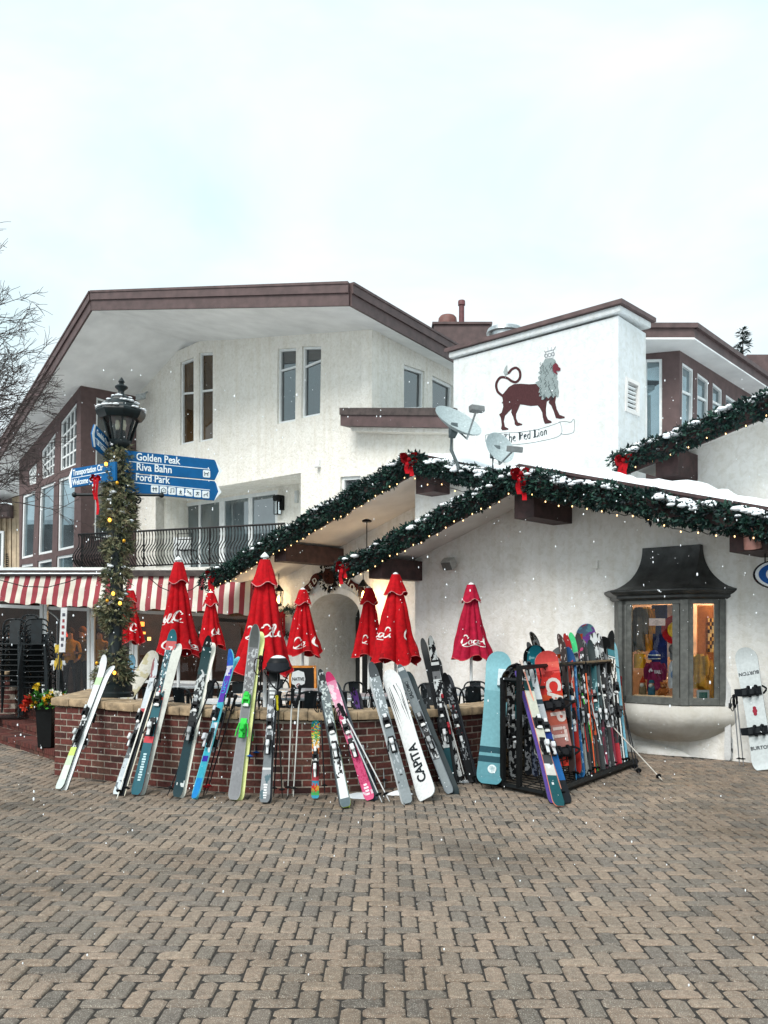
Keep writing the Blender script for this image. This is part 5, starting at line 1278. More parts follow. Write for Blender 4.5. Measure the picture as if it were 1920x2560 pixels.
def umbrella(label, x, ytop, ybot, wl, Y, yfin=None, ypole=1740, seed=0, col=UCOL, words=(), fold=8, lean=0.0):
    zt_, zb_ = at(x, ytop, Y).z, at(x, ybot, Y).z; X_ = at(x, 0, Y).x; H_ = zt_-zb_; R_ = wl*.5*Y/F
    o = thing('patio_umbrella', label, 'umbrella', (X_, Y, .13), 'closed red patio umbrellas'); rg = random.Random(seed); ph = rg.uniform(0, 6)
    def rad(t, a):      # t 0 top .. 1 hem
        base = .04+(R_*1.16-.04)*(t**.86)*(1-.10*math.sin(PI*t))
        f = .30*min(1, t*2.5)*(2*abs(math.cos(fold*a/2+ph+.8*math.sin(a+ph)))**.8-1); f += .10*math.sin(5*a+ph*2+t*3)*t
        wob = noise.noise(V((math.cos(a)*1.6+seed*3.1, math.sin(a)*1.6, t*1.3)))*.22*t+noise.noise(V((math.cos(a)*5, math.sin(a)*5+seed, t*6)))*.07
        return base*(1-.16+f*.55+wob)+R_*.02*math.sin(t*9+a*3)
    def P(t, a, off=0.0):
        r = rad(t, a)+off; hem = .055*(math.cos(fold*a/2+ph)+.5*math.cos(3*a+ph))*max(0, (t-.75)/.25)*R_*3
        return V((X_+r*math.cos(a)+lean*t, Y+r*math.sin(a)*.9, zt_-H_*t-hem))
    m = MB(); N = 72; m.col = col
    m.grid([[P(i/22, 2*PI*j/N) for j in range(N+1)] for i in range(1, 23)]); 
    m.grid([[P(1, 2*PI*j/N, -.012*k)+UP*(.01*k+.05*(k/3)) for j in range(N+1)] for k in range(0, 4)], tuple(int(c*.8) for c in col))
    cn = m.build('canopy', M['cloth'], o, smooth=60, recalc=False)
    m = MB(); m.col = col; tc = .225
    m.grid([[V((X_+lean*t+(rad(t, a)*.92+.03+.03*t/tc*(1+.5*math.cos(fold*a/2+ph+1)))*math.cos(a), Y+(rad(t, a)*.9+.03+.03*t/tc)*math.sin(a), zt_+.015-H_*t-.03*math.cos(fold*a/2+ph)*(t/tc)**3)) for a in [2*PI*j/N for j in range(N+1)]] for t in [tc*i/7 for i in range(8)]])
    vt_ = m.build('vent_flap', M['cloth'], cn, smooth=60, recalc=False)
    m = MB(); t = tc; m.tube([V((X_+lean*t+(rad(t, a)*.92+.062+.03*(1+.5*math.cos(fold*a/2+ph+1))*1-.03)*math.cos(a), Y+(rad(t, a)*.9+.062)*math.sin(a), zt_+.013-H_*t-.03*math.cos(fold*a/2+ph))) for a in [2*PI*j/N for j in range(N+1)]], .006, 4, (228, 150, 150), cap=False)
    m.build('piping', M['cloth'], vt_, recalc=False); m = MB(); m.tube([P(1, 2*PI*j/N, .002) for j in range(N+1)], .006, 4, (222, 90, 92), cap=False); m.build('piping', M['cloth'], cn, recalc=False)
    m = MB(); zl = at(x, ypole, Y).z; m.lathe([(.024, .0), (.024, zt_-.13)], (X_, Y, .13), 10); m.build('pole', M['frame'], o, smooth=40)
    m = MB()
    if yfin: hf = at(x, yfin, Y).z-zt_; m.lathe([(.03, -.01), (.035, .01), (.02, .03), (.05, hf*.35), (.055, hf*.5), (.03, hf*.75), (.012, hf*.92), (0, hf)], (X_, Y, zt_), 12)
    else: m.lathe([(.05, -.005), (.048, .015), (.03, .04), (0, .05)], (X_, Y, zt_), 12)
    m.build('finial', M['frame'], o, smooth=60)
    for (a0, tt, sc_, x0, x1) in words:      # lettering follows the folds; a0 centre angle, only the part x0..x1 of the words shows
        m = MB()
        def mf(px, py):
            t = tt-(py-.4)*sc_/H_
            return P(t, a0+(px-(x0+x1)/2)*sc_/max(.08, R_*tt*.85), .004)
        tmp = MB(); coke(lambda px, py: V((px, py, 0)), tmp)
        keep = [f for f in tmp.f if all(x0 <= tmp.v[i][0] <= x1 for i in f)]
        used = {}
        for f in keep:
            idx = []
            for i in f:
                if i not in used: used[i] = m.vert(mf(tmp.v[i][0], tmp.v[i][1]))
                idx.append(used[i])
            m.face(idx, (240, 238, 234))
        if m.f: m.build('script_lettering', M['matte'], cn, recalc=False)
    return o
F_ = -PI/2
umbrella('large red umbrella with pointed white finial behind the teal-tipped ski', 446, 1408, 1632, 100, 13.0, 1390, seed=1, words=((F_-.75, .63, .145, 1.9, 3.5), (F_+.18, .60, .15, .0, .75), (F_-.25, .90, .11, .0, 1.7), (F_+.95, .90, .1, 0, 1.3)))
umbrella('small red umbrella right of the white-finial one, in front of the dark window', 527, 1484, 1618, 62, 16.2, seed=2, words=((F_+.75, .72, .12, 1.9, 3.2),))
umbrella('tallest red umbrella with white finial, between the grey and helmeted skis', 662, 1402, 1680, 130, 11.0, 1380, seed=3, words=((F_+.62, .64, .16, 1.95, 3.5), (F_-.9, .65, .15, 0, .8)), lean=-.02)
umbrella('small red umbrella left of the arched doorway', 757, 1476, 1634, 82, 15.4, seed=4, words=((F_-.15, .83, .17, 0, 1.1), (F_+1.05, .80, .16, 0, .7)))
umbrella('small red umbrella half hidden behind another, right of the doorway', 922, 1472, 1640, 76, 15.6, seed=5, words=((F_-.35, .76, .15, 0, .75),))
umbrella('red umbrella with low white cap standing before the plaster wall corner', 989, 1438, 1652, 112, 14.3, seed=6, words=((F_-.85, .68, .17, 1.2, 2.6), (F_+.72, .70, .17, 0, .62)))
umbrella('faded crimson umbrella standing alone before the white plaster wall', 1178, 1464, 1645, 86, 13.6, seed=7, col=(178, 24, 58), words=((F_+.1, .76, .15, 0, 2.3),))
umbrella('partly hidden small red umbrella behind the lamp post garland', 326, 1478, 1606, 58, 16.6, seed=8, words=((F_+.55, .72, .16, 0, .7),))
# ------------------------------------------------------------------ skis, snowboards, poles
def mixcol(a, b, t): return tuple(int(x+(y-x)*t) for x, y in zip(a, b))
def design(bands, pats=(), edge=None, seed=0):
    def fn(u, v):
        c = bands[-1][1]
        for e, q in bands:
            if u <= e: c = q; break
        for u0, u1, q, sc, th in pats:
            if u0 <= u <= u1 and noise.noise(V((u*sc*2.2, v*sc*.14, seed*3.7)))+.5*noise.noise(V((u*sc*5, v*sc*.35, seed+9))) > th: c = q
        if edge and abs(v) > .72: c = edge
        return tuple(int(x*.9) for x in c)
    return fn
class Blade:
    """a ski or board: local frame from its tail on the ground to its tip"""
    def __init__(self, a, b, twist=0.0, flip=False, back=0.0):
        a, b = V(a), V(b); self.L = (b-a).length; self.t = (b-a).normalized()
        n = V((math.sin(twist), -math.cos(twist), 0)); n = (n-self.t*n.dot(self.t)).normalized()
        self.a = a-n*back; self.n = -n if flip else n; self.s = self.t.cross(self.n).normalized()
    def p(self, u, v, h): return self.a+self.t*(u*self.L)+self.s*v+self.n*h
def blade_mesh(B, wt, ww, wp, fn, base=(40, 44, 48), th=.016, tipr=.07, tailr=.012, tip=.13, tail=.05, N=130, M_=10, tipcurl=.16, edgec=None):
    m = MB()
    def hw(u):
        x = abs(u-.44)/.56 if u > .44 else abs(u-.44)/.44
        w = ww+((wp if u > .44 else wt)-ww)*x**1.6
        if u > 1-tip: q = (u-1+tip)/tip; w *= math.sqrt(max(0, 1-q**2.2))
        if u < tail: q = 1-u/tail; w *= math.sqrt(max(0.02, 1-.72*q**2.6))
        return w/2
    rows = []
    for i in range(N+1):
        u = i/N
        if i == N: u = .9985
        c = tipr*max(0, (u-(1-tipcurl))/tipcurl)**1.9+tailr*max(0, (.06-u)/.06)**2
        r = []
        for j in range(M_+1): r.append(m.vert(B.p(u, hw(u)*(2*j/M_-1), c+th/2)))
        for j in range(M_+1): r.append(m.vert(B.p(u, hw(u)*(1-2*j/M_), c-th/2)))
        rows.append(r)
    K = 2*M_+2
    for i in range(N):
        u = (i+.5)/N
        for k in range(K):
            if k < M_: c = fn(u, 2*(k+.5)/M_-1)
            elif k in (M_, K-1): c = edgec or (60, 64, 66)
            else: c = base(u, 1-2*(k-M_-.5)/M_) if callable(base) else base
            m.face((rows[i][k], rows[i][(k+1) % K], rows[i+1][(k+1) % K], rows[i+1][k]), c)
    m.face(rows[0][::-1], edgec or (60, 64, 66)); m.face(rows[-1], edgec or (60, 64, 66))
    return m
def bindings(o, B, w, c1=(24, 26, 28), c2=(190, 194, 196), uh=.385, ut=.555, h0=.008):
    s, t, n = B.s, B.t, B.n
    def bx(m, u, dt, v, h, ws, lt, hh, c): m.cbox(B.a+t*(u*B.L+dt)+s*v+n*(h0+h), s*ws, t*lt, n*hh, c)
    m = MB()
    bx(m, ut, 0, 0, .008, w*.72, .13, .016, c1); bx(m, ut, .03, 0, .035, w*.62, .07, .045, c1); bx(m, ut, .055, 0, .052, w*.40, .05, .03, c2)
    bx(m, ut, -.02, w*.33, .035, .016, .06, .035, c1); bx(m, ut, -.02, -w*.33, .035, .016, .06, .035, c1); bx(m, ut, -.055, 0, .022, w*.62, .035, .014, (222, 224, 222))
    m.build('toe_binding', M['paint'], o, bevel=.005, bseg=1)
    m = MB()
    bx(m, uh, .02, 0, .007, w*.66, .21, .014, c1); bx(m, uh, 0, 0, .035, w*.58, .085, .055, c1); bx(m, uh, .015, 0, .075, w*.46, .06, .05, c2)
    bx(m, uh, -.055, 0, .062, w*.34, .085, .018, c2); bx(m, uh, .06, 0, .028, w*.5, .03, .03, c1); m.ball(B.a+t*(uh*B.L-.01)+n*(h0+.095), .02, 7, 5, c2)
    m.build('heel_binding', M['paint'], o, bevel=.005, bseg=1)
    m = MB()
    for sg in (-1, 1): m.tube([B.a+t*(uh*B.L+.07)+s*sg*w*.4+n*.02, B.a+t*(uh*B.L+.0)+s*sg*(w*.56)+n*(.03), B.a+t*(uh*B.L-.08)+s*sg*(w*.62)+n*.055], .006, 5, c1)
    m.tube([B.a+t*(uh*B.L+.07)-s*w*.4+n*.02, B.a+t*(uh*B.L+.07)+s*w*.4+n*.02], .006, 5, c1)
    m.build('ski_brake', M['paint'], o)
def lean_top(a, x, y, dy=None):
    """point of the tip so that the blade rests on the cap of the brick wall"""
    if dy is not None: return at(x, y, a.y+dy)
    d = .35
    for _ in range(5):
        b = at(x, y, a.y+d); f = (.93-a.z)/max(.4, b.z-a.z); xm = a.x+(b.x-a.x)*f
        yw = wall_front_y(max(-3.9, min(1.9, xm)))-.125
        d = max(.12, (yw-a.y)/f)
    return at(x, y, a.y+d)
def ski(label, bot, top, fn, wt=.115, ww=.095, wp=.125, dy=None, twist=0.0, flip=False, back=0.0, group='skis leaning on the brick wall', bc=((24, 26, 28), (190, 194, 196)), base=(40, 44, 48), z0=.012, tipr=.07, text=None, edgec=None, bind=True, tip=.11, name='ski'):
    a = ground(bot[0], bot[1], z0); b = lean_top(a, top[0], top[1], dy)
    wt, ww, wp = wt*.88, ww*.88, wp*.88
    B = Blade(a, b, twist, flip, back); o = thing(name, label, 'ski', tuple(a), group)
    blade_mesh(B, wt, ww, wp, fn, base, tipr=tipr, tip=tip, edgec=edgec).build('ski_body', M['paint'], o, smooth=35)
    if bind: bindings(o, B, ww*1.02, *bc)
    if text:
        for tx, u, sz, col, mode in text:
            m = MB(); m.col = col; c_ = B.p(u, 0, .0095)
            if mode == 'up': m.add_text(tx, c_+B.s*sz*.35, B.t, -B.s, sz, ext=.002, bold=.02)
            elif mode == 'down': m.add_text(tx, c_-B.s*sz*.35, -B.t, B.s, sz, ext=.002, bold=.02)
            if mode == 'marks':
                for k in range(int(tx)): m.cbox(c_+B.t*(k*sz*.55)+B.n*.001, B.s*sz*(.55+.25*((k*7)%3)/2), B.t*sz*.36, B.n*.002)
            m.build('lettering', M['matte'], o, recalc=False)
    return o, B
def pair(label_f, label_r, bot, top, fn, fnr=None, off=(10, 6), backd=.035, **k):
    """two skis base to base: the rear one turned away, a little to one side"""
    o, B = ski(label_f, bot, top, fn, **k)
    k2 = dict(k); k2.pop('text', None); k2['dy'] = None if k.get('dy') is None else k['dy']; k2['flip'] = True; k2['back'] = backd
    rb = k2.pop('base', (40, 44, 48))
    ski(label_r, (bot[0]+off[0], bot[1]+0), (top[0]+off[0], top[1]+off[1]), fnr or fn, base=rb, **k2)
    return o, B
def pole(label, bot, top, col=(170, 176, 178), grip=(24, 26, 28), dy=None, basket=(28, 30, 32), group='ski poles leaning on the brick wall', z0=.01, strap=True, r=.008, bk=True):
    a = ground(bot[0], bot[1], z0); b = lean_top(a, top[0], top[1], dy) if dy is not None else at(top[0], top[1], lean_top(a, *top).y-.03)
    o = thing('ski_pole', label, 'ski pole', tuple(a), group); t = (b-a).normalized(); L = (b-a).length
    P = lambda d: a+t*d
    m = MB(); m.col = col; m.tube([P(.0), P(.04), P(L*.5), P(L-.14)], [.003, r*.8, r, r*1.05], 8); m.build('shaft', M['paint'], o, smooth=60)
    if bk:
        m = MB(); m.lathe([(.008, -.005), (.034, .0), (.036, .006), (.012, .016), (.008, .02)], P(.085), 10, basket, axis=t); m.build('basket', M['matte'], o)
    m = MB(); m.lathe([(.011, 0), (.015, .02), (.012, .045), (.015, .075), (.014, .11), (.020, .132), (.022, .15), (.012, .162), (0, .164)], P(L-.155), 9, grip, axis=t); m.build('grip', M['matte'], o, smooth=60)
    if strap:
        s = t.cross(V((0, 1, 0))).normalized(); c = P(L-.03); m = MB()
        m.tube([V(p) for p in curve([tuple(c), tuple(c+s*.05-UP*.01-V((0, .03, 0))), tuple(c+s*.06-UP*.12-V((0, .04, 0))), tuple(c+s*.02-UP*.17-V((0, .03, 0))), tuple(c-UP*.05)], 4)], .006, 5, grip); m.build('strap', M['matte'], o)
    return o
def board(label, bot, top, fn, w=.29, ww=.25, dy=.5, twist=0.0, group='snowboards', base=(230, 232, 232), bind=None, flip=False, z0=.012, text=(), tipr=.05, edgec=(30, 32, 34), binds=(.30, .62)):
    a = ground(bot[0], bot[1], z0); b = lean_top(a, top[0], top[1], dy)
    B = Blade(a, b, twist, flip); o = thing('snowboard', label, 'snowboard', tuple(a), group)
    blade_mesh(B, w, ww, w, fn, base, th=.012, tipr=tipr, tailr=.05, tip=.11, tail=.10, M_=12, tipcurl=.13, edgec=edgec).build('deck', M['paint'], o, smooth=35)
    if bind:
        for u in binds:
            m = MB(); c = B.p(u, 0, 0); s, t, n = B.s, B.t, B.n
            m.cbox(c+n*.018, s*.24, t*.105, n*.024, bind); m.cbox(c+n*.03-s*.02, s*.2, t*.07, n*.02, mixcol(bind, (120, 120, 120), .2))
            for k in range(9):      # curved highback and straps
                aa = PI*k/8
            hb = [c+s*(-.13)+t*(.065*math.cos(q))+n*(.03+0) for q in (0, PI)]
            m.prism([c-s*.12+t*.05+n*.02, c-s*.12-t*.05+n*.02, c-s*.18-t*.045+n*.12, c-s*.18+t*.045+n*.12], s*.02, bind)
            for v in (-.02, .07): m.tube([V(p) for p in curve([tuple(c+s*v+t*.06+n*.02), tuple(c+s*v+t*.055+n*.09), tuple(c+s*v+n*.125), tuple(c+s*v-t*.055+n*.09), tuple(c+s*v-t*.06+n*.02)], 4)], .014, 6, bind)
            m.tube([V(p) for p in curve([tuple(c+s*.14+t*.05+n*.03), tuple(c+s*.19+n*.05), tuple(c+s*.14-t*.05+n*.03)], 5)], .012, 6, bind)
            m.build('board_binding', M['matte'], o)
    for tx, u, v, sz, col, mode in text:
        m = MB(); m.col = col; c = B.p(u, v, .0085)
        if mode == 'up': m.add_text(tx, c, B.t, -B.s, sz, ext=.002, bold=.03)
        elif mode == 'down': m.add_text(tx, c, -B.t, B.s, sz, ext=.002, bold=.03)
        elif mode == 'flat': m.add_text(tx, c, B.s, B.t, sz, ext=.002, bold=.02, align='CENTER')
        else: m.add_text(tx, c, -B.s, -B.t, sz, ext=.002, bold=.02, align='CENTER')
        m.build('lettering', M['matte'], o, recalc=False)
    return o, B
BK, WHT, GY, TE = (22, 24, 27), (232, 236, 236), (138, 142, 144), (22, 92, 100)
WG = dict(group='skis leaning on the brick wall')
# --- along the wall, left to right (positions surveyed from the photograph)
pair('white ski with pale green flashes, leftmost ski leaning on the brick wall', 'rear white ski behind the leftmost white and green pair', (147, 1974), (268, 1645), design([(.07, (214, 226, 220)), (.17, (226, 236, 224)), (.24, (206, 226, 196)), (.30, (206, 230, 120)), (.5, (44, 48, 50)), (.62, (220, 226, 226)), (.78, WHT), (.84, (196, 232, 178)), (1, WHT)], [(.3, .62, (220, 226, 226), 10, .2)], seed=1),
     off=(7, 8), bc=(BK, (200, 206, 206)), twist=-.25, wt=.11, ww=.075, wp=.11, base=(220, 224, 224), tip=.07)
pole('white pole crossing in front of the leftmost white skis', (207, 1906), (276, 1664), (226, 230, 228), (214, 218, 216), dy=.62)
pole('silver pole along the left edge of the leftmost white skis', (166, 1900), (248, 1664), (200, 206, 206), (224, 226, 224), dy=.66)
pair('silver-white ski with dark bindings, second pair from the left', 'rear silver ski behind the second pair from the left', (291, 1987), (396, 1652), design([(.12, (214, 224, 228)), (.25, (196, 206, 212)), (.55, (92, 98, 102)), (.62, (180, 60, 70)), (1, (206, 214, 218))], [(0, .25, (110, 120, 128), 12, .28), (.28, .56, (200, 204, 206), 12, .22), (.86, 1, (150, 100, 104), 9, .1)], seed=2),
     off=(6, 4), twist=-.3, bc=((34, 36, 38), (214, 216, 216)), wt=.105, ww=.07, wp=.105)
pole('white pole standing in front of the silver skis, second from the left', (292, 1997), (388, 1700), (226, 224, 214), (190, 194, 194))
pole('thin cream pole between the silver ski and the teal ski', (311, 1990), (402, 1690), (222, 216, 196), (30, 30, 32))
ski('teal ski with splashed red and white art and a red side', (339, 1988), (437, 1580), design([(.30, (8, 92, 106)), (.335, (206, 60, 72)), (.50, (10, 92, 104)), (.60, (20, 84, 96)), (.88, (84, 124, 134)), (.93, (206, 96, 96)), (1, (26, 100, 114))], [(.56, .66, (210, 60, 66), 8, .05), (.60, .88, (24, 54, 62), 11, -.05), (.6, .9, (226, 232, 232), 16, .26), (.84, .93, (96, 140, 150), 9, .15), (.36, .45, (220, 226, 226), 12, .25)], seed=3),
    wt=.135, ww=.11, wp=.14, twist=-.1, bc=(BK, (206, 208, 208)), edgec=(142, 34, 48), text=[('11', .085, .052, (190, 216, 220), 'marks')], tip=.09)
ski('plain back of the ski paired behind the teal splashed one', (349, 1986), (446, 1600), design([(1, (150, 40, 54))]), flip=True, back=.04, wt=.12, ww=.1, wp=.13, base=(196, 198, 190))
pair('dark green-black ski speckled white at the top, right of the teal one', 'pale-based rear ski behind the dark speckled pair', (442, 1993), (524, 1594), design([(.30, (14, 54, 62)), (.36, (16, 48, 54)), (.46, (26, 30, 32)), (.6, (30, 36, 38)), (.75, (34, 42, 44)), (.93, (18, 58, 62)), (1, (20, 24, 26))], [(.05, .10, (222, 228, 226), 9, .3), (.55, .80, (206, 212, 210), 16, .08), (.90, .96, (220, 226, 224), 10, .25), (.36, .52, (196, 200, 200), 12, .25)], seed=4),
     off=(7, 5), wt=.115, ww=.10, wp=.125, twist=.02, base=(226, 224, 212), bc=(BK, (150, 154, 156)), edgec=(190, 196, 190))
pole('black pole behind the dark speckled ski', (418, 1990), (536, 1700), BK, BK)
pair('narrow blue, violet and cyan ski with white splash', 'rear lilac-tipped ski behind the blue and violet pair', (487, 1996), (588, 1628), design([(.13, (36, 140, 214)), (.235, (60, 172, 196)), (.28, (52, 40, 160)), (.33, (60, 180, 200)), (.5, (150, 190, 210)), (.64, (66, 176, 196)), (.68, (92, 60, 170)), (.82, (96, 56, 176)), (.89, (206, 206, 220)), (1, (40, 100, 190))], [(.3, .5, (220, 226, 230), 9, .1), (.8, .92, (70, 60, 180), 12, .15), (.92, 1, (60, 130, 210), 8, .1)], seed=5),
     off=(-9, 5), twist=-.75, wt=.125, ww=.105, wp=.13, bc=((30, 32, 36), (196, 198, 204)), base=(104, 196, 212), edgec=(112, 206, 220), text=[('UPC', .70, .075, (56, 150, 200), 'up')])
pole('black pole with red tip rings right of the blue violet ski', (508, 1988), (578, 1730), (34, 32, 36), (30, 30, 32), basket=(170, 30, 40))
pole('black pole with a red band, the right one beside the blue violet ski', (516, 1984), (590, 1738), (40, 36, 40), (30, 30, 32), basket=(170, 30, 40))
pair('wide grey ski with bright green bindings before the tall umbrella', 'yellow-white rear ski behind the green-binding grey one', (584, 2000), (641, 1566), design([(.36, (140, 143, 146)), (.60, (128, 131, 133)), (.87, (120, 122, 124)), (1, (88, 93, 92))], [(.56, .86, (186, 190, 192), 18, .18), (.1, .2, (150, 153, 156), 10, .1)], edge=(150, 154, 156), seed=6),
     off=(9, 5), wt=.145, ww=.115, wp=.15, bc=((58, 206, 78), (40, 190, 66)), base=(214, 222, 150), edgec=(206, 210, 150))
pole('black pole with red-rimmed grip right of the grey green-binding ski', (639, 1902), (657, 1622), (30, 31, 33), (52, 24, 28), dy=.3, basket=(30, 90, 170), z0=.35)
pole('black pole with blue basket between the grey ski and the helmet ski', (622, 1912), (652, 1640), (26, 27, 29), (40, 24, 26), dy=.28, basket=(30, 90, 170), z0=.35)
o_h, B_h = pair('grey and black ski with silver bindings under the hanging helmet', 'rear ski behind the helmet ski', (661, 2007), (686, 1660), design([(.05, (120, 126, 130)), (.22, (150, 156, 160)), (.235, (220, 222, 222)), (.52, (120, 128, 132)), (.70, (96, 102, 106)), (.86, (108, 112, 114)), (1, (24, 28, 30))], [(.02, .2, (84, 112, 120), 7, .2), (.45, .7, (196, 202, 206), 14, .1)], seed=7),
     off=(4, 5), wt=.125, ww=.085, wp=.115, bc=((30, 33, 36), (206, 210, 212)), edgec=(150, 158, 164), text=[('4', .745, .085, (216, 220, 220), 'marks'), ('6', .03, .05, (226, 228, 228), 'marks')])
pole('thin black and yellow pole right of the helmet ski', (706, 1996), (693, 1740), (36, 38, 34), (190, 180, 40), strap=False)
pole('black pole close behind the helmet ski', (684, 1992), (700, 1730), BK, BK)
pole('silver pole, left one of two standing alone against the bricks', (719, 1990), (731, 1722), (196, 198, 194), BK)
pole('silver pole, right one of two standing alone against the bricks', (733, 1992), (750, 1714), (200, 202, 198), BK)
ski("small child's ski printed in turquoise, orange and yellow, much shorter than the rest", (788, 1996), (790, 1801), design([(.04, (40, 150, 180)), (.10, (70, 170, 90)), (.16, (206, 160, 50)), (.22, (44, 150, 186)), (.45, (196, 70, 80)), (.56, (228, 226, 222)), (.66, (222, 120, 50)), (.76, (228, 170, 60)), (.86, (70, 160, 90)), (1, (30, 130, 180))], [(.08, .2, (210, 50, 40), 16, .1), (.6, .8, (230, 230, 220), 14, .05), (.7, 1, (30, 120, 90), 20, .0), (.75, .98, (200, 200, 60), 24, .2), (.8, .95, (190, 70, 30), 22, .28)], edge=None, seed=8),
    wt=.095, ww=.075, wp=.12, dy=.16, bc=((40, 42, 44), (226, 228, 228)), tip=.10, tipr=.04)
pole('black pole with wrist strap left of the white and black ski', (812, 1985), (800, 1732), (46, 48, 52), BK)
pole('second black pole left of the white and black ski', (827, 1975), (806, 1738), (30, 31, 34), BK)
pair('white ski with black speckled top and yellow-green edge', 'rear ski behind the white one with yellow edge', (866, 2019), (803, 1682), design([(.06, (92, 108, 114)), (.24, (228, 232, 232)), (.36, (220, 224, 224)), (.52, (224, 228, 228)), (.60, (96, 102, 104)), (.9, (104, 114, 116)), (1, (26, 32, 34))], [(.20, .42, (28, 30, 32), 9, .12), (.55, .92, (196, 206, 204), 20, .18), (.90, .98, (190, 196, 196), 10, .2), (.42, .5, (60, 64, 66), 10, .3)], edge=(104, 118, 122), seed=9),
     off=(-4, 5), wt=.125, ww=.10, wp=.125, bc=(BK, (206, 210, 210)), edgec=(196, 220, 70))
pair('bright pink ski with hearts and scrollwork', 'dark ski with lilac tip behind the bright pink one', (926, 2000), (822, 1684), design([(.12, (226, 84, 134)), (.35, (214, 74, 124)), (.55, (222, 100, 142)), (.66, (206, 60, 110)), (.78, (232, 172, 196)), (.93, (236, 150, 184)), (1, (216, 62, 116))], [(.12, .45, (190, 40, 96), 22, .12), (.35, .6, (238, 190, 208), 14, .15), (.6, .95, (244, 214, 226), 8, .1), (.04, .07, (240, 206, 220), 14, .1)], seed=10),
     fnr=design([(1, (214, 190, 214))], [(.5, 1, (110, 90, 170), 14, .2)]), off=(9, 12), wt=.125, ww=.10, wp=.125, bc=((36, 38, 40), (222, 224, 224)), base=(52, 62, 70), text=[('4', .045, .06, (244, 220, 230), 'marks')])
pole('silver pole slanting across right of the pink ski, the front one', (974, 2004), (852, 1766), (206, 208, 208), BK)
pole('silver pole slanting right of the pink ski, the rear one', (955, 2006), (846, 1760), (186, 190, 192), BK)
pair('black and violet ski half hidden behind the pink one', 'rear ski of the black and violet pair', (925, 1976), (884, 1722), design([(1, (26, 26, 34))], [(.6, 1, (84, 50, 120), 8, .0), (.1, .5, (70, 74, 80), 10, .2)], seed=11), off=(8, 3), wt=.10, ww=.075, wp=.10, bc=((40, 42, 46), (196, 198, 200)), base=(30, 32, 40), dy=.32)
pole('slim silver pole standing behind the violet ski', (918, 1968), (893, 1724), (186, 190, 192), (60, 62, 64))
pair('long grey ski with speckled white top beside the white snowboard', 'pale rear ski behind the long grey speckled one', (1021, 2010), (930, 1664), design([(.10, (138, 147, 151)), (.4, (128, 138, 142)), (.60, (122, 132, 136)), (.90, (128, 138, 142)), (1, (56, 64, 68))], [(.60, .92, (206, 214, 218), 22, .30), (.14, .19, (22, 24, 26), 7, .25), (.2, .34, (176, 184, 188), 12, .3), (.9, .95, (60, 66, 70), 9, .1)], seed=12),
     off=(-4, 7), wt=.12, ww=.105, wp=.13, bc=(BK, (200, 204, 206)), base=(160, 166, 168), edgec=(70, 76, 80))
pole('grey and red pole left of the long grey ski', (1000, 1944), (922, 1724), (140, 150, 154), BK)
pole('pole with a red band standing at the foot of the long grey ski', (962, 1970), (940, 1726), (170, 176, 178), (30, 32, 34), basket=(40, 44, 46))
board('white snowboard with fine black spikes and large black letters, leaning on the wall', (1071, 2001), (974, 1680), design([(1, (240, 244, 244))], seed=1), w=.225, ww=.185, dy=None, group='snowboards around the wall and rack', text=[('CAPiTA', .13, .05, .135, (36, 42, 46), 'up')], twist=-.35, edgec=(196, 202, 204))
ob_ = [o_ for o_ in bpy.data.objects if o_.get('label', '').startswith('white snowboard with fine')][0]; a_ = ground(1071, 2001, .012); Bs = Blade(a_, lean_top(a_, 974, 1680), -.35)
for u0, v0, u1, v1, w_ in ((.97, -.02, .70, .045, .012), (.93, -.06, .62, -.02, .010), (.90, -.075, .56, -.035, .012), (.86, -.08, .50, -.06, .009), (.84, -.05, .66, -.03, .008), (.80, .05, .53, .075, .012), (.86, .06, .60, .08, .009), (.76, .02, .58, .05, .008), (.95, .02, .8, .06, .008)):
    m = MB(); p_, q_ = Bs.p(u0, v0, .0072), Bs.p(u1, v1, .0072); md_ = p_.lerp(q_, .35)
    m.poly([p_, md_+Bs.s*w_/2, q_, md_-Bs.s*w_/2], (52, 58, 62)); m.build('spike_print', M['matte'], ob_, recalc=False)
pair('grey ski with black lettering right of the white snowboard', 'dark rear ski behind the grey lettered one', (1126, 1984), (1000, 1667), design([(.05, (128, 138, 144)), (.25, (138, 148, 152)), (.62, (70, 76, 80)), (.9, (118, 128, 132)), (1, (108, 120, 126))], [(.26, .58, (196, 200, 202), 14, .12), (.28, .6, BK, 9, .12), (.955, .98, (226, 230, 230), 4, -.2), (.05, .12, (56, 66, 74), 3, .3)], edge=(112, 122, 128), seed=13),
     off=(14, 3), wt=.11, ww=.10, wp=.125, bc=(BK, (150, 154, 156)), base=(24, 40, 44), edgec=(56, 64, 68), text=[('SALOMON', .735, .055, (40, 46, 50), 'up')])
pole('black and yellow pole behind the grey lettered ski', (1112, 1950), (1040, 1720), (52, 54, 40), BK)
ski('short dark ski with pointed tip between the lettered grey skis and the black-tipped pair', (1108, 1962), (1056, 1712), design([(1, (24, 30, 34))], [(.5, 1, (90, 96, 100), 10, .2)], seed=14), dy=.36, wt=.09, ww=.07, wp=.09, base=(30, 34, 36))
pair('black-tipped ski with white sticker and dark green tail', 'rear black ski of the sticker pair', (1127, 1962), (1084, 1634), design([(.28, (26, 74, 82)), (.40, (222, 226, 226)), (.60, (60, 64, 66)), (.80, (206, 210, 210)), (.86, (110, 112, 114)), (.905, (24, 26, 28)), (.93, (226, 228, 228)), (1, (22, 24, 26))], [(.3, .62, BK, 11, .05), (.6, .82, BK, 12, .12), (.95, 1, (222, 226, 226), 9, .18)], seed=15),
     off=(9, 4), wt=.11, ww=.085, wp=.11, bc=(BK, (206, 208, 210)), base=(26, 28, 30))
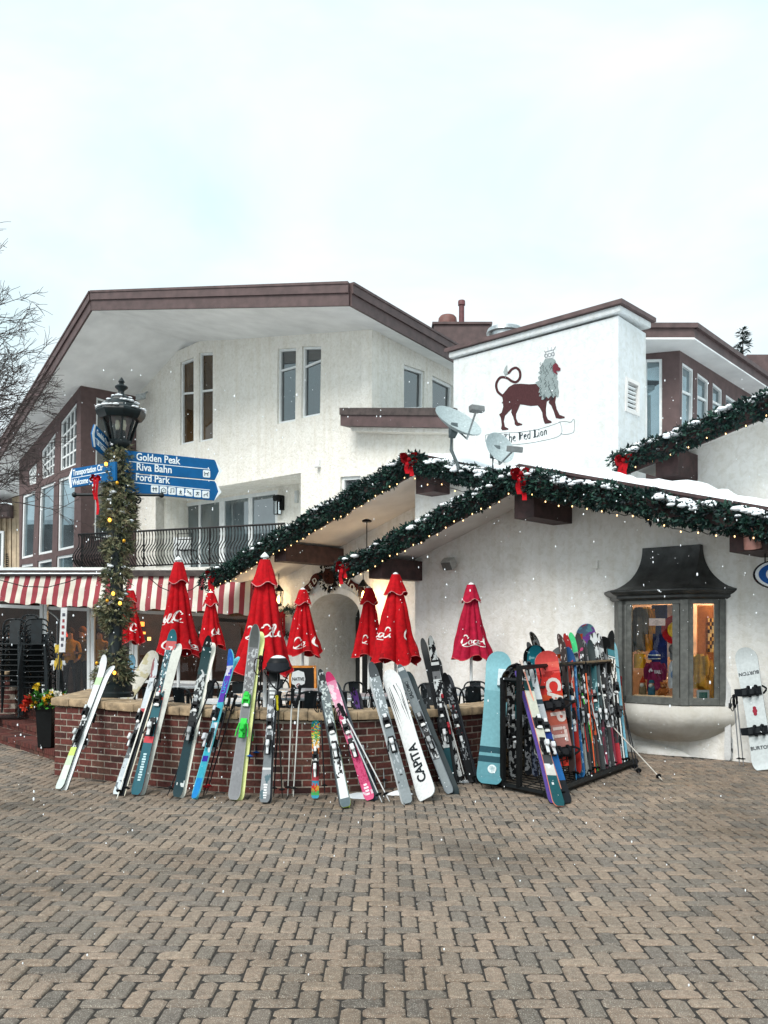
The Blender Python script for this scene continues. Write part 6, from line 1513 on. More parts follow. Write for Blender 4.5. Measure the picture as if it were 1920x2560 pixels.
pair('slim white and black ski with pointed tip, right one of the crossed tips', 'slim white and black ski with pointed tip, left one of the crossed tips', (1150, 1956), (1074, 1590), design([(1, (222, 226, 226))], [(.0, .94, BK, 10, .02), (.94, 1, BK, 6, .2)], seed=16), off=(-18, 3), wt=.095, ww=.068, wp=.10, bc=(BK, (150, 40, 50)), base=(30, 32, 34), tipr=.10)
pole('silver pole in front of the crossed-tip skis', (1166, 1958), (1100, 1716), (190, 192, 190), BK)
pair('black ski at the right end of the wall beside the light blue snowboard', 'rear black ski at the right end of the wall', (1180, 1955), (1110, 1682), design([(1, (26, 28, 32))], [(.2, .9, (150, 156, 160), 14, .2), (.4, .7, (150, 40, 50), 9, .33)], seed=17), off=(10, 2), wt=.10, ww=.075, wp=.10, base=(36, 40, 46), bc=(BK, (190, 194, 196)))
for lab, a_, b_ in (('black pole at the right end of the wall', (1166, 1952), (1116, 1690)), ('second black pole at the right end of the wall', (1192, 1960), (1136, 1720))): pole(lab, a_, b_, (40, 42, 46), BK)
# helmet and goggles hung on a ski tip
hm = thing('helmet', 'black and white ski helmet with goggles hung on a grey ski tip', 'helmet', tuple(B_h.p(.96, 0, .08)))
hc = B_h.p(.945, .05, .04); m = MB(); rows = []
for i in range(9):
    t = i/8*PI*.62
    rows.append([hc+V((.122*math.sin(t)*math.cos(a), .135*math.sin(t)*math.sin(a), .115*math.cos(t)+.04)) for a in [2*PI*j/20 for j in range(21)]])
m.grid(rows, lambda i, j: (222, 226, 228) if i < 3 else BK); m.build('shell', M['paint'], hm, smooth=60)
m = MB(); ring = [hc+V((.124*math.cos(a), .138*math.sin(a), -.0+.02*math.cos(2*a))) for a in [2*PI*j/20 for j in range(21)]]; m.tube(ring, .016, 6, BK, cap=False); m.build('goggle_strap', M['matte'], hm)
m = MB(); rows = [[hc+V((.134*math.cos(a), .148*math.sin(a), z)) for a in [-PI*.82+PI*.64*j/10 for j in range(11)]] for z in (-.01, .02, .06, .075)]; m.grid(rows, (40, 44, 50)); m.build('goggles', M['paint'], hm, smooth=60)
m = MB(); m.tube([V(p) for p in curve([tuple(hc+V((-.14, -.05, -.02))), tuple(hc+V((-.06, -.14, -.14))), tuple(hc+V((.02, -.12, -.2))), tuple(hc+V((.12, -.06, -.04)))], 5)], .008, 5, BK); m.build('chin_strap', M['matte'], hm)
# ------------------------------------------------------------------ ski rack with everything on it
RO = V((1.36, 9.565, 0)); RU = V((.563, -.827, 0)); RL = V((.562, .827, 0))
def rk(u, l, z): return RO+RU*u+RL*l+UP*z
rack = thing('ski_rack', 'black steel ski rack on the pavers, crowded with skis and snowboards', 'ski rack', tuple(RO))
LEN = 2.75
for l in (0.0, LEN):
    m = MB(); m.tube([rk(-.58, l, .045), rk(.60, l, .045)], .032, 4); m.build('foot_beam', M['black'], rack)
    for u, h in ((-.10, 1.22), (.16, 1.36)):
        m = MB(); m.tube([rk(u, l, .06), rk(u, l, h)], .033, 4); m.build('post', M['black'], rack)
    m = MB(); m.tube([rk(-.12, l, 1.2), rk(.18, l, 1.2)], .025, 4); m.build('cross_tie', M['black'], rack)
for u, z, r in ((-.58, .05, .03), (.58, .05, .045), (-.10, 1.2, .026), (.16, 1.34, .026), (.16, 1.10, .018), (-.1, 1.0, .018), (.02, .55, .016)):
    m = MB(); m.tube([rk(u, -.03, z), rk(u, LEN+.05, z)], r, 6); m.build('rail', M['black'], rack)
m = MB()
for i in range(18):
    l = .06+LEN*i/18.5
    m.tube([V(p) for p in curve([tuple(rk(.16, l, 1.34)), tuple(rk(.16, l+.03, 1.28)), tuple(rk(.16, l+.055, 1.22)), tuple(rk(.16, l+.03, 1.14)), tuple(rk(.16, l, 1.10))], 3)], .008, 5)
m.build('ring_row', M['black'], rack)
m = MB()
for i in range(22):
    l = LEN*i/21; m.tube([rk(-.5, l, .05), rk(-.42, l, .36)], .006, 4); m.tube([rk(.5, l, .05), rk(.42, l, .36)], .006, 4); m.tube([rk(-.5, l, .06), rk(.5, l, .06)], .006, 4)
for u, z in ((-.44, .3), (-.42, .36), (.44, .3), (.42, .36), (-.2, .06), (.2, .06)): m.tube([rk(u, 0, z), rk(u, LEN, z)], .007, 4)
m.build('wire_basket', M['black'], rack)
RG = dict(group='skis standing in the ski rack')
def plane_at(u, x, y):      # point of the rack's lengthwise plane at offset u seen at a photo position
    p = Plane(rk(u, 0, 0), RL); return p.hit(x, y)
def rski(label, bot, top, fn, ub=.55, ut=.06, zb=.10, **k):
    """a ski in the rack: tail at offset ub across the rack, tip over offset ut"""
    pb, pt = plane_at(ub, *bot), plane_at(ut, *top)
    k.setdefault('wt', .10); k.setdefault('ww', .078); k.setdefault('wp', .108)
    return ski2(label, pb, pt, fn, **k)
def ski2(label, pb, pt, fn, wt=.1, ww=.078, wp=.108, twist=.0, flip=False, back=0., group=RG['group'], bc=((24, 26, 28), (196, 200, 202)), base=(40, 44, 48), tipr=.07, edgec=None, bind=True, tip=.11, text=None):
    B = Blade(pb, pt, twist, flip, back); o = thing('ski', label, 'ski', tuple(pb), group)
    blade_mesh(B, wt, ww, wp, fn, base, tipr=tipr, tip=tip, edgec=edgec).build('ski_body', M['paint'], o, smooth=35)
    if bind: bindings(o, B, ww*1.02, *bc)
    return o, B
def rpole(label, pb, pt, col, grip=(24, 26, 28), r=.008, bk=(28, 30, 32)):
    o = thing('ski_pole', label, 'ski pole', tuple(pb), 'poles around the ski rack'); t = (pt-pb).normalized(); L = (pt-pb).length; P = lambda d: pb+t*d
    m = MB(); m.col = col; m.tube([P(0), P(.04), P(L*.5), P(L-.14)], [.003, r*.8, r, r*1.05], 8); m.build('shaft', M['paint'], o, smooth=60)
    m = MB(); m.lathe([(.008, -.005), (.034, 0), (.036, .006), (.012, .016), (.008, .02)], P(.085), 10, bk, axis=t); m.build('basket', M['matte'], o)
    m = MB(); m.lathe([(.011, 0), (.015, .02), (.012, .045), (.015, .075), (.014, .11), (.020, .132), (.022, .15), (.012, .162), (0, .164)], P(L-.155), 9, grip, axis=t); m.build('grip', M['matte'], o, smooth=60)
    return o
def rboard(label, pb, pt, fn, w=.29, ww=.25, twist=0.0, **k):
    B = None; a, b = V(pb), V(pt)
    k.setdefault('group', 'snowboards around the wall and rack')
    binds = k.pop('binds', (.30, .62)); text = k.pop('text', ()); bind = k.pop('bind', None); flip = k.pop('flip', False)
    B = Blade(a, b, twist, flip); o = thing('snowboard', label, 'snowboard', tuple(a), k['group'])
    blade_mesh(B, w, ww, w, fn, k.get('base', (60, 62, 64)), th=.012, tipr=.05, tailr=.05, tip=.11, tail=.10, M_=12, tipcurl=.13, edgec=k.get('edgec', (30, 32, 34))).build('deck', M['paint'], o, smooth=35)
    if bind:
        for u in binds:
            m = MB(); c = B.p(u, 0, 0); s, t, n = B.s, B.t, B.n
            m.cbox(c+n*.018, s*.25, t*.11, n*.024, bind); m.cbox(c+n*.035, s*.2, t*.07, n*.02, mixcol(bind, (110, 110, 110), .25))
            m.prism([c-s*.12+t*.055+n*.02, c-s*.12-t*.055+n*.02, c-s*.19-t*.05+n*.10, c-s*.19+t*.05+n*.10], s*.022, bind)
            for v in (-.03, .07): m.tube([V(p) for p in curve([tuple(c+s*v+t*.06+n*.02), tuple(c+s*v+t*.055+n*.09), tuple(c+s*v+n*.125), tuple(c+s*v-t*.055+n*.09), tuple(c+s*v-t*.06+n*.02)], 4)], .015, 6, bind)
            m.tube([V(p) for p in curve([tuple(c+s*.13+t*.05+n*.03), tuple(c+s*.20+n*.05), tuple(c+s*.13-t*.05+n*.03)], 5)], .013, 6, bind)
            m.build('board_binding', M['matte'], o)
    for tx, u, v, sz, col, mode in text:
        m = MB(); m.col = col; c = B.p(u, v, .0085)
        X_, Y_ = {'up': (B.t, -B.s), 'down': (-B.t, B.s), 'flat': (B.s, B.t), 'inv': (-B.s, -B.t)}[mode]
        m.add_text(tx, c, X_, Y_, sz, ext=.002, bold=.035, align='CENTER' if mode in ('flat', 'inv') else 'LEFT'); m.build('lettering', M['matte'], o, recalc=False)
    return o, B
LB_ = (116, 172, 182)
o, B = rboard('large pale blue snowboard with dark teal bands and white disc on the rack', ground(1222, 1962, .05), at(1249, 1632, 10.15), design([(.07, (92, 152, 164)), (.165, (96, 156, 168)), (.21, (26, 76, 88)), (.232, (110, 168, 178)), (.275, (26, 76, 88)), (.7, (122, 178, 188)), (1, (140, 196, 206))]), w=.30, ww=.255, twist=-.10, edgec=(70, 100, 108), base=(70, 110, 120))
m = MB(); m.lathe([(.048, 0), (.048, .002)], B.p(.115, .02, .0085), 24, (214, 226, 228), axis=B.n); 
for dx, dy, a, b_ in ((0, 0, .004, .07), (0, .02, .05, .004), (0, .005, .06, .004), (0, -.01, .045, .004)): m.cbox(B.p(.115, .02+dx, .0115)+B.t*dy, B.s*a, B.t*b_, B.n*.001, (92, 146, 158))
m.build('disc_emblem', M['matte'], o)
cl = MB(); c = B.p(.80, .06, .03); cl.cbox(c, B.s*.12, B.t*.20, B.n*.05, (206, 222, 226)); tag(cl.build('white_card', M['matte'], bevel=.01), 'blank white plate hung at the near top corner of the ski rack', 'plate')
RB = [(.12, (206, 60, 44)), (.35, (176, 116, 108)), (.5, (186, 92, 74)), (.62, (212, 78, 40)), (.80, (214, 50, 44)), (1, (232, 86, 82))]
rboard('red-orange snowboard with huge pale letters running down it', plane_at(.40, 1408, 1915)-UP*.0, plane_at(.14, 1362, 1628), design(RB, [(.78, .9, (240, 110, 96), 5, .15), (.74, .82, (170, 40, 36), 7, .22)], seed=2), w=.29, ww=.245, twist=.12, bind=(26, 28, 32), binds=(.53, .12), text=[('C', .765, -.045, .23, (214, 206, 200), 'down'), ('A', .64, -.045, .23, (214, 206, 200), 'down'), ('P', .47, -.045, .23, (206, 190, 184), 'down'), ('iT', .34, -.045, .21, (206, 186, 180), 'down')], edgec=(190, 150, 140))
rboard('rounded turquoise snowboard tip with dark rim rising behind the rack post', plane_at(-.3, 1320, 1900), plane_at(-.08, 1338, 1610), design([(.8, (30, 120, 136)), (1, (34, 128, 146))], [(.6, .95, (150, 206, 214), 12, .25)], edge=(20, 24, 28), seed=3), w=.27, ww=.23, bind=(150, 154, 156), binds=(.72, .3))
rboard('swirl-printed snowboard in orange, violet and sky blue, tallest at the back of the rack', plane_at(-.25, 1474, 1880), plane_at(-.05, 1463, 1556), design([(1, (116, 146, 176))], [(.5, 1, (226, 92, 48), 5, .1), (.5, 1, (150, 92, 190), 7, .2), (.5, 1, (126, 190, 206), 9, .25)], seed=4), w=.27, ww=.23, edgec=(120, 150, 170))
rboard('white snowboard with an orange blaze standing behind the blue ski in the rack', plane_at(-.25, 1415, 1900), plane_at(-.05, 1401, 1612), design([(.8, (206, 214, 214)), (1, (216, 222, 222))], [(.7, .93, (232, 96, 40), 5, .12)], seed=5), w=.27, ww=.23, bind=(40, 42, 44), binds=(.6, .3), edgec=(40, 44, 46))
rboard('black and white patterned snowboard near the striped skis', plane_at(-.15, 1520, 1880), plane_at(0.0, 1502, 1588), design([(1, (40, 42, 44))], [(.2, 1, (200, 202, 202), 7, .1)], seed=6), w=.25, ww=.22, bind=(70, 74, 76), binds=(.72, .58), edgec=(20, 22, 24))
rboard('grey snowboard hung low on the far side of the rack', plane_at(-.35, 1285, 1935), plane_at(-.12, 1290, 1655), design([(1, (86, 78, 66))], [(0, 1, (150, 140, 120), 9, .2), (0, 1, (30, 28, 28), 12, .15)], seed=7), w=.26, ww=.23, bind=(150, 154, 158), binds=(.86, .5))
# near end: the two long skis leaning outward
RG_ = 'skis leaning on the near end of the ski rack'
s1a, s1b = ground(1399, 2017, .01), at(1306, 1664, 9.75)
ski2('long ski with dark teal tail, cream middle and salmon edge, nearest on the rack', s1a, s1b, design([(.20, (26, 84, 90)), (.27, (214, 214, 206)), (.34, (70, 74, 76)), (.52, (206, 206, 190)), (.60, (60, 64, 66)), (.80, (206, 208, 192)), (.88, (34, 74, 76)), (1, (206, 210, 210))], [(.14, .28, (226, 230, 230), 6, .1), (.88, 1, (60, 70, 76), 9, .2)], seed=21), wt=.125, ww=.095, wp=.12, twist=.25, edgec=(228, 140, 122), group=RG_, bc=(BK, (206, 210, 212)))
s2a, s2b = ground(1418, 2007, .01), at(1326, 1680, 9.85)
ski2('long ski with white tip, royal blue middle and black tail, second nearest on the rack', s2a, s2b, design([(.16, (22, 26, 32)), (.36, (26, 96, 160)), (.55, (24, 58, 140)), (.62, (34, 38, 46)), (.74, (176, 182, 186)), (.78, (40, 60, 70)), (1, (206, 212, 214))], [(.62, .72, (90, 110, 120), 5, .2)], seed=22), wt=.125, ww=.095, wp=.12, twist=.15, group=RG_, bc=((40, 42, 46), (206, 208, 210)), back=.02)
ski2('violet-edged ski behind the cream and salmon one', ground(1390, 2012, .01)+V((0, .1, 0)), at(1296, 1668, 9.9), design([(.3, (60, 110, 160)), (.5, (92, 70, 150)), (1, (196, 200, 200))], [(.5, 1, (40, 44, 48), 8, .15)], seed=23), flip=True, wt=.12, ww=.09, wp=.115, twist=.25, group=RG_, base=(90, 72, 148))
rpole('pink-striped pole along the near end of the rack', ground(1412, 2002, .02), at(1302, 1650, 9.7), (220, 150, 130), (206, 190, 180))
# right-hand row
rski('sky-blue ski with rounded tip, first in the right-hand row of the rack', (1453, 1946), (1427, 1627), design([(.35, (40, 104, 160)), (.5, (34, 80, 130)), (.8, (44, 100, 152)), (1, (40, 88, 140))], [(0, .4, (130, 170, 206), 14, .32), (.7, .85, (90, 150, 196), 4, .2)], seed=31), wt=.115, ww=.09, wp=.125, tipr=.10, twist=-.5)
Rn = [
 ('brown-tipped ski curling left at the back of the right-hand row', (1432, 1930), (1406, 1590), [(.9, (60, 50, 48)), (1, (70, 54, 50))], [(.8, 1, (190, 180, 176), 9, .2)], -.9, .02),
 ('red and white racing ski beside the brown-tipped one', (1447, 1936), (1420, 1590), [(.5, (170, 44, 38)), (.8, (206, 80, 62)), (1, (160, 36, 36))], [(.5, .95, (222, 216, 210), 8, .25)], -.7, .02),
 ('white ski with a mint green tip in the rack', (1462, 1938), (1433, 1588), [(.86, (150, 156, 154)), (1, (70, 206, 130))], [(.2, .85, (40, 46, 50), 9, .0)], -.6, .0),
 ('black ski with magenta dot and white flecks, broad pointed tip', (1470, 1940), (1446, 1590), [(1, (28, 30, 34))], [(.4, .85, (210, 212, 214), 11, .18), (.8, .9, (170, 40, 96), 4, .3)], -.3, .04),
 ('slim black ski with silver core in the middle of the right-hand row', (1484, 1938), (1458, 1606), [(1, (36, 40, 44))], [(.2, 1, (130, 134, 138), 10, .3)], -.3, .06),
 ('orange and black ski, its red stripes behind the poles', (1492, 1932), (1464, 1640), [(.3, (60, 34, 30)), (.6, (206, 84, 46)), (.8, (80, 82, 84)), (1, (60, 64, 66))], [(.4, .8, (200, 60, 40), 9, .1)], -.3, .08),
 ('white-topped ski with bold black scrawl at its tip', (1512, 1930), (1483, 1582), [(.35, (60, 30, 44)), (.6, (40, 60, 64)), (.8, (70, 84, 88)), (1, (206, 212, 212))], [(.75, 1, (30, 32, 34), 7, .12), (0, .3, (130, 30, 60), 8, 0)], -.2, .05),
 ('dark teal ski in front of the scrawled white one', (1505, 1934), (1476, 1606), [(.4, (36, 44, 46)), (.8, (34, 92, 98)), (1, (24, 44, 46))], [(.2, .7, (150, 190, 196), 10, .25)], -.3, .09),
 ('black and white speckled ski near the far end of the row', (1528, 1926), (1496, 1590), [(1, (34, 36, 38))], [(.3, 1, (206, 208, 208), 9, .2)], -.2, .05),
 ('maroon-tailed silver ski near the far end of the rack', (1534, 1924), (1502, 1620), [(.32, (122, 24, 54)), (.5, (120, 124, 128)), (1, (90, 94, 98))], [(.5, .9, (50, 54, 58), 10, .15)], -.35, .10),
 ('red-tailed white ski beside the maroon one', (1547, 1918), (1512, 1640), [(.2, (176, 24, 44)), (.34, (96, 30, 44)), (1, (150, 154, 156))], [(.2, .9, (36, 40, 44), 11, .0)], -.35, .10),
 ('dark grey ski with textured tail low in the rack', (1520, 1930), (1490, 1660), [(1, (52, 58, 60))], [(0, .5, (110, 116, 118), 14, .15)], -.3, .11),
]
for i, (lab, b_, t_, bands, pats, tw_, ut) in enumerate(Rn):
    rski(lab, b_, t_, design(bands, pats, seed=40+i), ut=ut-.05, twist=tw_, bc=(BK, ((206, 208, 210), (150, 154, 158))[i % 2]), base=((40, 42, 46), (60, 64, 68))[i % 2])
def zebra(u, v):
    if u > .86: return (24, 26, 28)
    if u > .79: return (44, 120, 136) if u > .815 else ((206, 214, 216) if int(u*400) % 2 else (40, 100, 116))
    x = abs(v)+max(0, (u-.62))*2.2
    return (222, 224, 222) if int(x*7.5) % 2 else (24, 26, 28)
rski('black ski with white nested chevron stripes, last in the row', (1556, 1914), (1522, 1582), zebra, ut=.02, twist=.35, wt=.115, ww=.10, wp=.125, bc=(BK, (60, 64, 68)))
rski('light blue-based ski paired behind the chevron striped one', (1562, 1912), (1531, 1586), zebra, ut=-.02, twist=.35, flip=True, base=(120, 184, 206), wt=.115, ww=.1, wp=.125)
rski('black ski tip with white pattern rising behind the red snowboard', (1375, 1930), (1337, 1568), design([(1, (28, 34, 38))], [(.85, 1, (210, 218, 220), 12, .05)], seed=61), ub=-.5, ut=-.1, twist=-.6, tipr=.1)
rski('thin grey ski tip behind the turquoise board', (1330, 1930), (1330, 1600), design([(1, (130, 136, 142))], seed=62), ub=-.5, ut=-.12, twist=-.8)
rski('white and black ski hanging among the far-side gear', (1300, 1940), (1285, 1650), design([(1, (190, 194, 194))], [(0, 1, BK, 12, .05)], seed=63), ub=-.5, ut=-.16, twist=.2)
rski('black ski on the far side of the rack beside the brown board', (1275, 1945), (1272, 1662), design([(1, (34, 36, 40))], [(0, 1, (150, 154, 156), 12, .2)], seed=64), ub=-.5, ut=-.18, twist=.2)
rski('black ski low on the near side behind the red snowboard', (1392, 1960), (1350, 1690), design([(1, (30, 32, 38))], [(0, 1, (120, 126, 130), 12, .2)], seed=65), ub=.4, ut=.0, twist=.1)
for i, (lab, b_, t_, c1_, c2_) in enumerate((('tan and black ski standing inside the near end of the rack', (1266, 1950), (1262, 1668), (120, 100, 76), (30, 28, 26)), ('green-flecked ski inside the near end of the rack', (1290, 1948), (1284, 1690), (36, 60, 58), (40, 150, 160)),
  ('black ski with white edge between the two near rack posts', (1282, 1946), (1276, 1676), (30, 32, 34), (206, 208, 208)), ('dark ski with silver tail behind the turquoise board', (1322, 1936), (1316, 1650), (34, 38, 44), (170, 174, 178)), ('navy ski low behind the cream and salmon ski', (1340, 1940), (1330, 1690), (26, 34, 56), (120, 130, 150)))):
    rski(lab, b_, t_, design([(1, c1_)], [(0, 1, c2_, 11, .1)], seed=90+i), ub=-.45+.12*i, ut=-.12+.03*i, twist=.2)
for i, (lab, b_, t_, c_, gcol) in enumerate((
  ('orange-tipped blue pole in front of the sky-blue ski', (1441, 1950), (1424, 1712), (44, 110, 150), BK), ('white pole, left one of a pair before the red ski', (1468, 1946), (1434, 1716), (216, 218, 212), BK), ('white pole, right one of a pair before the red ski', (1474, 1945), (1440, 1704), (206, 208, 204), (40, 42, 44)),
  ('red pole in the right-hand row of the rack', (1480, 1942), (1440, 1690), (196, 44, 34), BK), ('bright green pole in the rack', (1497, 1937), (1446, 1686), (60, 170, 56), (30, 60, 34)), ('orange pole upright in the middle of the rack', (1489, 1938), (1462, 1656), (214, 92, 50), BK),
  ('silver pole slanting between the dark skis of the rack', (1520, 1932), (1460, 1680), (190, 194, 196), BK), ('white pole in front of the maroon ski', (1540, 1924), (1498, 1690), (222, 222, 218), (214, 216, 214)), ('black pole, left one at the far end of the rack', (1563, 1914), (1545, 1698), (44, 46, 48), (120, 30, 36)),
  ('bronze pole with red-collared grip at the far end of the rack', (1570, 1912), (1551, 1692), (150, 110, 86), (110, 30, 36)), ('slim steel pole at the far end of the rack', (1556, 1914), (1538, 1720), (170, 174, 176), (40, 40, 44)))):
    rpole(lab, plane_at(.58, *b_), plane_at(.17, *t_), c_, gcol)
o = rpole('long silver pole slanting out to the pavers right of the rack', ground(1656, 1951, .01), plane_at(.16, 1507, 1790), (196, 192, 184), BK)
rpole('black pole splayed out at the right end of the rack', ground(1599, 1937, .01), plane_at(.2, 1558, 1760), (40, 42, 46), (150, 40, 60)); rpole('second black pole splayed at the right end of the rack', ground(1588, 1928, .01), plane_at(.2, 1556, 1750), (36, 38, 42), BK)
for i, (x, y, s_) in enumerate(((1505, 1738, .10), (1512, 1812, .10), (1478, 1838, .09))):
    p = plane_at(.12 if i < 3 else -.1, x, y); m = MB(); m.ball(p, s_*.6, 9, 6, (206, 208, 206) if i < 3 else (60, 62, 66), (1, .8, 1.2)); m.cbox(p-UP*.05, RL*s_*.9, RU*s_*.6, UP*s_*.6, BK); m.tube([p+RL*s_*.5, p+RU*.08+UP*.05, p-RL*s_*.5], .012, 5, (150, 154, 156))
    tag(m.build('hanging_glove', M['matte'], smooth=40), ['white mitten hooked over the poles near the rack top', 'white mitten at mid height among the maroon skis', 'pale mitten among the green and black poles', 'black snowboard boot straps bundled on the near rack corner'][i], 'glove')

# ------------------------------------------------------------------ by the wall on the right
board('pale snowboard with two black bindings leaning on the plaster wall at right', (1912, 1925), (1862, 1620), design([(1, (222, 230, 232))], seed=1), w=.29, ww=.245, dy=.38, twist=-.65, group='snowboards around the wall and rack', bind=(26, 30, 34), binds=(.315, .635), text=[('BURTON', .80, 0, .062, (60, 66, 72), 'inv'), ('BURTON', .165, 0, .062, (60, 66, 72), 'flat')], edgec=(70, 76, 80))
ob = [o_ for o_ in bpy.data.objects if o_.get('label', '').startswith('pale snowboard')][0]
a_ = ground(1912, 1925, .012); B4 = Blade(a_, at(1862, 1620, a_.y+.38), -.65); m = MB()
for v, r in ((.0, .03), (.02, .022), (-.02, .022)): m.lathe([(r, 0), (r, .002)], B4.p(.475+v*1.2, 0, .0085+abs(v)*.01), 16, (150, 50, 66), axis=B4.n)
m.cbox(B4.p(.475, 0, .0098), B4.s*.026, B4.t*.09, B4.n*.001, (160, 54, 70)); m.build('red_figure', M['matte'], ob)
k_ = dict(dy=.14, wt=.10, ww=.08, wp=.105, group='skis on the plaster wall at the right', twist=-.55, tipr=.12)
ski('slim white ski with curled tip leaning on the plaster wall, right one', (1823, 1900), (1836, 1556), design([(1, (206, 210, 212))], [(.0, 1, (90, 96, 100), 9, .25)], seed=71), **k_, bc=(BK, (60, 64, 66)))
ski('slim white ski with curled tip leaning on the plaster wall, left one', (1819, 1901), (1822, 1562), design([(1, (210, 212, 212))], seed=72), flip=True, **k_, bc=(BK, (60, 64, 66)), base=(206, 208, 208))
for i, (a0, b0) in enumerate((((1849, 1914), (1834, 1738)), ((1859, 1915), (1840, 1730)))): pole(('grey pole leaning on the plaster wall beside the white skis, left one', 'grey pole leaning on the plaster wall beside the white skis, right one')[i], a0, b0, (120, 124, 128), BK, dy=.1, group='poles on the plaster wall at the right')
# ------------------------------------------------------------------ by the planter on the left
pk = dict(wt=.085, ww=.064, wp=.088, group='skis by the flower planter', twist=-1.2, tipr=.16, bc=((206, 176, 70), (206, 210, 212)))
za, zb_ = at(146, 1742, 12.3), at(152, 1530, 12.5)
ski2('narrow white ski with red letters standing by the flower planter, tips splayed, right one', za, zb_, design([(.6, (206, 196, 176)), (.92, (222, 226, 230)), (1, (206, 208, 206))], [(.6, .9, (150, 60, 66), 9, .22), (0, .6, (110, 80, 70), 14, .1)], seed=81), **pk)
ski2('narrow dark ski standing by the flower planter, tips splayed, left one', za-V((.02, 0, 0)), zb_-V((.05, 0, 0)), design([(1, (60, 40, 44))], seed=82), flip=True, base=(196, 176, 170), **pk)
wp_ = at(158, 1575, 12.28); m = MB(); m.cbox(wp_, (.085, 0, 0), (0, .02, 0), (.03, 0, .62), (222, 224, 226))
for i in range(6): m.cbox(wp_+V((.011*(i-2.5)*.45, -.0115, (i-2.5)*.085)), (.03+.01*(i % 2), 0, 0), (0, .002, 0), (0, 0, .045), (150, 70, 76) if 1 < i < 5 else (90, 90, 100))
tag(m.build('ski_tip_cover', M['matte']), 'white printed ski sleeve round the standing skis by the planter', 'ski sleeve')
a, b = at(322, 1735, 11.6), at(390, 1632, 11.9)
rboard('cream curved snowboard tip sticking up behind the wall, right of the lamp post', a-(b-a)*1.05, b, design([(1, (226, 222, 208))], [(0, 1, (206, 196, 160), 5, .2)], seed=9), w=.27, ww=.23, twist=-.5, edgec=(150, 146, 130))
a, b = at(316, 1730, 11.9), at(333, 1638, 12.0)
ski2('pale blue ski tip with coral mark beside the lamp post garland', a-(b-a)*.9, b, design([(1, (130, 184, 210))], [(.7, .95, (206, 120, 110), 4, .1)], seed=91), wt=.1, ww=.085, wp=.11, group='skis by the flower planter', bind=False)
# ------------------------------------------------------------------ patio furniture
def tube_part(name, pts, r, par, mat='chair', n=6):
    m = MB(); m.tube(pts, r, n); return m.build(name, M[mat], par, smooth=50)
def make_chair(label, group):
    t = thing('metal_chair', label, 'chair', (0, 0, 0), group)
    m = MB(); m.prism([(-.18, -.18, .445), (.18, -.18, .445), (.17, .17, .445), (-.17, .17, .445)], (0, 0, .018)); m.build('seat', M['chair'], t, bevel=.012)
    for sx in (-1, 1):
        for sy in (-1, 1): tube_part('leg', [(sx*.165, sy*.16, .45), (sx*.215, sy*.215, 0)], .016, t)
    tube_part('back_frame', [tuple(p) for p in curve([(-.175, .16, .45), (-.185, .20, .66), (-.165, .225, .80), (-.09, .235, .855), (.09, .235, .855), (.165, .225, .80), (.185, .20, .66), (.175, .16, .45)], 4)], .013, t)
    m = MB(); m.prism([(-.075, .165, .46), (.075, .165, .46), (.085, .238, .85), (-.085, .238, .85)], (0, .008, 0)); m.build('back_slat', M['chair'], t)
    for s in (-1, 1): tube_part('arm', [tuple(p) for p in curve([(s*.18, .20, .66), (s*.225, .08, .67), (s*.225, -.10, .655), (s*.20, -.15, .56), (s*.18, -.15, .45)], 4)], .011, t)
    return t
proto = make_chair('black metal chair nearest the lamp post, its arched back above the wall cap', 'black metal patio chairs')
used = [False]
def put_chair(x, y, z, rz, label, group='black metal patio chairs'):
    o = copy_tree(proto) if used[0] else proto
    used[0] = True; o.location = (x, y, z); o.rotation_euler = (0, 0, rz); o['label'] = label; o['group'] = group; return o
PZ = .12
for i, (px, Y, rz, lab) in enumerate(((378, 11.6, .4, 'black metal chair nearest the lamp post, its arched back above the wall cap'), (470, 11.9, 2.8, 'black metal chair behind the dark speckled skis'), (500, 13.3, -.5, 'black metal chair before the dark restaurant window'),
    (600, 12.9, .3, 'black metal chair below the tallest umbrella'), (700, 11.4, 2.6, 'black metal chair behind the lone silver poles'), (760, 11.2, 3.6, "black metal chair above the small child's ski"), (690, 13.6, 0, 'black metal chair left of the chalkboard sign'),
    (860, 11.3, 3.0, 'black metal chair behind the pink ski'), (905, 13.0, .6, 'black metal chair in front of the arched doorway'), (1000, 11.9, 2.7, 'black metal chair behind the lettered grey ski'), (1060, 12.6, -.4, 'black metal chair behind the crossed ski tips'),
    (1132, 12.1, 2.9, 'black metal chair left of the crimson umbrella pole'), (1196, 13.1, .1, 'black metal chair right behind the crimson umbrella pole'), (1172, 12.2, 3.3, 'black metal chair before the crimson umbrella'), (1214, 12.3, 2.4, 'black metal chair touching the pale blue snowboard'), (980, 13.4, .2, 'black metal chair under the white-capped umbrella'))):
    p = at(px, 1700, Y); put_chair(p.x, Y, PZ, rz, lab)
